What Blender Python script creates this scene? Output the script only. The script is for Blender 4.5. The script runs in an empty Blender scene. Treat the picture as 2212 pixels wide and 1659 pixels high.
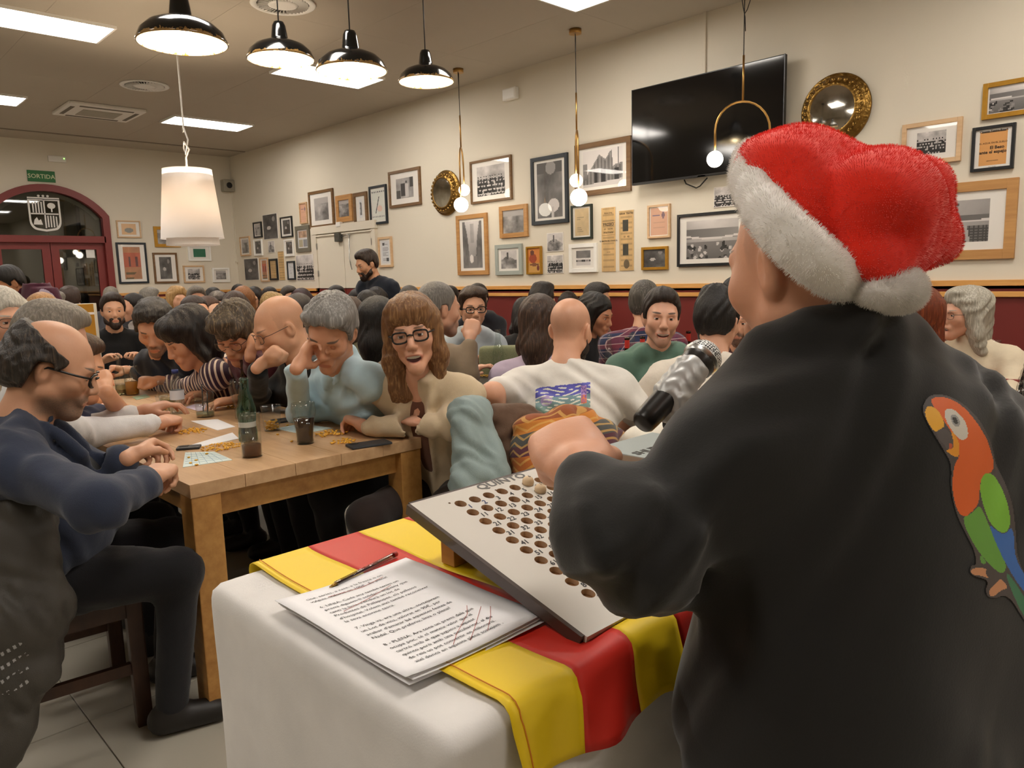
import bpy, bmesh, math, random
import numpy as np
from mathutils import Matrix, Vector
random.seed(7); RNG = np.random.default_rng(7)
SC = bpy.context.scene
COL = SC.collection
R_ = math.radians

# ---------------------------------------------------------------- camera
F_PX, CAM_H = 1633.75, 1.35
PITCH, YAW, ROLL = R_(8.187), R_(46.171), R_(-1.55)
_F = np.array([-math.sin(YAW)*math.cos(PITCH), math.cos(YAW)*math.cos(PITCH), -math.sin(PITCH)])
_r = np.array([math.cos(YAW), math.sin(YAW), 0.0]); _u = np.cross(_r, _F)
_R = math.cos(ROLL)*_r + math.sin(ROLL)*_u
_U = -math.sin(ROLL)*_r + math.cos(ROLL)*_u
EYE = np.array([0, 0, CAM_H])
cam = bpy.data.cameras.new('camera'); cam.sensor_fit = 'HORIZONTAL'; cam.sensor_width = 36
cam.lens = F_PX/2212*36; cam.clip_start = .05; cam.clip_end = 100
cob = bpy.data.objects.new('camera', cam); COL.objects.link(cob)
m = Matrix.Identity(4)
for i in range(3):
    m[i][0] = _R[i]; m[i][1] = _U[i]; m[i][2] = -_F[i]; m[i][3] = EYE[i]
cob.matrix_world = m
SC.camera = cob
# ---------------------------------------------------------------- world, light level
w = bpy.data.worlds.new('night'); SC.world = w; w.use_nodes = True
w.node_tree.nodes['Background'].inputs[0].default_value = (.006, .007, .010, 1)
w.node_tree.nodes['Background'].inputs[1].default_value = 1
SC.view_settings.view_transform = 'Standard'; SC.view_settings.look = 'None'
SC.view_settings.exposure = 0.0; SC.view_settings.gamma = 1; SC.view_settings.use_curve_mapping = False
SC.cycles.use_denoising = True
SC.cycles.max_bounces = 8; SC.cycles.diffuse_bounces = 4; SC.cycles.glossy_bounces = 3
SC.cycles.transmission_bounces = 6; SC.cycles.transparent_max_bounces = 40
SC.cycles.sample_clamp_indirect = 6; SC.cycles.caustics_reflective = False; SC.cycles.caustics_refractive = False
LED_E, PEND_E, GLOBE_E, DRUM_E = 25., 18.0, 16.0, 3.0

# ---------------------------------------------------------------- measuring helpers (pixel of the 2212x1659 frame -> metres)
YW, XD, HC = 5.92, -13.08, 3.5          # picture wall, door wall, ceiling
def ray(x, y): return _F + (x-1106)/F_PX*_R - (y-829.5)/F_PX*_U
def D(x, y, d): return EYE + ray(x, y)*d                 # at depth d
def PZ(x, y, z): r = ray(x, y); return EYE + r*((z-CAM_H)/r[2])      # on a level plane
def PY(x, y, Y=YW): r = ray(x, y); return EYE + r*(Y/r[1])           # on a plane parallel to the picture wall
def PX(x, y, X=XD): r = ray(x, y); return EYE + r*(X/r[0])           # on a plane parallel to the door wall

# ---------------------------------------------------------------- materials
def srgb(c):
    if isinstance(c, str): c = [int(c[i:i+2], 16)/255 for i in (0, 2, 4)]
    return [(v/12.92 if v <= .04045 else ((v+.055)/1.055)**2.4) for v in c[:3]] + [1]
_mats = {}
class N:
    """tiny node-tree helper"""
    def __init__(s, name):
        s.m = bpy.data.materials.new(name); s.m.use_nodes = True; s.t = s.m.node_tree
        s.b = s.t.nodes['Principled BSDF']; s.out = s.t.nodes['Material Output']
    def n(s, typ, **kw):
        x = s.t.nodes.new(typ)
        for k, v in kw.items():
            if k.startswith('_'): setattr(x, k[1:], v)
            else:
                k2 = int(k[1:]) if k[0] == 'i' and k[1:].isdigit() else k.replace('_', ' ')
                if hasattr(v, 'is_linked') or isinstance(v, bpy.types.NodeSocket): s.t.links.new(v, x.inputs[k2])
                else: x.inputs[k2].default_value = v
        return x
    def l(s, a, b): s.t.links.new(a, b)
    def mix(s, f, a, b, bt='MIX'):
        x = s.t.nodes.new('ShaderNodeMix'); x.data_type = 'RGBA'; x.blend_type = bt
        for sock, v in ((x.inputs['Factor'], f), (x.inputs[6], a), (x.inputs[7], b)):
            if isinstance(v, bpy.types.NodeSocket): s.t.links.new(v, sock)
            else: sock.default_value = v
        return x.outputs[2]
    def math(s, op, a, b=0., c=None):
        x = s.t.nodes.new('ShaderNodeMath'); x.operation = op
        for i, v in enumerate((a, b) if c is None else (a, b, c)):
            if isinstance(v, bpy.types.NodeSocket): s.t.links.new(v, x.inputs[i])
            else: x.inputs[i].default_value = v
        return x.outputs[0]
    def ramp(s, f, stops, interp='LINEAR'):
        x = s.t.nodes.new('ShaderNodeValToRGB'); x.color_ramp.interpolation = interp
        e = x.color_ramp.elements
        while len(e) < len(stops): e.new(.5)
        for el, (p, c) in zip(e, stops): el.position = p; el.color = c if len(c) == 4 else list(c)+[1]
        if isinstance(f, bpy.types.NodeSocket): s.t.links.new(f, x.inputs[0])
        return x.outputs[0]
    def obco(s, scale=(1, 1, 1), rot=(0, 0, 0)):
        tc = s.t.nodes.new('ShaderNodeTexCoord'); mp = s.t.nodes.new('ShaderNodeMapping')
        mp.inputs['Scale'].default_value = scale; mp.inputs['Rotation'].default_value = rot
        s.t.links.new(tc.outputs['Object'], mp.inputs[0]); return mp.outputs[0]
    def noise(s, co, scale, detail=3, rough=.5):
        x = s.n('ShaderNodeTexNoise', Scale=scale, Detail=detail, Roughness=rough); s.l(co, x.inputs['Vector']); return x.outputs['Fac']
    def bump(s, h, st=.2, dist=.01):
        b = s.n('ShaderNodeBump', Strength=st, Distance=dist, Height=h); s.l(b.outputs[0], s.b.inputs['Normal'])
    def col(s, v):
        if isinstance(v, bpy.types.NodeSocket): s.l(v, s.b.inputs['Base Color'])
        else: s.b.inputs['Base Color'].default_value = v
    def set(s, **kw):
        for k, v in kw.items(): s.b.inputs[k.replace('_', ' ')].default_value = v
def dk(c, f): return [c[0]*f, c[1]*f, c[2]*f, 1]
def mat(name, color, rough=.6, metal=0., var=.12, vs=6., bump=0., bs=60., bd=.004, coat=0., sheen=0., stretch=(1, 1, 1), spec=.5):
    key = (name, str(color), rough, metal, coat)
    if key in _mats: return _mats[key]
    n = N(name); c = srgb(color); co = n.obco(stretch)
    f = n.noise(co, vs)
    n.col(n.mix(f, dk(c, 1-var), dk(c, 1+var)))
    n.set(Roughness=rough, Metallic=metal, Coat_Weight=coat, Sheen_Weight=sheen)
    n.b.inputs['Specular IOR Level'].default_value = spec
    if bump: n.bump(n.noise(co, bs), bump, bd)
    _mats[key] = n.m; return n.m
def emit(name, color, strength):
    key = (name, str(color), strength)
    if key in _mats: return _mats[key]
    n = N(name); n.col(srgb(color)); n.b.inputs['Emission Color'].default_value = srgb(color); n.b.inputs['Emission Strength'].default_value = strength
    _mats[key] = n.m; return n.m
def glassy(name, color='ffffff', refl=.06, tint=1., rough=.02):
    """thin clear pane: mostly see-through with fresnel reflection"""
    key = (name, color)
    if key in _mats: return _mats[key]
    n = N(name); tr = n.n('ShaderNodeBsdfTransparent'); tr.inputs[0].default_value = dk(srgb(color), tint)
    gl = n.n('ShaderNodeBsdfGlossy'); gl.inputs['Roughness'].default_value = rough
    lw = n.n('ShaderNodeLayerWeight', Blend=.5)
    fac = n.math('MULTIPLY_ADD', n.math('POWER', lw.outputs['Facing'], 5.), .4, refl)
    mx = n.n('ShaderNodeMixShader'); n.l(fac, mx.inputs[0]); n.l(tr.outputs[0], mx.inputs[1]); n.l(gl.outputs[0], mx.inputs[2])
    n.l(mx.outputs[0], n.out.inputs[0]); _mats[key] = n.m; return n.m
def wood(name, c1, c2, rough=.5, scale=(1, 12, 12), coat=0., knots=True):
    key = (name, c1, c2)
    if key in _mats: return _mats[key]
    n = N(name); co = n.obco(scale); a = n.noise(co, 3, 6, .6)
    wv = n.n('ShaderNodeTexNoise', Scale=1.3, Detail=2); n.l(n.obco((2, 5, 5)), wv.inputs['Vector'])
    f = n.math('ADD', n.math('MULTIPLY', a, .8), n.math('MULTIPLY', wv.outputs['Fac'], .35))
    n.col(n.ramp(f, [(.35, srgb(c1)), (.75, srgb(c2))])); n.set(Roughness=rough, Coat_Weight=coat); n.bump(a, .15, .002)
    _mats[key] = n.m; return n.m

# ---------------------------------------------------------------- objects
def thing(name, label, cat, loc=(0, 0, 0), rz=0., group=None):
    o = bpy.data.objects.new(name, None); COL.objects.link(o); o.empty_display_size = .05
    o.location = [float(v) for v in loc]; o.rotation_euler = (0, 0, rz)
    o['label'] = label; o['category'] = cat
    if group: o['group'] = group
    return o
def tag(o, label, cat=None, group=None, kind=None):
    if label: o['label'] = label
    if cat: o['category'] = cat
    if group: o['group'] = group
    if kind: o['kind'] = kind
    return o
def struct(o): o['kind'] = 'structure'; return o
def link(name, me, mt, parent=None, loc=None):
    o = bpy.data.objects.new(name, me); COL.objects.link(o)
    if mt is not None:
        for x in (mt if isinstance(mt, (list, tuple)) else [mt]): me.materials.append(x)
    if parent is not None: o.parent = parent
    if loc is not None: o.location = [float(v) for v in loc]
    return o
def frame(o, x, z=None):
    """4x4 from origin, x axis, z axis"""
    x = Vector(x).normalized(); z = Vector(z).normalized(); y = z.cross(x).normalized(); z = x.cross(y)
    M4 = Matrix.Identity(4)
    for i in range(3): M4[i][0] = x[i]; M4[i][1] = y[i]; M4[i][2] = z[i]; M4[i][3] = o[i]
    return M4
class MB:
    def __init__(s): s.v = []; s.f = []; s.mi = []; s.cur = 0; s.sm = []
    def add(s, vs, fs, smooth=False):
        b = len(s.v); s.v += [tuple(float(c) for c in p) for p in vs]
        for f in fs: s.f.append([b+i for i in f]); s.mi.append(s.cur); s.sm.append(smooth)
        return s
    def box(s, c, d, M4=None, bev=0.):
        x, y, z = d[0]/2, d[1]/2, d[2]/2
        if bev <= 0:
            vs = [(i*x, j*y, k*z) for i in (-1, 1) for j in (-1, 1) for k in (-1, 1)]
            fs = [(0, 1, 3, 2), (4, 6, 7, 5), (0, 4, 5, 1), (2, 3, 7, 6), (0, 2, 6, 4), (1, 5, 7, 3)]
        else:
            b = min(bev, x*.99, y*.99, z*.99); bm = bmesh.new(); bmesh.ops.create_cube(bm, size=1)
            for v in bm.verts: v.co = (v.co.x*d[0], v.co.y*d[1], v.co.z*d[2])
            bmesh.ops.bevel(bm, geom=bm.edges[:], offset=b, segments=2, profile=.6, affect='EDGES')
            vs = [tuple(v.co) for v in bm.verts]; fs = [[v.index for v in f.verts] for f in bm.faces]; bm.free()
        vs = [Vector(p) + Vector(c) if M4 is None else (M4 @ (Vector(p)+Vector(c))) for p in vs]
        return s.add(vs, fs)
    def lathe(s, prof, n=24, M4=None, axis='z', smooth=True, caps=True):
        vs = []
        for r, z in prof:
            for i in range(n):
                a = 2*math.pi*i/n; vs.append(Vector((r*math.cos(a), r*math.sin(a), z)))
        if M4 is not None: vs = [M4 @ p for p in vs]
        fs = []
        for k in range(len(prof)-1):
            for i in range(n):
                j = (i+1) % n; fs.append((k*n+i, k*n+j, (k+1)*n+j, (k+1)*n+i))
        s.add(vs, fs, smooth)
        if caps:
            b = len(s.v)-len(vs)
            for k, fl in ((0, True), (len(prof)-1, False)):
                if prof[k][0] > 1e-5:
                    idx = [b+k*n+i for i in range(n)]
                    s.f.append(idx[::-1] if fl else idx); s.mi.append(s.cur); s.sm.append(False)
        return s
    def tube(s, pts, r, n=8, closed=False, caps=True):
        pts = [Vector(p) for p in pts]; m_ = len(pts); vs = []; up = None
        for i, p in enumerate(pts):
            a = pts[(i-1) % m_] if (i > 0 or closed) else p; b = pts[(i+1) % m_] if (i < m_-1 or closed) else p
            t = (b-a).normalized()
            if up is None: up = Vector((0, 0, 1)) if abs(t.z) < .9 else Vector((1, 0, 0))
            x = t.cross(up).normalized(); up = x.cross(t).normalized()
            rr = r[i] if isinstance(r, (list, tuple)) else r
            for k in range(n):
                an = 2*math.pi*k/n; vs.append(p + x*(rr*math.cos(an)) + up*(rr*math.sin(an)))
        fs = []
        for i in range(m_ if closed else m_-1):
            for k in range(n):
                j = (k+1) % n; i2 = (i+1) % m_; fs.append((i*n+k, i*n+j, i2*n+j, i2*n+k))
        if caps and not closed: fs += [list(range(n))[::-1], [(m_-1)*n+k for k in range(n)]]
        return s.add(vs, fs, True)
    def prism(s, poly, h, M4=None, smooth=False):
        """polygon in xy extruded from z=0 to h"""
        n = len(poly); vs = [Vector((x, y, 0)) for x, y in poly]+[Vector((x, y, h)) for x, y in poly]
        if M4 is not None: vs = [M4 @ p for p in vs]
        fs = [list(range(n))[::-1], list(range(n, 2*n))]+[(i, (i+1) % n, n+(i+1) % n, n+i) for i in range(n)]
        return s.add(vs, fs, smooth)
    def sphere(s, c, r, n=14, M4=None):
        r = (r, r, r) if not isinstance(r, (tuple, list)) else r; k = max(6, n//2+1); pr = []
        vs = []
        for i in range(k+1):
            th = math.pi*i/k
            for j in range(n):
                a = 2*math.pi*j/n; p = Vector((c[0]+r[0]*math.sin(th)*math.cos(a), c[1]+r[1]*math.sin(th)*math.sin(a), c[2]-r[2]*math.cos(th)))
                vs.append(M4 @ p if M4 is not None else p)
        fs = [(i*n+j, i*n+(j+1) % n, (i+1)*n+(j+1) % n, (i+1)*n+j) for i in range(k) for j in range(n)]
        return s.add(vs, fs, True)
    def mesh(s, name):
        me = bpy.data.meshes.new(name); me.from_pydata(s.v, [], s.f); me.update()
        me.polygons.foreach_set('material_index', s.mi); me.polygons.foreach_set('use_smooth', s.sm)
        return me
    def build(s, name, mt, parent=None, loc=None): return link(name, s.mesh(name), mt, parent, loc)
def text(name, body, size, mt, M4, parent=None, align='LEFT', line=1.0, ext=.0003, bold=0., sx=1., shear=0.):
    cu = bpy.data.curves.new(name, 'FONT'); cu.body = body; cu.size = size; cu.align_x = align; cu.space_line = line
    cu.extrude = ext; cu.offset = bold; cu.resolution_u = 2; cu.shear = shear
    t_ = bpy.data.objects.new(name, cu); COL.objects.link(t_)
    me = bpy.data.meshes.new_from_object(t_); bpy.data.objects.remove(t_); bpy.data.curves.remove(cu); me.name = name
    me.materials.clear(); me.transform(M4 @ Matrix.Diagonal((sx, 1, 1, 1)))
    return link(name, me, mt, parent)
def copy_tree(o, loc=None, rz=None, label=None, parent=None):
    c = o.copy(); COL.objects.link(c); c.parent = parent
    if loc is not None: c.location = [float(v) for v in loc]
    if rz is not None: c.rotation_euler = (0, 0, rz)
    if label: c['label'] = label
    for ch in o.children: copy_tree(ch, parent=c)
    return c

# ---------------------------------------------------------------- implicit surfaces (people, cloth, soft things)
def _v(a): return np.asarray(a, np.float32)
def cap(a, b, ra, rb=None, k=.02, op=1): return ('c', _v(a), _v(b), ra, ra if rb is None else rb, k, op)
def ell(c, r, Rm=None, k=.02, op=1): return ('e', _v(c), _v(r if hasattr(r, '__len__') else (r, r, r)), Rm, k, op)
def rbox(c, h, rd, Rm=None, k=.01, op=1): return ('b', _v(c), _v(h), rd, Rm, k, op)
def half(nrm, d, k=.006): return ('h', _v(nrm), d, k, 0)         # keep where n.p < d
def _smin(a, b, k):
    h_ = np.clip(.5+.5*(b-a)/k, 0, 1); return b+(a-b)*h_-k*h_*(1-h_)
def _ext(p):
    if p[0] == 'c': r = max(p[3], p[4]); return np.minimum(p[1], p[2])-r, np.maximum(p[1], p[2])+r
    r = float(np.max(p[2])) if p[0] == 'e' else float(np.linalg.norm(p[2])+p[3])
    return p[1]-r, p[1]+r
def sdf_grid(prims, h, disp=None, pad=.012):
    un = [_ext(p) for p in prims if p[-1] == 1]
    lo = np.min([u[0] for u in un], 0)-pad-2*h; hi = np.max([u[1] for u in un], 0)+pad+2*h
    n = np.ceil((hi-lo)/h).astype(int)+1
    ax = [(lo[i]+h*np.arange(n[i])).astype(np.float32) for i in range(3)]
    Fd = np.full(n, .08, np.float32)
    for p in prims:
        if p[0] == 'h':
            d = (p[1][0]*ax[0][:, None, None]+p[1][1]*ax[1][None, :, None]+p[1][2]*ax[2][None, None, :])-p[2]
            Fd = -_smin(-Fd, -d, p[3]); continue
        if p[0] == 'f': Fd = p[1](Fd, ax[0][:, None, None], ax[1][None, :, None], ax[2][None, None, :]); continue
        k = p[-2]; a, b = _ext(p); mg = k+2.5*h+.01
        i0 = np.clip(((a-mg-lo)/h).astype(int), 0, n-1); i1 = np.clip(np.ceil((b+mg-lo)/h).astype(int)+1, 1, n)
        if (i1 <= i0).any(): continue
        X = ax[0][i0[0]:i1[0]][:, None, None]; Y = ax[1][i0[1]:i1[1]][None, :, None]; Z = ax[2][i0[2]:i1[2]][None, None, :]
        if p[0] == 'c':
            A, B = p[1], p[2]; ab = B-A; L2 = max(float(ab@ab), 1e-10)
            t = np.clip(((X-A[0])*ab[0]+(Y-A[1])*ab[1]+(Z-A[2])*ab[2])/L2, 0, 1)
            d = np.sqrt((X-A[0]-t*ab[0])**2+(Y-A[1]-t*ab[1])**2+(Z-A[2]-t*ab[2])**2)-(p[3]+t*(p[4]-p[3]))
        else:
            x, y, z = X-p[1][0], Y-p[1][1], Z-p[1][2]; Rm = p[3] if p[0] == 'e' else p[4]
            if Rm is not None:
                Rm = np.asarray(Rm, np.float32)
                x, y, z = x*Rm[0, 0]+y*Rm[1, 0]+z*Rm[2, 0], x*Rm[0, 1]+y*Rm[1, 1]+z*Rm[2, 1], x*Rm[0, 2]+y*Rm[1, 2]+z*Rm[2, 2]
            r = p[2]
            if p[0] == 'e':
                k0 = np.sqrt((x/r[0])**2+(y/r[1])**2+(z/r[2])**2); k1 = np.sqrt((x/r[0]**2)**2+(y/r[1]**2)**2+(z/r[2]**2)**2)
                d = k0*(k0-1)/np.maximum(k1, 1e-6)
            else:
                qx, qy, qz = np.abs(x)-r[0], np.abs(y)-r[1], np.abs(z)-r[2]
                d = np.sqrt(np.maximum(qx, 0)**2+np.maximum(qy, 0)**2+np.maximum(qz, 0)**2)+np.minimum(np.maximum(qx, np.maximum(qy, qz)), 0)-p[3]
        sl = (slice(i0[0], i1[0]), slice(i0[1], i1[1]), slice(i0[2], i1[2]))
        if p[-1] == 1: Fd[sl] = _smin(Fd[sl], d, k)
        else: Fd[sl] = -_smin(-Fd[sl], d, k)
    if disp is not None:
        I = np.nonzero(np.abs(Fd) < .03); Pn = np.stack([ax[i][I[i]] for i in range(3)], -1)
        Fd[I] -= disp(Pn)
    return Fd, lo, h
_E = [(0, 1), (2, 3), (4, 5), (6, 7), (0, 2), (1, 3), (4, 6), (5, 7), (0, 4), (1, 5), (2, 6), (3, 7)]
_C = np.array([(i >> 2 & 1, i >> 1 & 1, i & 1) for i in range(8)])
def snets(Fd, lo, h):
    S = Fd < 0; S[0] = S[-1] = 0; S[:, 0] = S[:, -1] = 0; S[:, :, 0] = S[:, :, -1] = 0
    cn = np.zeros(np.array(S.shape)-1, np.int8)
    for i, j, k in _C: cn += S[i:S.shape[0]-1+i, j:S.shape[1]-1+j, k:S.shape[2]-1+k]
    I = np.stack(np.nonzero((cn > 0) & (cn < 8)), -1)
    val = np.stack([Fd[I[:, 0]+c[0], I[:, 1]+c[1], I[:, 2]+c[2]] for c in _C], -1)
    acc = np.zeros((len(I), 3)); cnt = np.zeros(len(I))
    for a, b in _E:
        va, vb = val[:, a], val[:, b]; mk = (va < 0) != (vb < 0)
        t = np.where(mk, va/np.where(mk, va-vb, 1), 0)
        acc += mk[:, None]*(_C[a]+t[:, None]*(_C[b]-_C[a])); cnt += mk
    V = lo+h*(I+acc/np.maximum(cnt, 1)[:, None])
    idm = np.full(cn.shape, -1, np.int32); idm[I[:, 0], I[:, 1], I[:, 2]] = np.arange(len(I))
    Q = []
    for axis in range(3):
        o1, o2 = (axis+1) % 3, (axis+2) % 3
        sl0 = [slice(None)]*3; sl1 = [slice(None)]*3; sl0[axis] = slice(0, -1); sl1[axis] = slice(1, None)
        A = S[tuple(sl0)]; B = S[tuple(sl1)]; E = np.stack(np.nonzero(A != B), -1)
        ok = (E[:, o1] > 0) & (E[:, o2] > 0) & (E[:, o1] < cn.shape[o1]) & (E[:, o2] < cn.shape[o2]); E = E[ok]
        fl = A[E[:, 0], E[:, 1], E[:, 2]]
        def cid(d1, d2):
            e = E.copy(); e[:, o1] += d1; e[:, o2] += d2; return idm[e[:, 0], e[:, 1], e[:, 2]]
        q = np.stack([cid(-1, -1), cid(0, -1), cid(0, 0), cid(-1, 0)], -1)
        q[~fl] = q[~fl][:, ::-1]; Q.append(q)
    Q = np.concatenate(Q); Q = Q[(Q >= 0).all(1)]
    return V.astype(np.float32), Q
def sdf(prims, h, disp=None): return snets(*sdf_grid(prims, h, disp))
def npmesh(name, V, Q, attrs=None, mi=None, smooth=True):
    me = bpy.data.meshes.new(name); me.vertices.add(len(V)); me.vertices.foreach_set('co', np.ascontiguousarray(V, np.float32).ravel())
    me.loops.add(Q.size); me.loops.foreach_set('vertex_index', Q.astype(np.int32).ravel())
    me.polygons.add(len(Q)); me.polygons.foreach_set('loop_start', np.arange(0, Q.size, Q.shape[1], dtype=np.int32))
    me.polygons.foreach_set('loop_total', np.full(len(Q), Q.shape[1], np.int32))
    if smooth: me.polygons.foreach_set('use_smooth', np.ones(len(Q), bool))
    if mi is not None: me.polygons.foreach_set('material_index', np.asarray(mi, np.int32))
    me.update(calc_edges=True)
    for k, a in (attrs or {}).items():
        at = me.color_attributes.new(k, 'FLOAT_COLOR', 'POINT'); at.data.foreach_set('color', np.ascontiguousarray(a, np.float32).ravel())
    return me
def rotz(a): c, s = math.cos(a), math.sin(a); return np.array([[c, -s, 0], [s, c, 0], [0, 0, 1.]])
def rotx(a): c, s = math.cos(a), math.sin(a); return np.array([[1., 0, 0], [0, c, -s], [0, s, c]])
def roty(a): c, s = math.cos(a), math.sin(a); return np.array([[c, 0, s], [0, 1., 0], [-s, 0, c]])
def nrm(v): v = np.asarray(v, float); return v/max(np.linalg.norm(v), 1e-9)
def axes(x, z):
    """columns x,y,z"""
    z = nrm(z); x = np.asarray(x, float); x = nrm(x-z*(x@z)); return np.stack([x, np.cross(z, x), z], -1)
# ================================================================ ROOM
X1, Y0 = 4.2, -5.2
M_WALL = mat('cream_wall_paint', 'dcd3c1', .75, var=.03, vs=1.5, bump=.05, bs=90)
M_RED = mat('oxblood_wall_panel', '6e2420', .45, var=.08, vs=2)
M_REDW = mat('red_door_paint', '7a2a26', .42, var=.08)
M_PINE = wood('pine_batten', 'c98b45', 'e0aa62', .45, (1.2, 14, 14))
M_CEIL = mat('taupe_ceiling_board', 'b5ab9b', .85, var=.03, vs=2)
M_TILE = mat('grey_stone_floor_tile', 'b0aa9c', .42, var=.08, vs=3, bump=.04, bs=20)
M_GROUT = mat('dark_grout', '756f62', .8)
M_WHITE = mat('white_enamel', 'f1efe9', .4, var=.02)
M_CHALK = mat('white_plastic', 'e8e4dc', .45, var=.02)
M_BLACK = mat('black_plastic', '0d0d0e', .35, var=.1)
M_STEEL = mat('brushed_steel', 'b9b9b6', .3, 1.)
# floor: slab and stone tiles near the camera
fl = struct(MB().box(((XD+X1)/2, (Y0+YW)/2, -.065), (X1-XD, YW-Y0, .12)).build('floor', M_GROUT))
tm = MB().box((0, 0, 0), (.597, .597, .012), bev=.002).mesh('floor_tile'); tm.materials.append(M_TILE)
S = .6
for i in range(9):
    for j in range(9):
        link('floor_tile', tm, None, fl, (-4.63+S*i, -2.15+S*j, -.006+.0004*((i*7+j*5) % 3)))
rest = MB()
for i in range(-20, 28):
    for j in range(-8, 20):
        x, y = -4.63+S*i, -2.15+S*j
        if (0 <= i < 9 and 0 <= j < 9) or x-.3 < XD or x+.3 > X1 or y-.3 < Y0 or y+.3 > YW: continue
        rest.box((x, y, -.006), (.597, .597, .012))
rest.box(((XD+X1)/2, YW-.3, -.0065), (X1-XD, .6, .012)); rest.box((XD+.3, .3, -.0065), (.6, YW-Y0, .012))
tag(rest.build('far_floor_tiles', M_TILE, fl), None, kind='stuff')
# ceiling slab with boards
cl = struct(MB().box(((XD+X1)/2, (Y0+YW)/2, HC+.07), (X1-XD, YW-Y0, .12)).build('ceiling', mat('dark_ceiling_joint', '6f6556', .9)))
bm_ = MB().box((0, 0, 0), (1.5985, 1.068, .012)).mesh('ceiling_board'); bm_.materials.append(M_CEIL)
for i in range(11):
    for j in range(10):
        x, y = -4.36-1.6*5.5+1.6*i+.0, 5.0+.535+.0-1.07*j
        if x-.8 < XD-.1 or x+.8 > X1+.1 or y > YW: continue
        link('ceiling_board', bm_, None, cl, (x, y, HC+.006))
eb = MB(); eb.box(((XD+X1)/2, 5.0+1.07+.2, HC+.006), (X1-XD, .4, .012)); eb.box((XD+.3, 0, HC+.0065), (.62, 12, .012)); eb.build('ceiling_edge', M_CEIL, cl)
# walls
struct(MB().box(((XD+X1)/2, YW+.1, HC/2+.616), (X1-XD+.4, .2, HC-1.232+.12)).build('wall_right', M_WALL))
TT, TB = 1.232, 1.118
PANEL = struct(MB().box(((XD+X1)/2, YW+.1, .616), (X1-XD+.4, .2, 1.232)).build('wall_right_panelling', M_RED))
struct(MB().box((X1+.1, (Y0+YW)/2, HC/2), (.2, YW-Y0, HC)).build('wall_near', M_WALL))
struct(MB().box(((XD+X1)/2, Y0-.1, HC/2), (X1-XD, .2, HC)).build('wall_far_left', M_WALL))
# wall with the arched door: cream above, red panel below, opening between ya and yb
ya, yb, zs, zt = 2.21, 3.89, 2.43, 2.87
yc, hw = (ya+yb)/2, (yb-ya)/2; rise = zt-zs; AR = (hw*hw+rise*rise)/(2*rise); azc = zt-AR
def arch(off=0., n=20):
    rr = AR-off; h_ = hw-off; a0 = math.asin(min(1, h_/rr)); return [(yc+rr*math.sin(a0-2*a0*i/n), azc+rr*math.cos(a0-2*a0*i/n)) for i in range(n+1)]
FL = lambda x0: frame((x0, 0, 0), (0, 1, 0), (1, 0, 0))
w1 = MB()
ap = arch()
w1.prism([(Y0, 1.2), (ya, 1.2), (ya, HC+.1), (Y0, HC+.1)], .2, FL(XD-.2)); w1.prism([(yb, 1.2), (YW, 1.2), (YW, HC+.1), (yb, HC+.1)], .2, FL(XD-.2))
for (y1, z1), (y2, z2) in zip(ap[:-1], ap[1:]): w1.prism([(y2, z2), (y1, z1), (y1, HC+.1), (y2, HC+.1)], .2, FL(XD-.2))
struct(w1.build('wall_left', M_WALL))
w2 = MB(); w2.prism([(Y0, 0), (ya, 0), (ya, 1.2), (Y0, 1.2)], .2, FL(XD-.2)); w2.prism([(yb, 0), (YW, 0), (YW, 1.2), (yb, 1.2)], .2, FL(XD-.2))
struct(w2.build('wall_left_panelling', M_RED))
# pine battens
nb = 0
def batten(x0, x1, z0, z1, wall='r'):
    global nb; nb += 1
    if wall == 'r': o = MB().box(((x0+x1)/2, YW-.0125, (z0+z1)/2), (x1-x0, .025, z1-z0), bev=.003).build('trim_%d' % nb, M_PINE)
    else: o = MB().box((XD+.0125, (x0+x1)/2, (z0+z1)/2), (.025, x1-x0, z1-z0), bev=.003).build('trim_%d' % nb, M_PINE)
    struct(o)
xa, xb, xc_ = PY(686, 630)[0], PY(866, 630)[0], PY(1592, 630)[0]
for z0, z1 in ((TT-.04, TT), (TB, TB+.036)):
    batten(XD, xa, z0, z1); batten(xb, xc_, z0, z1); batten(xc_+.35, X1, z0, z1); batten(yb+.02, YW-.03, z0, z1, 'l')
    batten(Y0, ya-.02, z0, z1, 'l')
# side door in the picture wall, painted like it
FR = lambda x, z, off=0.: frame((x, YW-off, z), (1, 0, 0), (0, -1, 0))
dx0, dx1, dz = PY(685, 500)[0], PY(808, 497)[0], 2.03
sd = struct(thing('door_1', 'cream painted double side door in the picture wall with red lower half', 'door', (0, 0, 0))); del sd['category']
a = MB(); wd = .09
a.box((dx0-wd/2+.02, YW-.02, 1.64), (wd, .04, .8)); a.box((dx1+wd/2-.02, YW-.02, 1.62), (wd, .04, .84)); a.box(((dx0+dx1)/2, YW-.025, dz+.05), (dx1-dx0+2*wd, .05, .11)); a.box(((dx0+dx1)/2, YW-.03, dz-.03), (dx1-dx0, .03, .02))
a.build('door_frame', M_WALL, sd)
for k in (0, 1):
    xm = dx0+(dx1-dx0)*(.25+.5*k)
    leaf = MB().box((xm, YW-.012, 1.62), ((dx1-dx0)/2-.012, .024, .78), bev=.003).build('door_leaf', M_WALL, sd)
    MB().box((xm, YW-.012, .615), ((dx1-dx0)/2-.012, .024, 1.21), bev=.003).build('kick_panel', M_RED, leaf)
    for hz in (1.45, 1.85): MB().box((xm+(-1 if k == 0 else 1)*((dx1-dx0)/4-.02), YW-.03, hz), (.02, .02, .09)).build('hinge', M_STEEL, leaf)
p = PY(738, 513)
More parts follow.
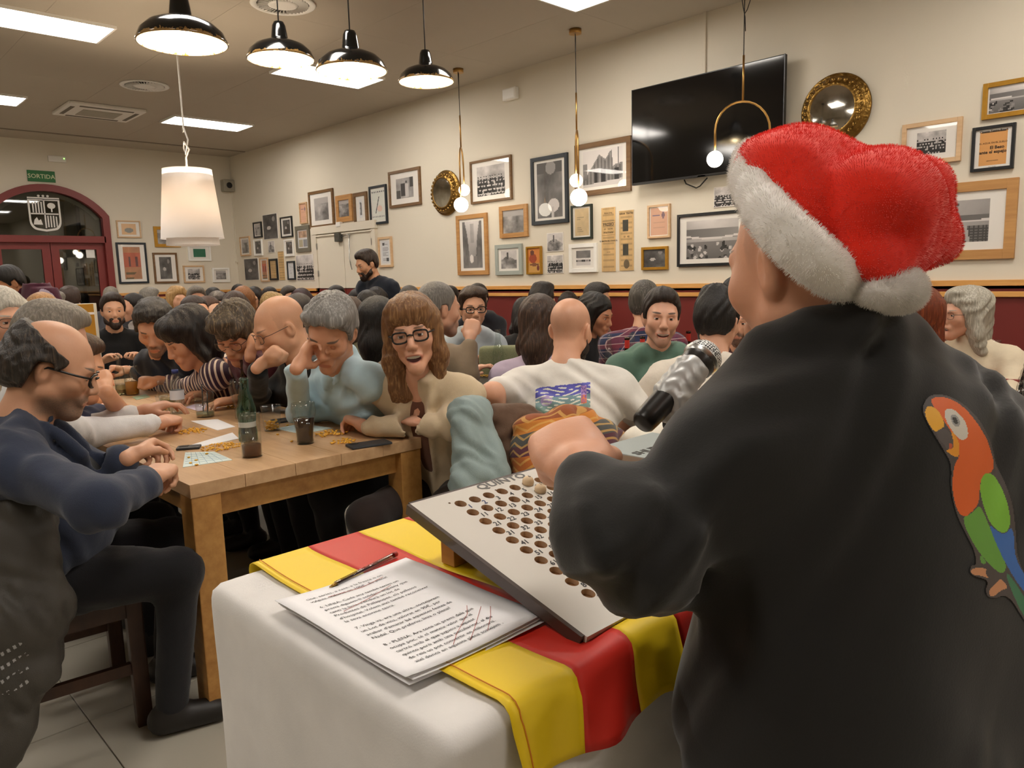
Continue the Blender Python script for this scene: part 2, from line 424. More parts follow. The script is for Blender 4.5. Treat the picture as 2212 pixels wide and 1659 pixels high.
MB().box((p[0], YW-.05, p[2]), (.13, .07, .12), bev=.01).build('door_closer', mat('dark_closer', '4a4942', .5), sd)
b = MB().tube([(p[0]+.06, YW-.05, p[2]+.01), (p[0]+.3, YW-.05, p[2]+.03)], .008)
b.tube([(p[0]+.28, YW-.05, p[2]+.03), (p[0]+.26, YW-.055, p[2]-.3), (p[0]+.31, YW-.055, p[2]-.46)], .007); b.build('latch_rod', M_STEEL, sd)
MB().box((PY(737, 485)[0], YW-.03, PY(737, 485)[2]), (.12, .06, .07), bev=.012).build('door_sensor', M_CHALK, sd)
MB().tube([(PY(741, 488)[0], YW-.008, PY(741, 488)[2]), (PY(743, 505)[0], YW-.008, PY(743, 505)[2])], .006, 6).build('sensor_cable', M_CHALK, sd)
# ---------------- arched street door
ad = struct(thing('door_2', 'arched red street door with glazed leaves and fanlight', 'door', (0, 0, 0))); del ad['category']
G_PANE = glassy('door_glass', 'cfd4d0', .10, .8)
fr = MB(); a0, a1 = arch(), arch(.10)
fr.cur = 0
for i in range(len(a0)-1): fr.prism([a0[i+1], a0[i], a1[i], a1[i+1]], .16, FL(XD-.12))
fr.prism([(ya, 0), (ya+.10, 0), (a1[-1][0], a1[-1][1]), (ya, zs)], .16, FL(XD-.12)); fr.prism([(yb-.10, 0), (yb, 0), (yb, zs), (a1[0][0], a1[0][1])], .16, FL(XD-.12))
fr.prism([(ya+.08, 2.02), (yb-.08, 2.02), (yb-.08, 2.12), (ya+.08, 2.12)], .16, FL(XD-.12))
fr.build('door_frame', M_REDW, ad)
pv = MB(); o_ = arch(.09); pv.prism([(ya+.08, 2.1)]+[(yb-.08, 2.1)]+o_, .008, FL(XD-.06)); pv.build('fanlight_pane', G_PANE, ad)
ins = MB(); a2, a3 = arch(.10), arch(.17)
for i in range(len(a2)-1): ins.prism([a2[i+1], a2[i], a3[i], a3[i+1]], .02, FL(XD-.10))
ins.build('fanlight_bead', mat('pale_bead', 'c9c2ae', .5), ad)
for k, (l0, l1) in enumerate(((ya+.10, yc-.005), (yc+.005, yb-.10))):
    lf = MB(); st = .11
    lf.prism([(l0, 0), (l0+st, 0), (l0+st, 2.02), (l0, 2.02)], .05, FL(XD-.09)); lf.prism([(l1-st, 0), (l1, 0), (l1, 2.02), (l1-st, 2.02)], .05, FL(XD-.09))
    for z0, z1 in ((0, .28), (1.92, 2.02)): lf.prism([(l0+st, z0), (l1-st, z0), (l1-st, z1), (l0+st, z1)], .05, FL(XD-.09))
    lo = lf.build('door_leaf', M_REDW, ad)
    MB().prism([(l0+st-.01, .27), (l1-st+.01, .27), (l1-st+.01, 1.93), (l0+st-.01, 1.93)], .008, FL(XD-.07)).build('pane', G_PANE, lo)
    MB().tube([(XD+.02, (l1-.05 if k == 0 else l0+.05), .95), (XD+.02, (l1-.05 if k == 0 else l0+.05), 1.25)], .012).build('door_handle', M_STEEL, lo)
# crest stuck on the fanlight
M_CREST = mat('white_vinyl', 'e9e6df', .6)
cp = PX(97, 462, XD-.045); cr = thing('crest_decal', 'white vinyl shield crest with stripes stuck on the arched fanlight', 'decal', cp); cr.matrix_world = frame(cp, (0, 1, 0), (1, 0, 0))
cw, chh = .42, .5
def shield(s): 
    return [(-s*.21, .22*s+0)]+[(-.21*s, -.1*s)]+[(-.21*s+.1*s*(1-math.cos(t)), -.1*s-.14*s*math.sin(t)) for t in np.linspace(.3, 1.5, 5)]+[(0, -.26*s)]+[(.21*s-.1*s*(1-math.cos(t)), -.1*s-.14*s*math.sin(t)) for t in np.linspace(1.5, .3, 5)]+[(.21*s, -.1*s), (.21*s, .22*s)]
o1, o2 = shield(1.), shield(.88); rim = MB()
for i in range(len(o1)):
    j = (i+1) % len(o1); rim.prism([o1[i], o1[j], o2[j], o2[i]][::-1], .002)
rim.build('shield_rim', M_CREST, cr)
bb = MB().box((0, 0, .001), (.36, .02, .002)); bb.box((0, 0, .001), (.02, .42, .002)); bb.build('shield_cross', M_CREST, cr)
for qx, qy in ((-1, 1), (1, -1)):
    for k in range(4): MB().box((qx*(.035+.037*k), qy*.1-.01, .001), (.018, .17 if k < 3 else .15, .002)).build('stripe', M_CREST, cr)
e_ = MB().sphere((.095, .12, 0), (.055, .045, .002), 14); e_.box((.095, .06, .001), (.02, .06, .002)); e_.build('tree_emblem', M_CREST, cr)
MB().prism([(-.16, -.16), (-.04, -.16), (-.06, -.08), (-.09, -.1), (-.11, -.05), (-.145, -.09)], .002).build('mountain_emblem', M_CREST, cr)
for k in (-1, 0, 1): MB().sphere((k*.06, .26, 0), (.018, .018, .002), 10).build('crown_dot', M_CREST, cr)
MB().box((0, .225, .001), (.42, .03, .002)).build('crown_band', M_CREST, cr)
np_ = PX(195, 545, XD-.055); ob = MB().box((0, 0, 0), (.002, .12, .17)).build('door_notice', mat('paper_white', 'e9e7e2', .8), None, np_); tag(ob, 'white paper notice taped inside the right glass of the street door', 'notice')
# the street beyond the door: pavement, stone front, and an added lamp to brighten that front
struct(MB().box((XD-3, 3, -.1), (5.6, 14, .1)).build('street_pavement', mat('night_pavement', '5b584f', .8)))
struct(MB().box((XD-5.5, 3, 2.4), (.3, 14, 5)).build('wall_across_street', mat('night_stone_front', '8a8671', .9, var=.5, vs=1.3)))
sl = thing('street_fill_lamp', 'added fill lamp lighting the stone front beyond the arched door glass', 'lamp', (XD-3.2, 4.3, 0))
MB().tube([(0, 0, 0), (0, 0, 3.6), (.25, 0, 3.8)], .04).build('post', M_BLACK, sl); MB().sphere((.3, 0, 3.75), .11).build('fill_globe', emit('street_fill_glow', 'ffe2c0', 70), sl)
# SORTIDA sign, emergency lights, speaker, conduit
def wallbox(px, py, wall, name, label, cat, size, mt, bev=.008):
    p = PX(px, py) if wall == 'l' else PY(px, py)
    t = thing(name, label, cat, p); t.matrix_world = frame(p, (0, 1, 0), (1, 0, 0)) if wall == 'l' else frame(p, (1, 0, 0), (0, -1, 0))
    MB().box((0, 0, size[2]/2), size, bev=bev).build('body', mt, t); return t
s = wallbox(89, 381, 'l', 'exit_sign', 'green exit sign reading SORTIDA above the arched door', 'sign', (.36, .16, .015), mat('sign_green', '1f6b33', .5), .003)
text('lettering', 'SORTIDA', .085, mat('sign_letter', 'd8ddb5', .6), Matrix.Translation((0, -.03, .0155)), s, 'CENTER', bold=.001)
s = wallbox(122, 344, 'l', 'emergency_light', 'white emergency light with green diode above the exit sign', 'light', (.24, .09, .05), M_CHALK, .015)
MB().sphere((.09, .01, .05), .008).build('diode', emit('green_diode', '7dff5a', 6), s)
s = wallbox(1107, 204, 'r', 'emergency_light', 'white emergency light box high on the picture wall', 'light', (.20, .12, .06), M_CHALK, .012)
MB().box((0, 0, .061), (.17, .09, .004)).build('diffuser', M_WHITE, s)
s = wallbox(488, 402, 'l', 'wall_speaker', 'small grey wall speaker in the far corner beside the drum lamp', 'speaker', (.2, .2, .14), mat('grey_plastic', '9a9484', .5), .02)
MB().lathe([(.05, .14), (.05, .147), (.03, .142)], 18).build('cone', M_BLACK, s)
p0, p1 = PX(497, 345, XD+.02), PX(507, 566, XD+.02)
c = thing('wall_conduit', 'cream cable conduit running down the far room corner', 'conduit', (XD, p0[1], 0))
MB().box((.012, 0, (p0[2]+p1[2])/2), (.024, .03, p0[2]-p1[2])).build('conduit_channel', M_WALL, c); MB().box((.02, 0, p1[2]), (.04, .09, .025)).build('end_cap', M_WALL, c)
p0 = PY(1524, 30); c = thing('tv_conduit', 'cream cable conduit running from ceiling down to the television', 'conduit', (p0[0], YW, 0))
MB().box((0, -.01, (HC+2.95)/2), (.03, .02, HC-2.95), bev=.004).build('conduit_channel', M_WALL, c)

# ---------------------------------------------------------------- ceiling fittings
M_LED = emit('led_diffuser', 'fcf4ea', LED_E)
led_pos = [(-7.33, 1.775, 'long bright ceiling panel at the left edge nearest the camera'), (-10.46, 1.775, 'small bright ceiling panel cut by the left edge behind the air conditioner'), (-10.46, 4.47, 'bright ceiling panel directly above the white drum lamp'),
           (-7.33, 4.47, 'bright ceiling panel half hidden behind the black pendant lamps'), (-4.08, 4.47, 'bright ceiling panel at the top edge near the picture wall')]
extra = [(-4.08, 1.775), (-.85, 1.775), (-.85, 4.47), (-7.33, -1.2), (-4.08, -1.2), (-10.46, -1.2), (2.3, 4.47), (2.3, 1.775), (-.85, -1.2)]
led = None
ext_l = ['above the left end of the oak table', 'above the caller table behind the camera', 'above the red-topped table at the right', 'at the far left beyond the frame', 'over the floor left of the camera', 'by the door beyond the left edge', 'right of the camera near the picture wall', 'behind the camera on the right', 'behind the camera on the left']
for x, y, lab in led_pos+[(p_[0], p_[1], 'bright ceiling panel '+l_) for p_, l_ in zip(extra, ext_l)]:
    if led is None:
        led = thing('ceiling_panel_light', lab, 'ceiling light', (x, y, HC-.012), 0, 'ceiling panel lights')
        f = MB(); f.box((-.255, 0, 0), (.018, 1.08, .024)); f.box((.255, 0, 0), (.018, 1.08, .024)); f.box((0, .531, 0), (.5, .018, .024)); f.box((0, -.531, 0), (.5, .018, .024)); f.build('frame', M_WHITE, led)
        MB().box((0, 0, .004), (.494, 1.046, .012)).build('diffuser', M_LED, led)
    else: copy_tree(led, (x, y, HC-.012), label=lab)
def vent(x, y, label):
    t = thing('ceiling_vent', label, 'vent', (x, y, HC), 0, 'round ceiling air vents')
    MB().lathe([(.20, -.001), (.245, -.001), (.25, -.008), (.24, -.014), (.2, -.012), (.2, -.001)], 40, caps=False).build('vent_rim', M_WHITE, t)
    MB().lathe([(.0, -.0005), (.2, -.0005)], 32, caps=False).build('vent_throat', mat('vent_dark', '2d2924', .8), t)
    for k in range(36):
        an = 2*math.pi*k/36; m4 = Matrix.Rotation(an, 4, 'Z') @ Matrix.Translation((.155, 0, -.012)) @ Matrix.Rotation(.6, 4, 'X')
        MB().box((0, 0, 0), (.075, .003, .02), m4).build('vane', M_WHITE, t)
    MB().lathe([(0, -.022), (.09, -.022), (.115, -.014), (.115, -.01)], 28, caps=False).build('vent_hub', M_WHITE, t)
vent(-8.92, 3.15, 'round white swirl vent beside the ceiling air conditioner'); vent(-5.72, 3.12, 'round white swirl vent at the top edge behind the pendant lamps')
ac = thing('ceiling_air_conditioner', 'white cassette air conditioner set in the ceiling left of centre', 'air conditioner', (-10.5, 3.14, HC))
MB().box((0, 0, -.02), (.78, .86, .04), bev=.015).build('housing', M_CHALK, ac); MB().box((-.03, 0, -.042), (.36, .44, .008), bev=.003).build('intake_grille', mat('grille_grey', 'a59f90', .6), ac)
for sx, sy, w_, h_ in ((.31, 0, .05, .6), (-.31, 0, .05, .6), (0, .36, .5, .045), (0, -.36, .5, .045)): MB().box((sx, sy, -.041), (w_, h_, .006), bev=.002).build('air_slot', mat('slot_dark', '6b6558', .7), ac)
# black enamel pendants
def enamel():
    n = N('chipped_black_enamel'); co = n.obco(); z = n.n('ShaderNodeSeparateXYZ'); n.l(co, z.inputs[0])
    ns = n.noise(co, 38, 4, .65); e = n.math('ADD', n.math('MULTIPLY', z.outputs[2], 26), n.math('MULTIPLY', ns, 2.2))
    f = n.ramp(n.math('MULTIPLY', e, .25), [(.34, (1, 1, 1)), (.36, (0, 0, 0))])
    n.col(n.mix(f, srgb('0b0c0d'), srgb('8a6a3c'))); n.set(Roughness=.16, Coat_Weight=.4); return n.m
def chipped_in():
    n = N('worn_white_enamel'); co = n.obco(); z = n.n('ShaderNodeSeparateXYZ'); n.l(co, z.inputs[0])
    ns = n.noise(co, 30, 4, .65); e = n.math('ADD', n.math('MULTIPLY', z.outputs[2], 22), n.math('MULTIPLY', ns, 2.2))
    f = n.ramp(n.math('MULTIPLY', e, .25), [(.25, (1, 1, 1)), (.27, (0, 0, 0))])
    n.col(n.mix(f, srgb('fbf6ea'), srgb('b98436'))); n.set(Roughness=.4); return n.m
M_EN, M_ENI = enamel(), chipped_in(); M_FLEX = mat('dark_flex', '2b2a28', .6)
M_BULB = emit('pendant_bulb', 'ffe2b0', PEND_E*6)
pend = [((395, 95), 3.55, 'largest black enamel pendant lamp, leftmost of the four'), ((607, 130), 4.67, 'black enamel pendant lamp, second of four from left, in front of the vent'),
        ((760, 155), 4.36, 'black enamel pendant lamp, third of four from left, hanging lower'), ((921, 178), 5.54, 'smallest black enamel pendant lamp, rightmost of the four')]
pl = None
for (x, y), d, lab in pend:
    c = D(x, y, d); loc = (c[0], c[1], c[2])
    t = thing('pendant_lamp', lab, 'pendant lamp', loc, 0, 'black enamel pendant lamps')
    if pl is None:
        Ro = .2
        prof = [(Ro, 0), (Ro+.004, .003), (Ro+.002, .012), (.185, .05), (.15, .083), (.1, .105), (.052, .116), (.05, .13), (.046, .16), (.04, .20), (.03, .222), (.012, .228), (0, .228)]
        sm_ = MB().lathe(prof, 48, caps=False).mesh('shade')
        im_ = MB().lathe([(Ro-.002, .001), (.18, .048), (.146, .08), (.1, .1), (.05, .112), (0, .114)], 48, caps=False).mesh('shade_lining')
        bm2 = MB().sphere((0, 0, .055), .042, 18).mesh('bulb'); pl = 1
        sm_.materials.append(M_EN); im_.materials.append(M_ENI); bm2.materials.append(M_BULB)
    link('shade', sm_, None, t); link('shade_lining', im_, None, t); link('bulb', bm2, None, t)
    MB().tube([(0, 0, .22), (0, 0, HC-loc[2]-.02)], .0045, 6).build('flex', M_FLEX, t); MB().lathe([(.05, HC-loc[2]-.03), (.05, HC-loc[2])], 20).build('ceiling_rose', M_BLACK, t)
# drum lamp
c = D(418, 530, 6.38); t = thing('drum_lamp', 'large white fabric double drum lamp hanging on a white cord', 'pendant lamp', (c[0], c[1], c[2]))
n = N('white_lamp_fabric'); co = n.obco(); z = n.n('ShaderNodeSeparateXYZ'); n.l(co, z.inputs[0])
ds = n.n('ShaderNodeBsdfDiffuse'); ds.inputs[0].default_value = srgb('f6f2ee'); tl = n.n('ShaderNodeBsdfTranslucent'); tl.inputs[0].default_value = srgb('f8efe6')
mx = n.n('ShaderNodeMixShader', i0=.5); n.l(ds.outputs[0], mx.inputs[1]); n.l(tl.outputs[0], mx.inputs[2]); n.l(mx.outputs[0], n.out.inputs[0]); M_FAB = n.m
hgt = .62
MB().lathe([(.252, .055), (.249, .055), (.192, hgt), (.195, hgt)], 48, caps=False).build('outer_shade', M_FAB, t)
MB().lathe([(.213, 0), (.21, 0), (.17, hgt-.06), (.172, hgt-.06)], 48, caps=False).build('inner_shade', M_FAB, t)
MB().sphere((0, 0, .44), .05, 16).build('bulb', emit('drum_bulb', 'ffe9cc', DRUM_E*190), t)
sp = MB(); 
for k in range(3): a_ = 2*math.pi*k/3; sp.tube([(0, 0, hgt+.01), (.19*math.cos(a_), .19*math.sin(a_), hgt-.005)], .003, 6)
sp.build('spider', M_CHALK, t)
H2 = HC-c[2]
lp = [(0, 0, hgt+.01), (.0, .0, hgt+.1), (.03, .02, hgt+.16), (.01, -.01, hgt+.22), (-.03, 0, hgt+.18), (0, 0, hgt+.12), (.02, .02, hgt+.24), (0, 0, hgt+.34), (-.02, 0, hgt+.3), (0, 0, hgt+.36), (0, 0, H2-.03)]
MB().tube(lp, .007, 6).build('cord', M_CHALK, t); MB().lathe([(.06, H2-.03), (.06, H2)], 20).build('ceiling_rose', M_CHALK, t)
# brass globe pendants
M_BRASS = mat('satin_brass', 'b98f52', .32, 1., var=.08); M_GLB = emit('opal_globe', 'fff2dc', GLOBE_E)
def globe_pendant(x, y, ang, label, zt, canopy=True):
    t = thing('globe_pendant', label, 'pendant lamp', (x, y, 0), 0, 'brass arch pendants with two opal globes')
    ca, sa = math.cos(ang), math.sin(ang); w_ = .205
    P = lambda u, z: (ca*u, sa*u, z)
    za, zb = zt-.36, zt-.54
    pts = [P(-w_, za)]+[P(-w_*math.cos(t_), zt-.21+.21*math.sin(t_)) for t_ in np.linspace(0, math.pi, 15)]+[P(w_, zb)]
    MB().tube(pts, .0085, 10).build('arch_rod', M_BRASS, t)
    MB().tube([P(0, zt), P(0, zt+.33)], .008, 10).build('stem', M_BRASS, t)
    MB().tube([P(0, zt+.33), P(0, HC-.03)], .0035, 6).build('cable', M_FLEX, t)
    lz = zt+.62; MB().tube([P(0, lz), P(.02, lz+.03), P(.05, lz+.12), P(.03, lz+.2), P(0, lz+.22), P(-.03, lz+.17), P(-.01, lz+.05), P(.005, lz-.02), P(.01, lz-.12)], .0035, 6).build('cable_loop', M_FLEX, t)
    MB().lathe([(.055, HC-.04), (.055, HC), ], 22).build('canopy', M_BRASS, t)
    MB().sphere(P(-w_, za-.055), .061, 20).build('small_globe', M_GLB, t); MB().sphere(P(w_, zb-.07), .076, 20).build('large_globe', M_GLB, t)
cz = lambda px, py, x: PY(px, py, 5.40)[2]
q1 = PY(1605, 219, 5.40); q2 = PY(1243, 283, 5.39); q3 = PY(993, 380, 5.41)
globe_pendant(q1[0], 5.40, R_(44), 'brass arch pendant with opal globes hanging before the television', q1[2])
globe_pendant(-4.68, 5.39, R_(-46), 'brass arch pendant with opal globes before the building photograph', PY(1243, 283, 5.39)[2])
globe_pendant(-6.32, 5.41, R_(-46), 'farthest brass arch pendant with opal globes beside the round brass mirror', PY(993, 320, 5.41)[2])
# ================================================================ WALL THINGS
def fbm(nx, ny, seed, oct=4, base=3):
    r = np.random.default_rng(seed); out = np.zeros((ny, nx)); amp = 1.
    for o in range(oct):
        k = base*2**o; g = r.random((k+2, k+2)); yy = np.linspace(0, k, ny); xx = np.linspace(0, k, nx)
        y0 = yy.astype(int); x0 = xx.astype(int); fy = (yy-y0)[:, None]; fx = (xx-x0)[None]
        out += amp*((g[y0][:, x0]*(1-fx)+g[y0][:, x0+1]*fx)*(1-fy)+(g[y0+1][:, x0]*(1-fx)+g[y0+1][:, x0+1]*fx)*fy); amp *= .55
    return (out-out.min())/(out.max()-out.min())
def raster(kind, nx, ny, seed):
    """small printed picture: rows from the top, values sRGB"""
    r = np.random.default_rng(seed); n = fbm(nx, ny, seed); Y, X = np.mgrid[0:ny, 0:nx]; u = (X+.5)/nx; v = (Y+.5)/ny
    g = None; tint = np.array([1., .97, .95])
    if kind == 'crowd':
        g = .78-.25*v+.2*(n-.5); 
        for row in range(5):
            y0 = .38+.13*row
            for k in range(9):
                cx = (k+.5+.5*(row % 2)+r.uniform(-.25, .25))/9.5; s_ = .035+.012*row; dk_ = r.choice([.12, .2, .3, .75], p=[.4, .3, .15, .15])
                g = np.where(((u-cx)/(s_*1.3))**2+((v-y0-.16)/.13)**2 < 1, dk_, g); g = np.where(((u-cx)/(s_*.6))**2+((v-y0)/(s_*.9))**2 < 1, .72+.1*r.random(), g)
                g = np.where(((u-cx)/(s_*.62))**2+((v-y0+.025)/(s_*.6))**2 < 1, .15, g)
        g = g+.12*(n-.5)
    elif kind == 'hall':
        g = .62+.25*np.cos((u-.5)*2.4)*(1-v)+.1*(n-.5)
        g = np.where((v > .22) & (v < .46), .42+.15*u, g); g = np.where(np.abs(v-.47-.06*(2*u-1)**2*-1) < .025, .85, g)
        g = np.where(v > .55, .5-.25*(v-.55), g)
        for k in range(60):
            cx, cy = r.random(), .58+.42*r.random()
            if abs(cx-.5) < .1: continue
            g = np.where(((u-cx)/.03)**2+((v-cy)/.05)**2 < 1, r.choice([.1, .18, .8, .55]), g)
    elif kind == 'seats':
        g = .72-.1*u+.08*(n-.5); g = np.where((v > .35) & (v < .5), .42, g); g = np.where(np.abs(v-.53+.05*u) < .02, .85, g)
        g = np.where(v > .62, .25+.18*(np.sin(v*90) > 0)*(np.sin(u*70) > -.3), g); g = np.where((np.abs(u-.5-.2*(v-.6)) < .04) & (v > .6), .7, g); g = np.where(((u-.25)/.12)**2+((v-.1)/.05)**2 < 1, .35, g)
    elif kind == 'building':
        g = .9+.03*(n-.5)
        top = np.interp(u, [0, .12, .2, .32, .42, .5, .58, .68, .74, .76, .84, 1], [.75, .62, .5, .3, .12, .2, .28, .1, .04, .5, .45, .42])
        g = np.where(v > top, .42+.22*(n-.5)+.14*((u*11 % 1) > .5), g); g = np.where((v > top) & (v < top+.05), .55, g)
        for cx, w_, t_ in ((.33, .035, .6), (.52, .06, .52), (.85, .05, .55)): g = np.where((np.abs(u-cx) < w_) & (v > t_) & (v < .9), .14, g)
        g = np.where(v > .93-.08*u, .8, g); g = np.where((u < .12) & (v > .35) & (v < .8), .3+.5*n, g); g = np.where((np.abs(u-.9) < .01) & (v < .45), .25, g)
    elif kind == 'street':
        g = .85-.3*v+.1*(n-.5); l = np.interp(v, [0, .3, 1], [.12, .25, .38]); g = np.where((u < l) | (u > 1-l*.95), .28+.3*n, g); g = np.where((np.abs(u-.5) < .1) & (v > .05) & (v < .45), .55+.2*n, g)
        g = np.where((v > .75) & (np.abs(u-.5) < .22), .5, g); g = np.where(((u-.45)/.1)**2+((v-.8)/.09)**2 < 1, .9, g)
    elif kind == 'dark': g = .2+.25*n; g = np.where(((u-.4)/.14)**2+((v-.55)/.08)**2 < 1, .75, g); g = np.where(((u-.75)/.1)**2+((v-.2)/.1)**2 < 1, .55, g)
    elif kind == 'parade':
        g = .3+.3*n; g = np.where(v < .2, .35, g); g = np.where(((u-.55)/.2)**2+((v-.1)/.12)**2 < 1, .6, g); g = np.where(((u-.65)/.22)**2+((v-.78)/.12)**2 < 1, .86, g); g = np.where((np.abs(u-.62) < .05) & (v > .8), .8, g)
    elif kind == 'dance':
        g = .62+.2*(n-.5); g = np.where((np.abs(u-.4) < .12) & (v > .25) & (v < .9), .22, g); g = np.where((np.abs(u-.62) < .1) & (v > .3) & (v < .95), .8, g)
        for cx in (.4, .6): g = np.where(((u-cx)/.06)**2+((v-.2)/.06)**2 < 1, .7 if cx < .5 else .3, g)
        g = np.where((u > .8) & (v < .5), .25, g); g = np.where((v > .6) & (u < .25), .3, g)
    elif kind == 'row':
        g = .8+.05*n; g = np.where(v < .5, .38+.15*n, g)
        for k in range(9): cx = .06+.11*k; g = np.where((np.abs(u-cx) < .04) & (v > .62) & (v < .78), .2, g); g = np.where(((u-cx)/.045)**2+((v-.55)/.05)**2 < 1, .92, g)
    elif kind == 'mtn': g = .85-.1*n; g = np.where(v > .25+.5*np.abs(u-.45)+.1*n, .3+.5*n, g); g = np.where((np.abs(u-.42) < .05) & (v < .5) & (v > .1), .3, g)
    elif kind == 'photo': g = .3+.5*n; g = np.where(v < .25, .7, g)
    if g is not None: c = np.clip(g, .04, .97)[..., None]*tint; 
    elif kind == 'paint':
        c = np.ones((ny, nx, 3))*[.85, .52, .22]; c[v > .6] = [.82, .62, .32]
        mk = ((u-.4)/.3)**2+((v-.42)/.2)**2 < 1; c[mk] = [.62, .25, .12]; mk = ((u-.35)/.16)**2+((v-.18)/.1)**2 < 1; c[mk] = [.4, .2, .14]; mk = ((u-.5)/.35)**2+((v-.68)/.06)**2 < 1; c[mk] = [.5, .3, .18]; mk = ((u-.8)/.12)**2+((v-.82)/.1)**2 < 1; c[mk] = [.45, .2, .16]
    elif kind == 'green': c = np.ones((ny, nx, 3))*[.12, .42, .3]
    elif kind == 'plate': c = np.ones((ny, nx, 3))*[.88, .72, .55]; mk = ((u-.5)/.3)**2+((v-.6)/.22)**2 < 1; c[mk] = [.55, .55, .53]
    elif kind == 'poster':
        c = np.ones((ny, nx, 3))*[.72, .5, .36]; c[(v > .18) & (v < .62)] = [.74, .38, .28]
        for cx in (.35, .75): mk = (np.abs(u-cx) < .06) & (v > .3) & (v < .6); c[mk] = [.4, .25, .25]
        mk = (v > .7) & (np.sin(v*40) > .3) & (n > .35); c[mk] = [.4, .33, .22]; c = c*(.9+.2*n[..., None])
    elif kind == 'cutout': c = np.ones((ny, nx, 3))*.88; mk = (u > .2+.2*n) & (u < .8) & (v > .12+.2*np.abs(u-.4)) & (v < .85); c[mk] = .42
    elif kind == 'skate': c = np.ones((ny, nx, 3))*[.88, .88, .84]; mk = np.abs((u-.45)+.6*(v-.45)) < .035; mk &= (v > .25) & (v < .75); c[mk] = .35; mk = ((u-.6)/.2)**2+((v-.62)/.1)**2 < 1; c[mk] = [.9, .78, .72]; mk = (v > .06) & (v < .12) & (np.sin(u*40) > -.3); c[mk] = .4; mk = (v > .85) & (np.sin(u*50) > 0) & (v < .9); c[mk] = .5
    elif kind == 'doc':
        c = np.ones((ny, nx, 3))*.87; 
        for k in range(12): mk = (np.abs(v-.1-.07*k) < .012) & (u > .15) & (u < .4+.5*r.random()); c[mk] = .62
        mk = (u < .4) & (v > .08) & (v < .2) & (u > .15); c[mk] = .3; mk = (u > .62) & (v > .75) & (v < .9) & (u < .88); c[mk] = .35
    elif kind == 'clip': c = np.ones((ny, nx, 3))*[.8, .66, .45]*(.93+.14*n[..., None]); mk = (np.sin(v*70) > .55) & (u > .1) & (u < .9); c[mk] *= .86
    elif kind == 'letter':
        c = np.ones((ny, nx, 3))*[.84, .74, .57]*(.95+.1*n[..., None])
        for k in range(11): mk = (np.abs(v-.1-.075*k) < .008) & (u > .15) & (u < .3+.6*r.random()); c[mk] *= .8
    elif kind == 'pinkdoc':
        c = np.ones((ny, nx, 3))*[.85, .66, .55]; mk = (np.abs(v-.27) < .02) & (u > .1) & (u < .55); c[mk] = [.45, .4, .5]; mk = ((u-.75)/.08)**2+((v-.28)/.12)**2 < 1; c[mk] = [.5, .4, .45]
        for k in range(5): mk = (np.abs(v-.45-.09*k) < .01) & (u > .15) & (u < .85); c[mk] *= .92
    elif kind == 'orange':
        c = np.ones((ny, nx, 3))*[.86, .62, .36]
        for vv, w_, d_ in ((.03, .015, .5), (.17, .006, .45), (.25, .012, .7)): c[(np.abs(v-vv) < w_) & (u > .05) & (u < .95)] *= d_
    elif kind == 'sketch': c = np.ones((ny, nx, 3))*.86; mk = (np.abs(n-.5) < .02) & (u > .25) & (u < .75) & (v > .2) & (v < .7); c[mk] = .45
    elif kind == 'quad': c = np.ones((ny, nx, 3))*.85; mk = (u > .1) & (u < .9) & (v > .08) & (v < .45); c[mk] = (np.array([.75, .62, .52])*(.7+.5*n[..., None]))[mk]; mk = (u > .1) & (u < .47) & (v > .52) & (v < .92); c[mk] = [.7, .66, .55]; mk = (u > .53) & (u < .9) & (v > .52) & (v < .92); c[mk] = [.55, .56, .58]
    else: c = np.ones((ny, nx, 3))*.5
    return np.clip(c, 0, 1)
nM = N('printed_picture'); at = nM.n('ShaderNodeVertexColor'); at.layer_name = 'ink'; nM.col(at.outputs[0]); nM.set(Roughness=.55); M_PRINT = nM.m
def print_mesh(kind, w_, h_, z, seed, cell=.009):
    nx, ny = int(np.clip(w_/cell, 10, 72)), int(np.clip(h_/cell, 10, 72)); c = raster(kind, nx, ny, seed)
    gx = np.linspace(-w_/2, w_/2, nx+1); gy = np.linspace(h_/2, -h_/2, ny+1); V = np.stack([np.tile(gx, ny+1), np.repeat(gy, nx+1), np.full((nx+1)*(ny+1), z)], -1)
    i = (np.arange(ny)[:, None]*(nx+1)+np.arange(nx)[None]).ravel(); Q = np.stack([i, i+nx+1, i+nx+2, i+1], -1)
    me = npmesh('print', V, Q, smooth=False); at_ = me.color_attributes.new('ink', 'FLOAT_COLOR', 'CORNER')
    lin = np.where(c <= .04045, c/12.92, ((c+.055)/1.055)**2.4).reshape(-1, 3); lin = np.concatenate([lin, np.ones((len(lin), 1))], 1)
    at_.data.foreach_set('color', np.repeat(lin, 4, 0).astype(np.float32).ravel()); return me
G_PIC = glassy('picture_glass', 'ffffff', .02, 1.)
M_MAT = mat('cream_mount_board', 'ece7df', .8, var=.02)
FM = {'blk': mat('black_frame', '16181a', .4), 'navy': mat('blue_black_frame', '1b232b', .4), 'brn': wood('walnut_frame', '5d4126', '83623c', .45), 'oak': wood('oak_frame', 'a87643', 'c59459', .5),
      'pale': wood('pale_wood_frame', 'c49c72', 'd9b890', .5), 'wht': M_WHITE, 'gold': mat('gilt_frame', 'b8882f', .35, .55, var=.2, vs=30), 'grey': mat('grey_frame', '6f6a5c', .5), 'blue': mat('blue_grey_frame', 'a2a8a0', .5), 'grn': mat('dark_green_frame', '232b22', .4)}
PIC_N = [0]
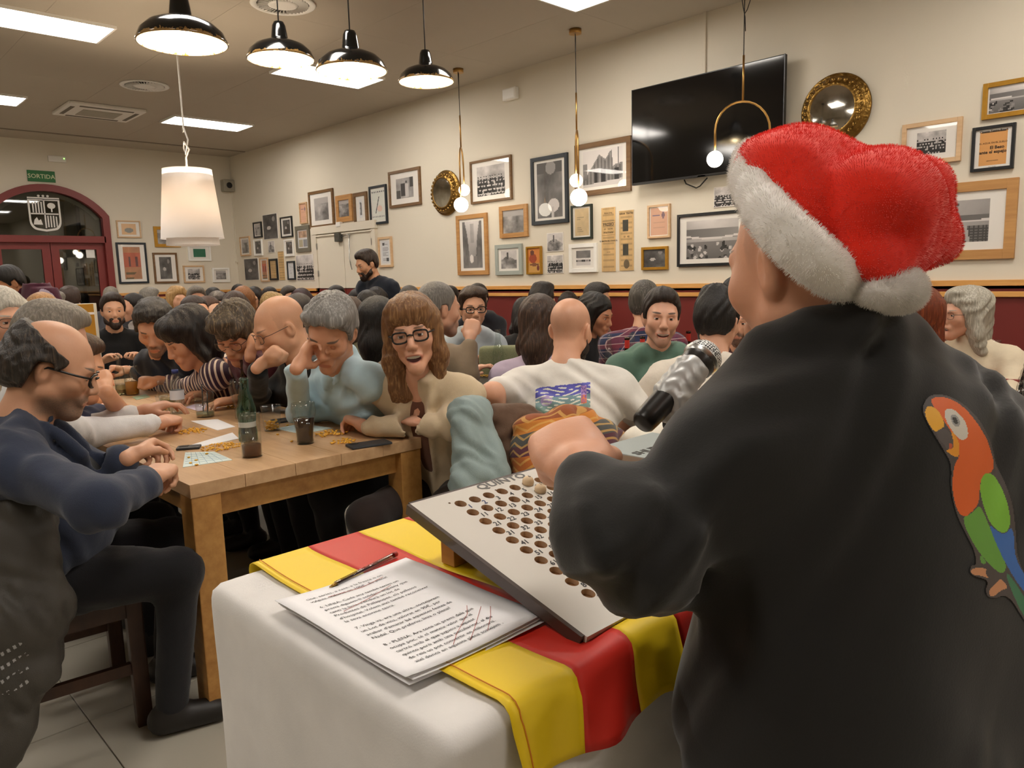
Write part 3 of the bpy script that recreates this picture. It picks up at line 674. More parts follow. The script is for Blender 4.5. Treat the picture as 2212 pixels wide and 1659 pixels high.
def picture(tl, br, fcol, fw, mw, kind, label, wall='r', cell=.009):
    PIC_N[0] += 1; seed = PIC_N[0]*13
    off = .02 if fcol else .005
    A, B = (PY(*tl, YW-off), PY(*br, YW-off)) if wall == 'r' else (PX(*tl, XD+off), PX(*br, XD+off))
    C_ = (A+B)/2; W_ = abs(B[0]-A[0]) if wall == 'r' else abs(B[1]-A[1]); H_ = A[2]-B[2]
    base = (C_[0], YW, C_[2]) if wall == 'r' else (XD, C_[1], C_[2])
    t = thing('framed_picture' if fcol else 'photo_print', label, 'picture', base, 0, 'pictures on the walls')
    t.matrix_world = frame(base, (1, 0, 0), (0, -1, 0)) if wall == 'r' else frame(base, (0, 1, 0), (1, 0, 0))
    if not fcol:
        MB().box((0, 0, .004), (W_, H_, .008)).build('backing', M_MAT, t); g = .006 if kind != 'clip' else .0
        link('print', print_mesh(kind, W_-2*g, H_-2*g, .0085, seed, cell), M_PRINT, t); return t, W_, H_
    d = .026; f = MB()
    for sx in (-1, 1): f.box((sx*(W_/2-fw/2), 0, d/2), (fw, H_, d), bev=.002)
    for sy in (-1, 1): f.box((0, sy*(H_/2-fw/2), d/2), (W_-2*fw, fw, d), bev=.002)
    f.build('frame', FM[fcol], t)
    MB().box((0, 0, .007), (W_-1.9*fw, H_-1.9*fw, .01)).build('mount', M_MAT, t)
    iw, ih = W_-2*fw-1.7*mw, H_-2*fw-1.0*mw
    link('print', print_mesh(kind, iw, ih, .0125, seed, cell), M_PRINT, t)
    MB().box((0, 0, .018), (W_-1.9*fw, H_-1.9*fw, .002)).build('glazing', G_PIC, t)
    return t, W_, H_
PICS = [
 ((517, 512.5), (541, 551.6), 'pale', .02, .05, 'photo', 'small pale wood frame, leftmost on the picture wall beside the corner'),
 ((545.8, 481), (565.7, 512.5), 'blk', .025, .03, 'photo', 'small black frame left of the unframed dark photo'),
 ((567, 465), (601.5, 514.7), None, 0, 0, 'dark', 'unframed dark photo between two small black frames'),
 ((604.3, 470), (632, 511.4), 'blk', .02, .06, 'dark', 'black frame with wide white mount right of the dark photo'),
 ((546.8, 518), (566.8, 551.6), 'wht', .02, .03, 'dark', 'small white frame under the small black frame near the corner'),
 ((578.7, 521), (594, 545), None, 0, 0, 'mtn', 'tiny unframed photo above the brown newspaper strip'),
 ((612.8, 518), (635, 552.7), 'wht', .02, .04, 'dark', 'small white frame beside the grey double-picture frame'),
 ((527, 559.6), (560.3, 604.8), None, 0, 0, 'dark', 'unframed dark photo lowest at the room corner'),
 ((560, 557.5), (581, 608), 'pale', .02, .05, 'poster', 'pale wood frame with reddish print low near the corner'),
 ((580, 559.6), (600.4, 605), 'blk', .03, .0, 'clip', 'black frame with old yellow sheet beside the brown strip'),
 ((600, 543.6), (617, 604.8), None, 0, 0, 'clip', 'narrow brown newspaper strip low near the corner'),
 ((619, 564.6), (637.8, 604.3), 'navy', .025, .0, 'sketch', 'small black frame with a pale pencil sketch'),
 ((639, 551.6), (679.6, 604.8), None, 0, 0, 'crowd', 'unframed human tower photo left of the cream side door'),
 ((636.7, 489.7), (670.3, 543), 'grey', .06, .0, 'quad', 'grey frame holding several small pictures above the tower photo'),
 ((645.4, 438.7), (664, 482), 'pale', .02, .0, 'pinkdoc', 'narrow pale wood frame left of the large brown frame'),
 ((665, 416), (722.5, 488), 'brn', .04, .13, 'photo', 'large brown frame with glare above the side door'),
 ((724, 424), (761.7, 476.7), 'oak', .07, .0, 'photo', 'square oak frame above the side door'),
 ((762, 418), (794.7, 484), 'brn', .05, .09, 'cutout', 'brown frame with a dark cut-out shape beside the oak frame'),
 ((796, 404), (837, 482), 'navy', .03, .03, 'skate', 'tall black frame with a drawn poster above the standing man'),
 ((838, 372.5), (909.5, 441), 'brn', .035, .14, 'dance', 'highest brown frame with dancing couple photo left of the round mirror'),
 ((815.7, 513), (847.8, 576.5), 'pale', .03, .04, 'doc', 'pale wood frame with printed page right of the side door'),
 ((1014.4, 350.3), (1105.5, 430.2), 'brn', .025, .1, 'crowd', 'brown frame with crowd photo right of the round brass mirror'),
 ((1145.7, 343), (1227.7, 480), 'navy', .04, .05, 'parade', 'tall blue-black frame with street parade photo'),
 ((1241, 314.8), (1362.7, 411.8), 'brn', .05, .06, 'building', 'large brown frame with old building photo left of the television'),
 ((984.7, 466.7), (1055, 593), 'oak', .05, .06, 'street', 'tall oak frame with narrow street photo under the globe pendant'),
 ((1078, 447), (1139.6, 510.5), 'oak', .05, .0, 'photo', 'square oak frame with faded photo below the crowd picture'),
 ((1069, 529.6), (1128, 593), 'blue', .045, .05, 'mtn', 'blue-grey double moulded frame with small photo'),
 ((1136, 533.3), (1170, 592), 'gold', .02, .0, 'paint', 'small gilt frame with orange painted figure'),
 ((1181.5, 504), (1217.3, 542), None, 0, 0, 'mtn', 'unframed mountain photo, upper of the stacked pair'),
 ((1181.5, 551.7), (1217.3, 589.7), None, 0, 0, 'crowd', 'unframed group photo, lower of the stacked pair'),
 ((1228.8, 527.9), (1290, 587.5), 'wht', .04, .06, 'row', 'white frame with photo of a row of people in white caps'),
 ((1233, 445), (1279, 515), 'grn', .02, .03, 'letter', 'dark green frame with yellowed letter above the white frame'),
 ((1299.3, 449.7), (1330.8, 586), None, 0, 0, 'clip', 'long newspaper strip headed PASSIO'),
 ((1337.7, 455.8), (1369.6, 583.9), None, 0, 0, 'clip', 'long theatre bill strip with two dark portraits'),
 ((1398.5, 444.4), (1447, 512.8), 'pale', .02, .015, 'pinkdoc', 'pale wood frame with pink handbill below the television'),
 ((1385.5, 534.5), (1442, 582), 'gold', .025, .0, 'dark', 'small gilt frame with dark hall photo below the pink handbill'),
 ((1463, 464.4), (1615, 572), 'blk', .025, .08, 'hall', 'large black frame with banquet hall photo beside the santa hat'),
 ((1542.4, 405), (1605, 443), None, 0, 0, 'crowd', 'unframed group photo directly under the television'),
 ((1838, 336), (1924, 430), 'blk', .03, .06, 'photo', 'black frame mostly hidden behind the santa hat'),
 ((1949.6, 270.4), (2074.5, 347), 'pale', .03, .08, 'crowd', 'pale wood frame with meeting photo above the santa hat'),
 ((2124.4, 181.8), (2285, 236), 'gold', .03, .01, 'hall', 'gilt frame with empty hall photo cut by the right edge'),
 ((2101, 276.8), (2188.8, 363), 'blk', .02, .03, 'orange', 'black frame with orange theatre bill near the right edge'),
 ((1985, 403), (2190, 558), 'oak', .065, .11, 'seats', 'large oak frame with theatre seats photo behind the santa hat'),
 ((250.6, 475.7), (306, 514), 'pale', .02, .06, 'plate', 'pale frame with orange print, upper left beside the arched door', 'l'),
 ((331, 489), (391, 534), 'gold', .05, .0, 'photo', 'gilt frame with street photo partly behind the drum lamp', 'l'),
 ((249.4, 523.5), (322.8, 611.6), 'navy', .03, .08, 'poster', 'tall black frame with red theatre poster beside the arched door', 'l'),
 ((329, 545.8), (387.3, 611), 'brn', .03, .08, 'dark', 'brown frame with stage photo between poster and pale frame', 'l'),
 ((405, 529), (457, 563.5), 'wht', .03, .07, 'green', 'white frame with plain green picture under the drum lamp', 'l'),
 ((395, 573.7), (443.5, 610), 'pale', .025, .06, 'crowd', 'pale wood frame with group photo below the green picture', 'l'),
 ((458, 578.7), (497.5, 609), 'wht', .03, .04, 'photo', 'white frame with grey photo nearest the room corner', 'l'),
]
INK = mat('black_ink', '2a231c', .8); 
for P_ in PICS:
    t, W_, H_ = picture(*P_[:7], *(P_[7:] or ['r']))
    lab = P_[6]
    if 'PASSIO' in lab:
        T = lambda y, s, b, bo=.0: text('lettering', b, s, INK, Matrix.Translation((0, y*H_, .0092)), t, 'CENTER', bold=bo)
        T(.215, .042, 'PASSIO', .0008); T(.155, .02, 'EST  TEATRE'); T(.10, .022, 'A les 5 tarda'); T(-.03, .018, 'EL MARTIRI DEL GOLGOTA', .0004); T(.40, .022, 'PRINCIPAL'); T(-.2, .012, 'acte unic'); 
        for yy in (.26, .07, .29): MB().box((0, yy*H_, .0088), (W_*.9, .002, .001)).build('rule', INK, t)
    if 'theatre bill strip' in lab:
        text('lettering', 'GRAN  TEATRE', .024, INK, Matrix.Translation((0, .435*H_, .0092)), t, 'CENTER', bold=.0006); text('lettering', '10   40', .026, INK, Matrix.Translation((0, .05*H_, .0092)), t, 'CENTER')
        for yy in (.25, -.15): MB().box((-.01, yy*H_, .009), (W_*.38, H_*.19, .001)).build('portrait', mat('dark_portrait', '3b3a30', .6, var=.5, vs=25), t)
        MB().sphere((0, -.39*H_, .0085), (.035, .045, .001), 16).build('portrait', mat('brown_portrait', '6a5a42', .6, var=.4, vs=25), t)
    if 'orange theatre bill' in lab:
        for yy, s, b, bo in ((.1, .026, 'EL AGUA EN EL SUELO', 0), (-.02, .045, '      El Beso', .0016), (-.115, .045, 'ante el espejo', .0016), (-.29, .014, 'SERVICIO NUEVO', 0), (.36, .03, 'Cinema Teatre Bosch', .001), (-.42, .012, 'Cine y Mundo', 0)): text('lettering', b, s*.62, INK, Matrix.Translation((0, yy*H_, .0132)), t, 'CENTER', bold=bo*.5)
# round brass mirrors
M_ANT = mat('antique_brass', '8a6a36', .34, 1., var=.45, vs=22, bump=.6, bs=28, bd=.02)
nm = N('foxed_mirror'); f_ = nm.noise(nm.obco(), 5, 5); nm.col(nm.ramp(f_, [(.3, srgb('8f8a7c')), (.6, srgb('cfccc4'))])); nm.set(Metallic=1., Roughness=.06); M_MIR = nm.m
def mirror(px, py, Rr, label):
    p = PY(px, py); t = thing('round_mirror', label, 'mirror', (p[0], YW, p[2]), 0, 'round brass mirrors'); t.matrix_world = frame((p[0], YW, p[2]), (1, 0, 0), (0, -1, 0))
    MB().lathe([(Rr*.9, .0), (Rr, .004), (Rr, .016), (Rr*.97, .024), (Rr*.93, .022), (Rr*.88, .04), (Rr*.78, .066), (Rr*.7, .078), (Rr*.645, .082), (Rr*.63, .076)], 56, caps=False).build('embossed_rim', M_ANT, t)
    for k in range(28):
        a_ = 2*math.pi*k/28; MB().sphere((Rr*.8*math.cos(a_), Rr*.8*math.sin(a_), .064), (.018, .018, .010), 8).build('embossed_leaf', M_ANT, t)
    MB().lathe([(0, .084), (Rr*.3, .083), (Rr*.64, .076)], 48, caps=False).build('mirror_glass', M_MIR, t)
mirror(965, 417, .265, 'round brass mirror left of the globe pendant, smaller in view'); mirror(1806, 238, .265, 'round embossed brass mirror above the santa hat')
# television
A, B = PY(1365, 195, 5.8), PY(1368, 401, 5.8); tw, th = 1.46, A[2]-B[2]
nT = N('glossy_tv_screen'); nT.col(srgb('0a0a0b')); nT.set(Roughness=.07, Coat_Weight=.0); nT.b.inputs['Specular IOR Level'].default_value = .6; M_SCR = nT.m
xr = PY(1697, 114, 5.8)[0]; tw = xr-A[0]; tc_ = ((A[0]+xr)/2, YW, (A[2]+B[2])/2)
tv = thing('television', 'large black flat television switched off on the picture wall', 'television', tc_); tv.matrix_world = frame(tc_, (1, 0, 0), (0, -1, 0))
MB().box((0, 0, .105), (tw, th, .035), bev=.004).build('casing', M_BLACK, tv); MB().box((0, .006, .1235), (tw-.014, th-.03, .003)).build('screen', M_SCR, tv)
for sx in (-1, 1): MB().box((sx*(tw/2-.003), 0, .1235), (.006, th, .006)).build('bezel', mat('steel_bezel', '57585c', .3, .8), tv); MB().box((0, 0, .047), (.5, .4, .08)).build('bracket', M_BLACK, tv); MB().box((0, -th/2+.008, .126), (.07, .01, .002)).build('logo_strip', mat('grey_mark', '777777', .4), tv)
pts = [PY(x, y, 5.88) for x, y in ((1478, 388), (1482, 397), (1504, 406), (1512, 402), (1528, 384))]
o = MB().tube([p-np.array(tc_) for p in pts], .006, 6).build('tv_cable', M_FLEX, None, tc_); tag(o, 'thin black cable looping below the television', 'cable')
# ================================================================ PEOPLE LIBRARY
def skin_mat(tone, hair):
    key = ('skin', tone, hair)
    if key in _mats: return _mats[key]
    n = N('skin'); c = srgb(tone); co = n.obco(); ns = n.noise(co, 22, 4)
    base = n.mix(ns, [c[0]*.9, c[1]*.82, c[2]*.78, 1], [min(1, c[0]*1.08), c[1]*1.06, c[2]*1.05, 1])
    at = n.n('ShaderNodeVertexColor'); at.layer_name = 'm'; sp = n.n('ShaderNodeSeparateColor'); n.l(at.outputs[0], sp.inputs[0])
    at2 = n.n('ShaderNodeVertexColor'); at2.layer_name = 'n'; sp2 = n.n('ShaderNodeSeparateColor'); n.l(at2.outputs[0], sp2.inputs[0])
    st = lambda v, a, b: n.ramp(v, [(a, (0, 0, 0)), (b, (1, 1, 1))])
    hc = srgb(hair)
    x = n.mix(st(sp.outputs[0], .0, .25), base, [c[0]*.8, c[1]*.56, c[2]*.56, 1])
    hn = n.noise(co, 300, 2)
    x = n.mix(n.math('MULTIPLY', sp.outputs[2], n.math('MULTIPLY_ADD', hn, .7, .55)), x, dk(hc, .9))
    x = n.mix(n.math('MULTIPLY', st(sp.outputs[1], .0, .3), .85), x, dk(hc, .8))
    x = n.mix(st(sp2.outputs[1], .0, .2), x, [c[0]*.75, c[1]*.45, c[2]*.4, 1])
    x = n.mix(st(sp2.outputs[0], .0, .2), x, srgb('4a1815'))
    x = n.mix(st(sp2.outputs[2], .0, .15), x, srgb('e8e2d6'))
    n.col(x); n.set(Roughness=.48, Subsurface_Weight=.08); n.b.inputs['Subsurface Radius'].default_value = (.012, .005, .003)
    n.bump(n.noise(co, 170, 3), .08, .003); _mats[key] = n.m; return n.m
def eye_mat(tone, iris='4a3220'):
    key = ('eye', tone, iris)
    if key in _mats: return _mats[key]
    n = N('eye'); at = n.n('ShaderNodeVertexColor'); at.layer_name = 'm'; sp = n.n('ShaderNodeSeparateColor'); n.l(at.outputs[0], sp.inputs[0])
    x = n.ramp(sp.outputs[0], [(0, srgb('d9d3cb')), (.83, srgb('d9d3cb')), (.87, srgb(iris)), (.94, srgb(iris)), (.955, srgb('070606'))])
    c = srgb(tone); x = n.mix(n.ramp(sp.outputs[1], [(.49, (0, 0, 0)), (.5, (1, 1, 1))]), x, [c[0]*.8, c[1]*.68, c[2]*.62, 1])
    x = n.mix(n.ramp(sp.outputs[1], [(.44, (0, 0, 0)), (.46, (1, 1, 1)), (.51, (1, 1, 1)), (.53, (0, 0, 0))]), x, srgb('2a1a14'))
    n.col(x); n.set(Roughness=.3); _mats[key] = n.m; return n.m
def hair_mat(c, c2=None, stretch=(95, 95, 5)):
    key = ('hair', c, c2)
    if key in _mats: return _mats[key]
    n = N('hair'); a = srgb(c); b = srgb(c2) if c2 else dk(a, 1.9)
    co = n.obco(stretch); f = n.noise(co, 1.6, 4, .6)
    n.col(n.ramp(f, [(.3, dk(a, .62)), (.52, a), (.78, b)])); n.set(Roughness=.42); n.b.inputs['Specular IOR Level'].default_value = .35; n.bump(f, .7, .006); _mats[key] = n.m; return n.m
def cloth(name, c, rough=.85, kind=None, c2=None, sheen=.15):
    key = ('cloth', name, c, kind, c2)
    if key in _mats: return _mats[key]
    n = N(name); a = srgb(c); co = n.obco(); f = n.noise(co, 14, 4)
    x = n.mix(f, dk(a, .86), dk(a, 1.12))
    if kind == 'stripe':
        s = n.n('ShaderNodeSeparateXYZ'); n.l(n.obco((1, 1, 1), (0, .35, -YAW)), s.inputs[0])
        x = n.mix(n.ramp(n.math('SINE', n.math('MULTIPLY', s.outputs[0], 240)), [(.38, (0, 0, 0)), (.45, (1, 1, 1))]), srgb(c2), x)
    elif kind == 'plaid':
        s = n.n('ShaderNodeSeparateXYZ'); n.l(n.obco((1, 1, 1), (0, .1, .8)), s.inputs[0])
        for k, (fr, col_) in enumerate(((70, c2), (150, 'c8b0ac'))):
            for ax_ in (0, 2): x = n.mix(n.math('MULTIPLY', n.ramp(n.math('SINE', n.math('MULTIPLY', s.outputs[ax_], fr)), [(.55 if k == 0 else .93, (0, 0, 0)), (.62 if k == 0 else .97, (1, 1, 1))]), .6), x, srgb(col_))
    elif kind == 'dots':
        v = n.n('ShaderNodeTexVoronoi', Scale=160.); n.l(co, v.inputs['Vector']); x = n.mix(n.ramp(v.outputs['Distance'], [(.22, (1, 1, 1)), (.27, (0, 0, 0))]), x, srgb(c2))
    elif kind == 'weave':
        s = n.n('ShaderNodeSeparateXYZ'); n.l(n.obco((1, 1, 1), (.0, .25, .2)), s.inputs[0]); zz = n.math('ADD', n.math('MULTIPLY', s.outputs[2], 1.), n.math('MULTIPLY', n.noise(co, 2.5, 1), .16))
        wv = n.math('MULTIPLY_ADD', zz, 2.6, .3); fr_ = n.math('FRACT', wv)
        x = n.ramp(fr_, [(0, srgb('5a2430')), (.13, srgb('b0652f')), (.26, srgb('55303a')), (.36, srgb('4d4d4a')), (.48, srgb('c07a34')), (.58, srgb('8a4a26')), (.7, srgb('4a4c4a')), (.82, srgb('6d2634')), (.93, srgb('a34a2c'))], 'CONSTANT')
        zg = n.math('PINGPONG', n.math('MULTIPLY', s.outputs[0], 28.), 1.); q = n.math('SINE', n.math('ADD', n.math('MULTIPLY', zz, 210.), n.math('MULTIPLY', zg, 5.)))
        x = n.mix(n.math('MULTIPLY', n.ramp(q, [(.55, (0, 0, 0)), (.7, (1, 1, 1))]), .6), x, srgb('cfa35a'))
    n.col(x); n.set(Roughness=rough, Sheen_Weight=sheen); n.b.inputs['Specular IOR Level'].default_value = .25
    h_ = n.math('ADD', n.math('MULTIPLY', n.noise(co, 9, 3), 1.), n.math('MULTIPLY', n.noise(co, 420, 2), .12)); n.bump(h_, .08 if name in ('black_sweatshirt', 'white_table_linen', 'white_fur', 'red_plush') else .35, .02); _mats[key] = n.m; return n.m

def head_prims(mo=0., smile=0., fat=1.):
    j = -.012*mo
    P = [ell((0, .015, .045), (.074, .094, .083)), ell((0, -.03, -.002), (.0615*fat, .062, .084), k=.03),
         cap((-.047*fat, 0, -.05+j*.5), (0, -.066, -.093+j), .021*fat, .021, k=.03), cap((.047*fat, 0, -.05+j*.5), (0, -.066, -.093+j), .021*fat, .021, k=.03),
         ell((-.04, -.058, -.016), (.023*fat, .02, .02), k=.03), ell((.04, -.058, -.016), (.023*fat, .02, .02), k=.03),
         cap((-.034, -.079, .026), (.034, -.079, .026), .0135, k=.02),
         cap((0, -.09, .016), (0, -.109, -.024), .0085, .0125, k=.014), ell((-.012, -.1, -.03), (.0085, .01, .008), k=.008), ell((.012, -.1, -.03), (.0085, .01, .008), k=.008),
         ell((0, -.086, -.058+j*.4), (.03, .018, .02), k=.015), ell((0, -.078, -.093+j), (.019, .018, .016), k=.02)]
    for s in (-1, 1):
        P.append(ell((s*.031, -.097, .009), (.0175, .012, .0105), k=.012, op=-1))
        P.append(ell((s*.074, .012, -.002), (.011, .02, .031), axes((1, -.35*s, .15*s), (s*.18, .12, 1)), k=.008)); P.append(ell((s*.085, .006, .0), (.006, .010, .017), k=.006, op=-1))
    if mo > 0: P.append(ell((0, -.1, -.066-.007*mo), (.019+.008*smile, .018, .005+.011*mo), k=.006, op=-1))
    else:
        P.append(cap((-.02, -.094, -.0655+.004*smile), (.02, -.094, -.0655+.004*smile), .0055, k=.005)); P.append(cap((-.021, -.1015, -.0625+.006*smile), (0, -.106, -.0635), .002, k=.004, op=-1)); P.append(cap((.021, -.1015, -.0625+.006*smile), (0, -.106, -.0635), .002, k=.004, op=-1))
    return P
HL = {'ring': ([-.13, -.05, -.04, -.03, -.012, .0, .03, .045, .06, .14], [.3, .3, .05, .02, .015, .03, .028, -.05, -.085, -.09]),
      'm': ([-.13, -.09, -.07, -.05, -.033, -.025, -.01, .0, .03, .045, .06, .14], [.1, .092, .08, .06, .03, .0, .0, .03, .028, -.03, -.05, -.055]),
      'hi': ([-.13, -.09, -.06, -.045, -.033, -.025, -.01, .0, .03, .045, .06, .14], [.14, .115, .085, .06, .03, .0, .0, .03, .028, -.03, -.05, -.055]),
      'w': ([-.13, -.09, -.075, -.06, -.045, -.03, .0, .14], [.085, .075, .06, .035, .0, -.05, -.2, -.4]),
      'bang': ([-.13, -.09, -.075, -.06, -.045, -.03, .0, .14], [.045, .04, .03, .01, -.02, -.07, -.2, -.4])}
def hair_prims(style, dn, L=.2):
    t = .011; hl = 'm'; cr = lambda t_: [ell((0, .017, .05), (.0765+t_*.75, .094+t_*.85, .083+t_*1.2)), ell((0, .03, .0), (.0725+t_*.7, .07+t_*.8, .07), k=.03)]
    P = []; cuts = []; amp, fq = .0016, 230
    d3 = np.asarray(dn)*1.
    if style == 'buzz': P = cr(.0045); amp = .0006
    elif style == 'short': P = cr(.013)+[ell((0, -.03, .105), (.055, .055, .035), k=.03)]
    elif style == 'quiff': P = cr(.013)+[ell((0, -.045, .12), (.06, .05, .036), k=.03), ell((0, .02, .13), (.06, .06, .025), k=.03)]; amp = .003; fq = 150
    elif style == 'side': P = cr(.016)+[ell((.03, -.04, .105), (.05, .055, .036), k=.03), ell((-.04, -.03, .09), (.045, .05, .035), k=.03)]; amp = .0028; fq = 140
    elif style == 'curly': P = cr(.024)+[ell((0, -.035, .115), (.065, .06, .04), k=.03)]; amp = .006; fq = 110
    elif style == 'ring': P = cr(.016)+[ell((s*.075, .035, .0), (.024, .05, .05), k=.03) for s in (-1, 1)]+[ell((0, .09, -.01), (.07, .04, .06), k=.03)]; amp = .0042; fq = 105; hl = 'ring'; cuts.append(lambda X, Y, Z: (Z-.062-.55*(Y-.0))*.7)
    elif style == 'messy': P = cr(.018)+[ell((-.02, -.055, .095), (.065, .055, .045), k=.03), ell((.03, -.06, .08), (.05, .045, .045), k=.03), ell((0, .06, -.02), (.07, .05, .05), k=.03)]; amp = .005; fq = 120; hl = 'bang'
    elif style == 'bob': 
        P = cr(.014)+[ell((0, .05, .02), (.085, .07, .08), k=.04)]
        for s in (-1, 1): P.append(cap((s*.072, .0, .05), np.array((s*.08, .012, .02))+d3*L, .03, .032, k=.04))
        P.append(cap((0, .075, .05), np.array((0, .07, .0))+d3*L*.9, .07, .06, k=.05)); hl = 'w'
    elif style in ('long', 'bangs'):
        P = cr(.013)
        for s in (-1, 1): P += [cap((s*.07, -.005, .055), np.array((s*.082, .005, -.03))+d3*.05, .026, .028, k=.04), cap(np.array((s*.082, .005, -.03))+d3*.05, np.array((s*.07, .02, -.02))+d3*L, .028, .026, k=.04)]
        P += [cap((0, .07, .06), np.array((0, .085, -.02))+d3*.06, .066, .06, k=.05), cap(np.array((0, .085, -.02))+d3*.06, np.array((0, .075, -.02))+d3*L, .062, .05, k=.05)]
        if style == 'bangs': P += [ell((-.03, -.055, .085), (.05, .045, .05), k=.03), ell((.028, -.055, .082), (.05, .045, .05), k=.03)]
        hl = 'bang' if style == 'bangs' else 'w'; amp = .0024; fq = 170
    elif style == 'bun': P = cr(.008)+[ell((0, .115, .05), (.035, .035, .035), k=.02)]; hl = 'm'
    elif style == 'pony': P = cr(.008)+[cap((0, .11, .05), np.array((0, .12, .03))+d3*.2, .03, .018, k=.03)]; hl = 'm'
    elif style == 'wavy':
        P = cr(.02)+[ell((0, -.04, .11), (.06, .05, .035), k=.03)]
        for s in (-1, 1): P += [cap((s*.074, .0, .06), np.array((s*.088, .01, .0))+d3*.09, .033, .036, k=.04), cap(np.array((s*.088, .01, .0))+d3*.09, np.array((s*.1, .03, .0))+d3*L, .034, .03, k=.04)]
        P += [cap((0, .07, .06), np.array((0, .085, .0))+d3*L, .075, .06, k=.05)]; hl = 'w'; amp = .004; fq = 90
    hx, hz = HL[hl]
    def fcut(Fd, X, Y, Z):
        c_ = (np.interp(Y, hx, hz).astype(np.float32)-Z)*.75
        Fd = np.maximum(Fd, np.broadcast_to(c_, Fd.shape))
        for cu in cuts: Fd = np.maximum(Fd, cu(X, Y, Z))
        return Fd
    if hl in ('w', 'bang'): P.append(ell((0, -.115, -.045 if hl == 'w' else -.055), (.07 if style == 'wavy' else .062, .075, .115 if hl == 'w' else .085), k=.01, op=-1))
    P.append(('f', fcut, 0))
    if style in ('curly', 'ring'): disp = lambda p: amp*np.sin(p[:, 0]*fq+2*np.sin(p[:, 2]*60))*np.sin(p[:, 1]*fq+2*np.sin(p[:, 0]*70))*np.sin(p[:, 2]*fq+1.)
    else: disp = lambda p: amp*np.sin(np.arctan2(p[:, 0], p[:, 1]-.01)*fq*.075+6*p[:, 2]*10+2.2*np.sin(p[:, 2]*38+p[:, 0]*45))
    return P, disp
def hand_geo(pose, side, h=.0045):
    P = [ell((0, .046, 0), (.040, .054, .0165)), rbox((0, .06, 0), (.026, .018, .001), .0115), cap((0, -.025, 0), (0, .0, 0), .024, .025, k=.02), ell((-side*-.02, .03, -.008), (.017, .03, .013), k=.015)]
    C_ = {'rest': [(22, 34, 20)]*4, 'flat': [(6, 10, 6)]*4, 'fist': [(78, 95, 60)]*4, 'pinch': [(52, 48, 25), (62, 60, 35), (68, 70, 40), (74, 75, 45)], 'half': [(45, 55, 30), (50, 58, 30), (54, 60, 32), (58, 62, 34)], 'cup': [(35, 40, 25)]*4}[pose]
    for i, (x, l) in enumerate(zip((.03, .0105, -.0095, -.0285), ((.042, .025, .02), (.046, .029, .021), (.043, .027, .02), (.033, .02, .018)))):
        p = np.array((x*side, .086-.006*abs(i-1), 0)); a = 0; r = .0093-.0006*(i == 3)
        for s in range(3):
            a += R_(C_[i][s]); q = p+l[s]*np.array((0, math.cos(a), -math.sin(a))); P.append(cap(p, q, r-.0006*s, r-.0009*(s+1), k=.004)); p = q
    if pose == 'fist': P.append(ell((0, .06, -.022), (.036, .036, .030), k=.02))  # fistround
    b = np.array((side*.022, .012, -.008))
    if pose in ('pinch', 'fist', 'half'): c_ = b+np.array((side*.022, .034, -.024)); e_ = c_+np.array((-side*.008, .03, -.016))
    else: c_ = b+np.array((side*.03, .03, -.012)); e_ = c_+np.array((side*.012, .032, -.006))
    P += [cap(b, c_, .014, .0115, k=.015), cap(c_, e_, .011, .0088, k=.006)]
    return sdf(P, h)
def wearable(name, V, Q, mt, parent, base, label=None):
    o = link(name, npmesh(name, V-np.asarray(base, np.float32), Q), mt, parent)
    if label: o['label'] = label
    return o
def folds(amp=.004, w_=.07, seed=0):
    r = np.random.default_rng(seed); K = r.normal(size=(4, 3)); K /= np.linalg.norm(K, axis=1, keepdims=True); f = 2*math.pi/w_
    def d(p):
        a = p@K[0]*f+1.8*np.sin(p@K[1]*f*.45+seed); b = p@K[2]*f*.8+2.1*np.sin(p@K[3]*f*.4+1.3*seed)
        return amp*(np.sin(a)*(.5+.5*np.sin(p@K[3]*f*.3))+.7*np.sin(b)*(.5+.5*np.sin(p@K[1]*f*.27+2)))
    return d
def face_heading(x, y, phi, d=3.):
    r = ray(x, y); return math.atan2(-r[1], -r[0])+R_(phi)
def ik(S, Wp, pole, a=.30, b=.27):
    v = Wp-S; d = np.linalg.norm(v); u = v/d
    if d > (a+b)*.995: f = d/((a+b)*.99); a *= f; b *= f
    c_ = (a*a-b*b+d*d)/(2*d); hh = math.sqrt(max(a*a-c_*c_, 1e-6)); p = pole-u*(pole@u); return S+u*c_+nrm(p)*hh
PEOPLE = []
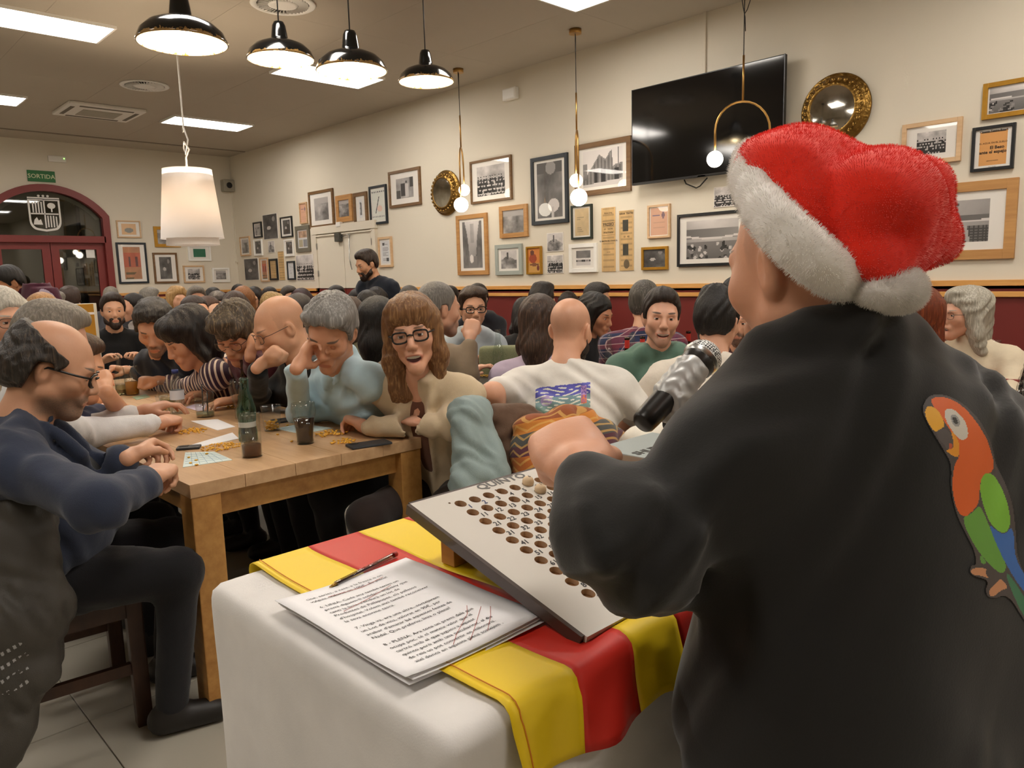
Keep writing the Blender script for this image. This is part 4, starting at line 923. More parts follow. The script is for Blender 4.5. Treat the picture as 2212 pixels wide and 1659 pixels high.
def person(label, hp, hd, pitch=0., roll=0., s=1.04, hair='short', hc='2a1d15', hc2=None, L=.2, skin='d3a384', brow=None, stub=0., beard=None, gl=None, mo=0., smile=0., eo=.75, gaze=(0, 0), fat=1.,
           th=None, pel=None, lean=.08, w=1., belly=0., top='3a4150', topm=None, topname='sweater', collar=None, Lh=None, Rh=None, short=False, legs=True, legm=None, stand=False, lod=1, fold=.004, inner=None, vdeep=.3, group='diners in the hall', xcl=None, hairname='hair', sit=.54, skirt=False):
    """hp: ear-level head centre, hd: heading of the face (world radians); th: heading of the chest"""
    hp = np.asarray(hp, float); th = hd if th is None else th; pitch, roll = R_(pitch), R_(roll)
    Rm = rotz(hd+math.pi/2)@rotx(pitch)@roty(roll); fw = np.array((math.cos(th), math.sin(th), 0)); lat = np.array((-fw[1], fw[0], 0))
    nb = hp+Rm@np.array((0, .045, -.06))*s+np.array((0, 0, -.085*s))-fw*.012
    if pel is None: pel = np.array((nb[0]-fw[0]*lean, nb[1]-fw[1]*lean, .93 if stand else sit))
    pel = np.asarray(pel, float); base = np.array((pel[0], pel[1], 0.))
    sp = nrm(nb-pel); f2 = nrm(np.cross(lat, sp)); RT = np.stack([lat, f2, sp], -1)
    hres = {0: .0039, 1: .0066, 2: .009, 3: .0125}[lod]; cres = {0: .009, 1: .0145, 2: .021, 3: .028}[lod]
    # ---- body: head, neck, forearms and hands
    nbl = Rm.T@(nb-hp)/s; V, Q = sdf(head_prims(mo, smile, fat)+[cap((0, .028, -.035), nbl+np.array((0, .0, -.0)), .05*fat, .054*fat, k=.03), cap(nbl, nbl+Rm.T@(-sp)*.06, .056, .07, k=.03)], hres)
    x, y, z = V[:, 0], V[:, 1], V[:, 2]; zm = -.0645-.008*mo; fr = (y < -.06)
    mA = np.zeros((len(V), 4), np.float32); nA = np.zeros((len(V), 4), np.float32); mA[:, 3] = nA[:, 3] = 1
    zc = zm+smile*8*x*x; ax = np.abs(x)
    mA[:, 0] = np.where(fr, 1-(x/(.026+.008*smile))**2-((z-zc)/(.0095+.011*mo))**2, -1)
    mA[:, 1] = np.where(y < -.05, 1-((ax-.033)/.021)**2-((z-.0325-.10*(ax-.033))/.0048)**2, -1)
    jaw = np.clip((-.03-z+.25*(-y-.1))/.02, 0, 1)*np.clip((-.0+.02-y)/.03, 0, 1)*np.clip((z+.125)/.02, 0, 1)
    must = np.clip(1-((x)/.036)**2-((z+.048)/.013)**2, 0, 1)*fr; lipm = mA[:, 0] > 0
    mA[:, 2] = np.where(lipm, 0, np.clip(np.maximum(jaw, must*1.5), 0, 1)*stub)
    if hair == 'bald': sc_ = np.clip((np.interp(y, *HL['hi'])*-1+z)/.02, 0, 1); mA[:, 2] = np.maximum(mA[:, 2], .22*np.clip((.085-z)/.03, 0, 1)*sc_*(y > -.03))
    if mo > 0:
        nA[:, 0] = np.where(fr, 1-(x/(.0195+.008*smile))**2-((z-zc+.004*mo)/(.003+.0115*mo))**2, -1); nA[:, 2] = np.where(fr & (z > zm-.002), (1-(x/(.0175+.008*smile))**2-((z-zc-.002-.004*mo)/(.0055))**2), -1)
    nA[:, 1] = -1
    parts_V = [V]; parts_Q = [Q]; pm = [mA]; pn = [nA]; mi = [np.zeros(len(Q), int)]
    if lod < 3:
        for sd in (-1, 1):
            nu, nv = 16, 11; uu, vv = np.meshgrid(np.linspace(0, 2*math.pi, nu, endpoint=False), np.linspace(0, math.pi, nv)); ce = np.array((sd*.031, -.0765, .0085)); re = .0128
            N_ = np.stack([np.sin(vv)*np.sin(uu), -np.cos(vv), np.sin(vv)*np.cos(uu)], -1).reshape(-1, 3); EV = ce+re*N_
            i = np.arange(nv-1)[:, None]*nu+np.arange(nu)[None]; j = np.arange(nv-1)[:, None]*nu+(np.arange(nu)[None]+1) % nu; EQ = np.stack([i, j, j+nu, i+nu], -1).reshape(-1, 4)
            g = nrm((math.sin(R_(gaze[0])), -1, math.sin(R_(gaze[1])))); el = np.degrees(np.arcsin(np.clip(N_[:, 2], -1, 1))); up_, lo_ = -24+46*eo, -26
            em = np.zeros((len(EV), 4)); em[:, 0] = np.clip(N_@g, 0, 1); em[:, 1] = .5+np.maximum(el-up_, lo_-el)/60; em[:, 3] = 1
            parts_V.append(EV); parts_Q.append(EQ); pm.append(em); pn.append(np.tile([-1, -1, -1, 1.], (len(EV), 1))); mi.append(np.ones(len(EQ), int))
    for k in range(len(parts_V)): parts_V[k] = hp+s*(parts_V[k]@Rm.T)
    # ---- arms
    cl_ = [ell(nb-sp*.2+f2*.005, (.168*w, .112*w, .19), RT, k=.05), ell(pel+sp*.2+f2*(.01+belly*.4), (.155*w+belly*.3, .118*w+belly*.6, .19), RT, k=.06), ell(pel+sp*.02, (.168*w+belly*.2, .135*w+belly*.3, .14), RT, k=.05)]
    arm_sk = []; core_arms = []
    for side, H in ((1, Lh), (-1, Rh)):
        S1 = nb-sp*.055+lat*side*.125*w; SJ = nb-sp*.085+lat*side*.178*w
        cl_ += [cap(nb-sp*.015, S1, .058, .058, k=.05), ell(SJ, .064*w, k=.05)]
        H = H or {}
        if isinstance(H, (tuple, list)) or isinstance(H, np.ndarray): H = dict(p=H)
        Wp = H.get('p'); Wp = pel*np.array((1, 1, 0))+fw*.40+lat*side*.13+np.array((0, 0, .80)) if Wp is None else np.asarray(Wp, float)
        pole = np.asarray(H.get('pole', -sp*.7+lat*side*.55-fw*.35), float); EB = np.asarray(H['e'], float) if 'e' in H else ik(SJ, Wp, nrm(pole), .30*w**.3, .265)
        fa = nrm(Wp-EB); ra = .055*w**.5; core_arms += [cap(nb-sp*.05, SJ, .04, .035), cap(SJ, EB, .034, .03), cap(EB, Wp, .03, .02)]
        if short:
            ue = SJ+(EB-SJ)*.62; cl_.append(cap(SJ, ue, .064, .066, k=.04)); arm_sk += [cap(SJ+(EB-SJ)*.3, EB, .045, .04, k=.03), cap(EB, Wp, .041, .027, k=.03)]
        else:
            cl_ += [cap(SJ, EB, ra+.006, ra-.004, k=.04), cap(EB, Wp-fa*.034, ra-.006, ra-.016, k=.035)]
        if H.get('hide'): continue
        hdv = nrm(H.get('d', fa)); nn = np.asarray(H.get('n', (0, 0, 1)), float); RX = axes(np.cross(hdv, nn), np.cross(np.cross(hdv, nn), hdv)); X_ = nrm(np.cross(hdv, nn)); Zz = nrm(np.cross(X_, hdv)); RH = np.stack([X_, hdv, Zz], -1)
        HV, HQ = hand_geo(H.get('pose', 'rest'), side, {0: .0042, 1: .0066, 2: .0095, 3: .013}[lod])
        parts_V.append(Wp+hdv*.022+(HV*H.get('s', 1.02))@RH.T); parts_Q.append(HQ); mi.append(np.zeros(len(HQ), int)); z4 = np.tile([-1, -1, 0, 1.], (len(HV), 1)); pm.append(z4); pn.append(np.tile([-1, -1, -1, 1.], (len(HV), 1)))
    if arm_sk:
        AV, AQ = sdf(arm_sk, .0085); parts_V.append(AV); parts_Q.append(AQ); mi.append(np.zeros(len(AQ), int)); pm.append(np.tile([-1, -1, 0, 1.], (len(AV), 1))); pn.append(np.tile([-1, -1, -1, 1.], (len(AV), 1)))
    core = [cap(pel, nb-sp*.03, .1, .07, k=.03)]+[c_ for c_ in core_arms]; KV, KQ = sdf(core, .042); parts_V.append(KV); parts_Q.append(KQ); mi.append(np.zeros(len(KQ), int)); pm.append(np.tile([-1, -1, 0, 1.], (len(KV), 1))); pn.append(np.tile([-1, -1, -1, 1.], (len(KV), 1)))
    off = np.cumsum([0]+[len(v) for v in parts_V[:-1]]); VV = np.concatenate(parts_V)-base; QQ = np.concatenate([q+o for q, o in zip(parts_Q, off)])
    me = npmesh('person', VV, QQ, {'m': np.concatenate(pm), 'n': np.concatenate(pn)}, np.concatenate(mi))
    bc = brow or hc
    o = link('person', me, [skin_mat(skin, bc), eye_mat(skin)], None, base); tag(o, label, 'person', group); PEOPLE.append(o)
    toW = lambda U: hp+s*(np.asarray(U)@Rm.T)
    # ---- hair
    dn = Rm.T@np.array((0, 0, -1.))
    if hair != 'bald' and hair is not None:
        P, dp = hair_prims(hair, dn, L); HV, HQ = sdf(P, {0: .005, 1: .0076, 2: .0102, 3: .0135}[lod], dp)
        ho = wearable(hairname, toW(HV), HQ, hair_mat(hc, hc2), o, base)
    if beard:
        P = [cap((sd*.05, -.002, -.035), (sd*.046, -.02, -.065), .019, .02, k=.02) for sd in (-1, 1)]+[cap((sd*.046, -.02, -.065), (0, -.07, -.1), .021, .026, k=.025) for sd in (-1, 1)]+[ell((0, -.092, -.049), (.03, .012, .009), k=.01), cap((.028, -.085, -.052), (.028, -.075, -.085), .012, k=.015), cap((-.028, -.085, -.052), (-.028, -.075, -.085), .012, k=.015), ell((0, -.083, -.095), (.026, .022, .024), k=.02), ell((0, -.104, -.066), (.021, .014, .007), k=.006, op=-1)]
        BV, BQ = sdf(P, max(hres, .0045), lambda p: .0018*np.sin(p[:, 0]*260)*np.sin(p[:, 1]*240+p[:, 2]*90)); wearable('beard', toW(BV), BQ, hair_mat(beard), o, base)
    # ---- glasses
    if gl:
        g = MB(); rt = .0031 if gl != 'thin' else .0013
        for sd in (-1, 1):
            pts = [(sd*.034+.025*math.copysign(abs(math.cos(t))**.65, math.cos(t)), -.104+.010*abs(math.cos(t)), .006+.018*math.copysign(abs(math.sin(t))**.65, math.sin(t))) for t in np.linspace(0, 2*math.pi, 20, endpoint=False)]
            g.tube([Vector(p) for p in pts], rt, 6, closed=True); g.tube([(sd*.059, -.096, .012), (sd*.074, -.06, .012), (sd*.08, .005, .014), (sd*.078, .03, .0)], rt, 6)
        g.tube([(-.01, -.105, .01), (0, -.109, .013), (.01, -.105, .01)], rt, 6); g.v = [tuple(v) for v in (toW(np.array(g.v))-base)]
        go = g.build('glasses', mat('dark_spectacles', '15120f', .25) if gl != 'thin' else mat('wire_spectacles', '4a4038', .3, .6), o)
        for sd in (-1, 1):
            l_ = MB(); pts = [(sd*.034+.024*math.copysign(abs(math.cos(t))**.65, math.cos(t)), -.104+.010*abs(math.cos(t)), .006+.017*math.copysign(abs(math.sin(t))**.65, math.sin(t))) for t in np.linspace(0, 2*math.pi, 20, endpoint=False)]
            l_.add([tuple(v) for v in (toW(np.array(pts))-base)], [list(range(20))]); l_.build('lens', glassy('spectacle_lens', 'ffffff', .05, .96), go)
    # ---- clothing
    if collar == 'turtle': cl_.append(cap(nb-sp*.02, nb+nrm(hp+Rm@np.array((0, .02, -.06))-nb)*.05, .074, .066, k=.02))
    elif collar == 'hood':
        for t in np.linspace(-2.2, 2.2, 8): cl_.append(ell(nb-sp*.02-f2*.085*math.cos(t)+lat*.1*math.sin(t)+np.array((0, 0, .012)), .045, k=.03))
    elif collar == 'shirt':
        cl_.append(cap(nb+sp*.0-f2*.02, nb+sp*.028-f2*.01, .066, .062, k=.01))
        for sd in (-1, 1): cl_.append(cap(nb+sp*.02+lat*sd*.055+f2*.015, nb-sp*.035+lat*sd*.05+f2*.085, .012, .009, k=.008)); cl_.append(cap(nb+sp*.015+lat*sd*.045+f2*.04, nb-sp*.05+lat*sd*.035+f2*.095, .011, .008, k=.008))
        cl_.append(cap(nb+f2*.115, nb-sp*.09+f2*.125, .03, .008, k=.006, op=-1))
    elif collar: cl_.append(ell(nb-sp*.005, (.082, .08, .035), RT, k=.02))
    if not collar in ('turtle',): cl_.append(cap(nb+sp*.035+f2*.02, nb+sp*.3+f2*.14, .054, .09, k=.012, op=-1))
    if inner is not None:
        IP = [ell(nb-sp*.2+f2*.005, (.15*w, .10*w, .18), RT, k=.05), ell(pel+sp*.2+f2*(.01+belly*.4), (.14*w+belly*.28, .106*w+belly*.58, .18), RT, k=.06), cap(nb-sp*.05+lat*.06, nb-sp*.05-lat*.06, .04, k=.05), cap(nb+sp*.04+f2*.03, nb+sp*.3+f2*.14, .05, .085, k=.012, op=-1)]
        IV, IQ = sdf(IP, cres, folds(.002, .06, 5)); wearable('undershirt', IV, IQ, inner, o, base)
        v0 = nb+f2*.125; v1 = nb-sp*vdeep+f2*(.128+belly*.9); cl_.append(cap(v0, v1, .066, .024, k=.006, op=-1))
        for sd in (-1, 1): cl_.append(cap(nb-sp*.0+lat*sd*.062+f2*.055, nb-sp*vdeep*.45+lat*sd*.062+f2*(.1+belly*.5), .016, .02, k=.006)); cl_.append(cap(nb-sp*vdeep*.45+lat*sd*.062+f2*(.1+belly*.5), nb-sp*vdeep*1.02+lat*sd*.02+f2*(.112+belly*.95), .018, .008, k=.006))
    if xcl: cl_ += xcl
    CV, CQ = sdf(cl_, cres, folds(fold, .085, len(PEOPLE)) if fold else None)
    tm_ = topm or cloth(topname, top); to = wearable(topname, CV, CQ, tm_, o, base)
    # ---- legs
    if legs:
        lg = []; ft = []
        for sd in (-1, 1):
            hj = pel+lat*sd*.085*w
            if stand: kn = hj*np.array((1, 1, 0))+np.array((0, 0, .5))+fw*.02; an = kn*np.array((1, 1, 0))+np.array((0, 0, .09))-fw*.02
            else: kn = hj+fw*.42+lat*sd*.05; kn[2] = .5; an = kn*np.array((1, 1, 0))+np.array((0, 0, .09))-fw*.05
            lg += [cap(hj, kn, .088*w, .066, k=.04), cap(kn, an, .062, .046, k=.04)]; ft += [cap(an+np.array((0, 0, -.045))-fw*.03, an+fw*.12+np.array((0, 0, -.055)), .046, .038, k=.02), cap(an+np.array((0, 0, -.03)), an+np.array((0, 0, .02)), .042, k=.02)]
        LV, LQ = sdf(lg, .014 if lod == 0 else .03, folds(.003, .09, 3)); wearable('trousers', LV, LQ, legm or cloth('trousers', '1b1a1d'), o, base); 
        for k in (0, 2): FV, FQ = sdf(ft[k:k+2]+[half((0, 0, -1), -.0005)], .012 if lod == 0 else .022); wearable('shoe', FV, FQ, mat('dark_shoe', '1a1614', .5), o, base)
    return dict(o=o, hp=hp, Rm=Rm, s=s, nb=nb, pel=pel, sp=sp, f2=f2, lat=lat, base=base, fw=fw, to=to, toW=toW)
# ================================================================ PEOPLE AT THE OAK TABLE
TZ = .762
def FH(x, y, phi): return face_heading(x, y, phi)
# left side of the table, facing +Y
P2 = person('balding man in navy jacket and black glasses seated at the near left of the table', D(112, 800, 2.12), FH(112, 800, 84), pitch=22, roll=0, s=1.06, hair='ring', hc='2c2621', hc2='5a4a3c', skin='c99a7c', stub=.75, beard=None, brow='5f564d', gl='dark', eo=.35, fat=1.08,
       th=R_(72), pel=(-2.55, .42, .53), w=1.36, belly=.09, topm=cloth('navy_jacket', '2b3244'), topname='jacket', inner=cloth('black_shirt', '0c0e10'), vdeep=.2, collar='flat', lod=0, fold=.006, legm=cloth('charcoal_trousers', '1b1b1f'),
       Rh=dict(p=PZ(322, 1040, .83), e=PZ(215, 1090, .84), pose='pinch', d=nrm(PZ(385, 985, .85)-PZ(322, 1040, .83)), n=(.5, -.3, 1)), Lh=dict(p=PZ(275, 990, .85), e=D(165, 1045, 2.32), pose='pinch', d=nrm(PZ(340, 955, .87)-PZ(262, 1000, .85)), n=(-.3, -.6, .8)))
P3 = person('grey cropped man in white shirt hidden behind the balding man', D(112, 748, 2.5), FH(112, 748, 88), pitch=18, s=1.05, hair='short', hc='7d7468', hc2='a49a8a', skin='cf9f84', gl='thin', th=R_(82), pel=(-3.02, .5, .53), w=1.08, topm=cloth('white_shirt', 'd9d9da'), topname='shirt', lod=1, eo=.4,
       Rh=dict(p=PZ(340, 915, .82), e=PZ(190, 935, .83), pose='pinch', d=nrm(PZ(400, 895, .82)-PZ(335, 915, .82)), n=(.4, -.2, 1)), Lh=dict(p=PZ(300, 890, .84), pose='rest'))
P4 = person('person in navy T-shirt resting head on raised bare arm', D(160, 800, 2.95), FH(160, 800, 80), pitch=15, hair='short', hc='4a3526', th=R_(85), pel=(-3.45, .5, .53), topm=cloth('navy_tee', '242c48'), topname='tee_shirt', short=True, lod=1, skin='dba581',
       Rh=dict(p=D(228, 845, 2.72), e=PZ(262, 893, .80), pose='half', d=nrm(D(205, 790, 2.82)-D(228, 845, 2.72)), n=nrm(np.array((.8, -.4, .5)))), Lh=dict(p=PZ(240, 850, .82), hide=True))
P5 = person('smiling white-haired woman in rimless glasses at the left edge', D(8, 700, 3.15), FH(8, 700, 25), s=1.08, hair='bob', hc='b9b4a8', hc2='e2ded4', L=.12, skin='d9a88c', gl='thin', mo=.35, smile=1., th=R_(40), topm=cloth('beige_tweed', 'a89c86'), lod=1, legs=True)
# right side of the table, facing -Y
tm_bz = cloth('beige_blazer', 'c9b596')
P16 = person('laughing woman with blonde fringe, black glasses and beige blazer at the table end', D(893, 724, 2.72), FH(893, 724, -6), pitch=2, roll=-7, s=1.06, hair='bangs', hc='7a5535', hc2='b58d5e', L=.19, skin='d09e82', brow='6a4a30', gl='dark', mo=.6, smile=.8, eo=.8, th=R_(-66), pel=(-2.32, 1.87, .52), w=.95,
       topm=tm_bz, topname='blazer', inner=cloth('brown_top', '6a4636'), vdeep=.36, collar='flat', lod=0, fold=.005, legm=cloth('brown_trousers', '2c221f'), sit=.52,
       Lh=dict(p=PZ(788, 922, .80), e=D(975, 918, 2.7), pose='half', d=nrm(PZ(735, 890, .83)-PZ(788, 922, .80)), n=(.2, .3, 1)), Rh=dict(p=PZ(800, 895, .80), pose='half', d=nrm(PZ(735, 880, .82)-PZ(800, 895, .80)), n=(0, 0, 1)))
P15 = person('grey-haired man in pale blue shirt leaning his head on his hand', D(716, 722, 2.86), FH(716, 722, -22), pitch=30, roll=9, s=1.08, hair='side', hc='7f7b76', hc2='c2bfba', skin='cf9a7a', brow='5a524c', eo=.05, th=R_(-95), pel=(-2.75, 1.92, .53), w=1.05, lod=0,
       topm=cloth('pale_blue_shirt', 'b3cdd6', .7), topname='shirt', collar='shirt', fold=.006, inner=None,
       Rh=dict(p=D(641, 795, 2.72), e=PZ(648, 893, .795), pose='half', d=nrm(D(672, 745, 2.8)-D(641, 795, 2.72)), n=nrm(np.array((-.6, -.6, .2)))), Lh=dict(p=PZ(668, 893, .80), e=PZ(800, 885, .82), pose='rest', d=nrm(PZ(610, 880, .80)-PZ(668, 893, .80)), n=(0, 0, 1)))
P14 = person('bald man in black sweater and thin glasses resting chin on fist', D(607, 712, 3.25), FH(607, 712, -72), pitch=22, s=1.1, hair='bald', hc='8a6a55', gl='thin', skin='d6a482', eo=.2, th=R_(-105), pel=(-3.2, 1.98, .53), w=1.08, lod=0, topm=cloth('black_sweater', '121212'), topname='sweater', collar='flat', inner=None,
       Rh=dict(p=D(556, 795, 3.1), e=PZ(560, 870, .80), pose='fist', d=nrm(D(585, 765, 3.12)-D(556, 795, 3.1)), n=(-.5, -.7, 0)), Lh=dict(p=PZ(522, 862, .80), e=PZ(650, 850, .85), pose='rest', d=nrm(PZ(470, 868, .80)-PZ(522, 862, .80))))
P13 = person('short streaky-haired person in maroon shirt, hand at temple, looking down', D(512, 722, 3.55), FH(512, 722, -28), pitch=32, s=1.08, hair='messy', hc='4a3f33', hc2='a08a66', gl='thin', skin='cb9775', eo=.1, smile=.5, th=R_(-98), pel=(-3.72, 2.0, .53), lod=1, topm=cloth('maroon_shirt', '54232a'), topname='shirt', collar='shirt',
       Lh=dict(p=D(540, 772, 3.4), e=PZ(560, 850, .80), pose='fist', d=nrm(D(543, 735, 3.45)-D(540, 772, 3.4)), n=(-.3, -.8, .2)), Rh=dict(p=PZ(455, 850, .79), pose='rest'))
P12 = person('dark long-haired woman in striped blouse bending over the table', D(408, 733, 3.75), FH(408, 733, -70), pitch=28, s=1.1, hair='bangs', hc='1c1512', hc2='3d2d24', L=.24, skin='d09a78', eo=.2, th=R_(-115), pel=(-4.02, 2.0, .53), lod=1, topm=cloth('striped_blouse', 'd8c4b0', .8, 'stripe', '3a2538'), topname='blouse',
       Rh=dict(p=PZ(352, 822, .83), pose='fist'), Lh=dict(p=PZ(312, 832, .78), pose='rest'))
P11 = person('curly dark-haired man in navy sweater looking down across the table', D(335, 712, 4.1), FH(335, 712, -12), pitch=26, s=1.1, hair='curly', hc='2b2622', hc2='5e574f', skin='cf9b7b', stub=.7, eo=.15, th=R_(-75), pel=(-4.5, 1.75, .53), w=1.1, lod=1, topm=cloth('dark_navy_sweater', '141a26'), topname='sweater',
       Rh=dict(p=PZ(282, 800, .84), pose='pinch', d=nrm(D(255, 795, 3.7)-D(285, 800, 3.75))), Lh=dict(p=PZ(340, 820, .80), hide=True))
# chest print, logo etc. come with the garments below
# ================================================================ PEOPLE AT THE MIDDLE TABLES
P42 = person('bald bearded man seen from behind in white T-shirt with wave print', D(1233, 716, 3.15), FH(1233, 716, 158), pitch=12, s=1.06, hair='bald', hc='2a221d', beard='2a211b', skin='d2a184', th=FH(1233, 716, 172), pel=D(1245, 985, 3.0)*np.array((1, 1, 0))+np.array((0, 0, .52)), w=1.12, lod=0, short=True, topm=cloth('white_tee', 'dcd8d0', .8), topname='tee_shirt', fold=.006,
       Lh=dict(p=D(1085, 905, 3.0), e=D(1062, 850, 2.95), hide=True), Rh=dict(p=D(1400, 880, 3.35), e=D(1395, 900, 3.1), pose='rest'))
P48 = person('dark-haired man seen from behind in white T-shirt right of the microphone', D(1550, 700, 3.25), FH(1550, 700, 160), pitch=10, s=1.08, hair='quiff', hc='15110f', skin='cf9f84', th=FH(1550, 700, -165), pel=D(1500, 985, 3.05)*np.array((1, 1, 0))+np.array((0, 0, .52)), w=1.1, lod=1, short=True, topm=cloth('cream_tee', 'd9d0c2', .8), topname='tee_shirt')
P47 = person('young man in green hoodie facing the camera with open smile', D(1428, 690, 3.75), FH(1428, 690, 8), roll=4, s=1.1, hair='short', hc='251b15', skin='d6a68c', stub=.45, mo=.3, smile=1., th=FH(1428, 690, 12), pel=D(1430, 930, 3.9)*np.array((1, 1, 0))+np.array((0, 0, .53)), w=1.1, lod=0, topm=cloth('green_hoodie', '5f7d6e'), topname='hoodie', collar='hood',
       Lh=dict(p=D(1400, 880, 3.45), pose='rest'), Rh=dict(p=D(1355, 870, 3.45), pose='rest'))
P41 = person('woman with very long brown hair seen from behind beside the bald man', D(1168, 705, 3.75), FH(1168, 705, 165), s=1.1, hair='long', hc='3a2a20', hc2='6d5040', L=.46, th=FH(1168, 705, 170), topm=cloth('lilac_top', 'b9a9bb'), lod=1)
P35 = person('grey cropped man in brown sweater with raised forearm', D(948, 672, 3.9), FH(948, 672, 120), pitch=5, s=1.1, hair='buzz', hc='6b6660', hc2='8d8880', skin='c99b80', stub=.5, th=FH(948, 672, 125), w=1.15, lod=1, topm=cloth('brown_sweater', '7d6c58'),
       Rh=dict(p=D(1015, 735, 3.75), e=D(1010, 810, 3.7), pose='pinch', d=nrm(D(1022, 690, 3.8)-D(1015, 735, 3.75)), n=(.6, -.6, .2)))
P37 = person('man with round glasses in pale grey hoodie behind the raised hand', D(1022, 670, 5.0), FH(1022, 670, 10), s=1.08, hair='side', hc='3a2c22', skin='d2a284', gl='dark', stub=.4, th=FH(1022, 670, 20), topm=cloth('pale_hoodie', 'a9b2b8'), topname='hoodie', collar='hood', lod=1)
P46 = person('grey-haired man in plaid shirt seen from behind', D(1392, 660, 4.6), FH(1392, 660, 170), s=1.05, hair='short', hc='4a453f', hc2='8a857d', th=FH(1392, 660, 170), topm=cloth('plaid_shirt', '28304e', .85, 'plaid', '7a3340'), topname='shirt', w=1.1, lod=1)
P45 = person('black-haired woman in dark jacket turned right before the wall', D(1288, 683, 5.0), FH(1288, 683, 60), pitch=15, s=1.05, hair='long', hc='17130f', L=.2, skin='c08a68', th=FH(1280, 683, 60), topm=cloth('black_jacket', '17181c'), lod=1)
P44 = person('dark-haired man in brown jacket behind the black-haired woman', D(1290, 650, 6.2), FH(1290, 650, 70), pitch=10, hair='short', hc='1d1713', th=FH(1290, 650, 60), topm=cloth('brown_jacket', '6b5344'), lod=2)
P51 = person('copper-haired woman in black seen from behind near the pompom', D(1992, 684, 3.9), FH(1992, 684, 150), s=1.1, hair='bob', hc='6b2c12', hc2='a9552a', L=.13, th=FH(1998, 682, 165), topm=cloth('black_top', '121213'), lod=1)
P52 = person('white-haired woman in cream turtleneck and glasses at the right', D(2082, 683, 4.15), FH(2082, 683, -55), s=1.06, hair='wavy', hc='a49e90', hc2='d9d4c6', L=.17, skin='d5a489', gl='thin', mo=.3, th=FH(2066, 683, -20), pel=D(2100, 880, 4.25)*np.array((1, 1, 0))+np.array((0, 0, .53)), topm=cloth('cream_turtleneck', 'd3c5ab'), topname='turtleneck', collar='turtle', lod=1, legm=cloth('cream_trousers', 'c9b99c'), w=1.1)
# standing people
P33 = person('bearded man standing in dark navy sweater before the side door', D(793, 573, 7.2), FH(793, 573, -62), pitch=18, s=1.05, hair='short', hc='2c1f17', skin='c99876', beard='2b1e16', th=FH(793, 573, -40), stand=True, pel=D(838, 700, 7.3)*np.array((1, 1, 0))+np.array((0, 0, .93)), topm=cloth('midnight_sweater', '161c28'), lod=1, smile=.8, group='people standing',
       Rh=dict(p=D(805, 740, 7.0)), Lh=dict(p=D(870, 745, 7.2)))
P7 = person('young man in maroon shirt bending forward at the left edge', D(22, 615, 5.9), FH(22, 615, -75), pitch=28, hair='short', hc='15110f', skin='b27e5a', th=FH(22, 615, -60), stand=True, pel=D(150, 745, 5.9)*np.array((1, 1, 0))+np.array((0, 0, .93)), topm=cloth('maroon_shirt', '4a1f31'), topname='shirt', lod=1, w=1.05, group='people standing', collar='flat',
       Lh=dict(p=D(20, 760, 5.7)), Rh=dict(p=D(150, 770, 5.6)))
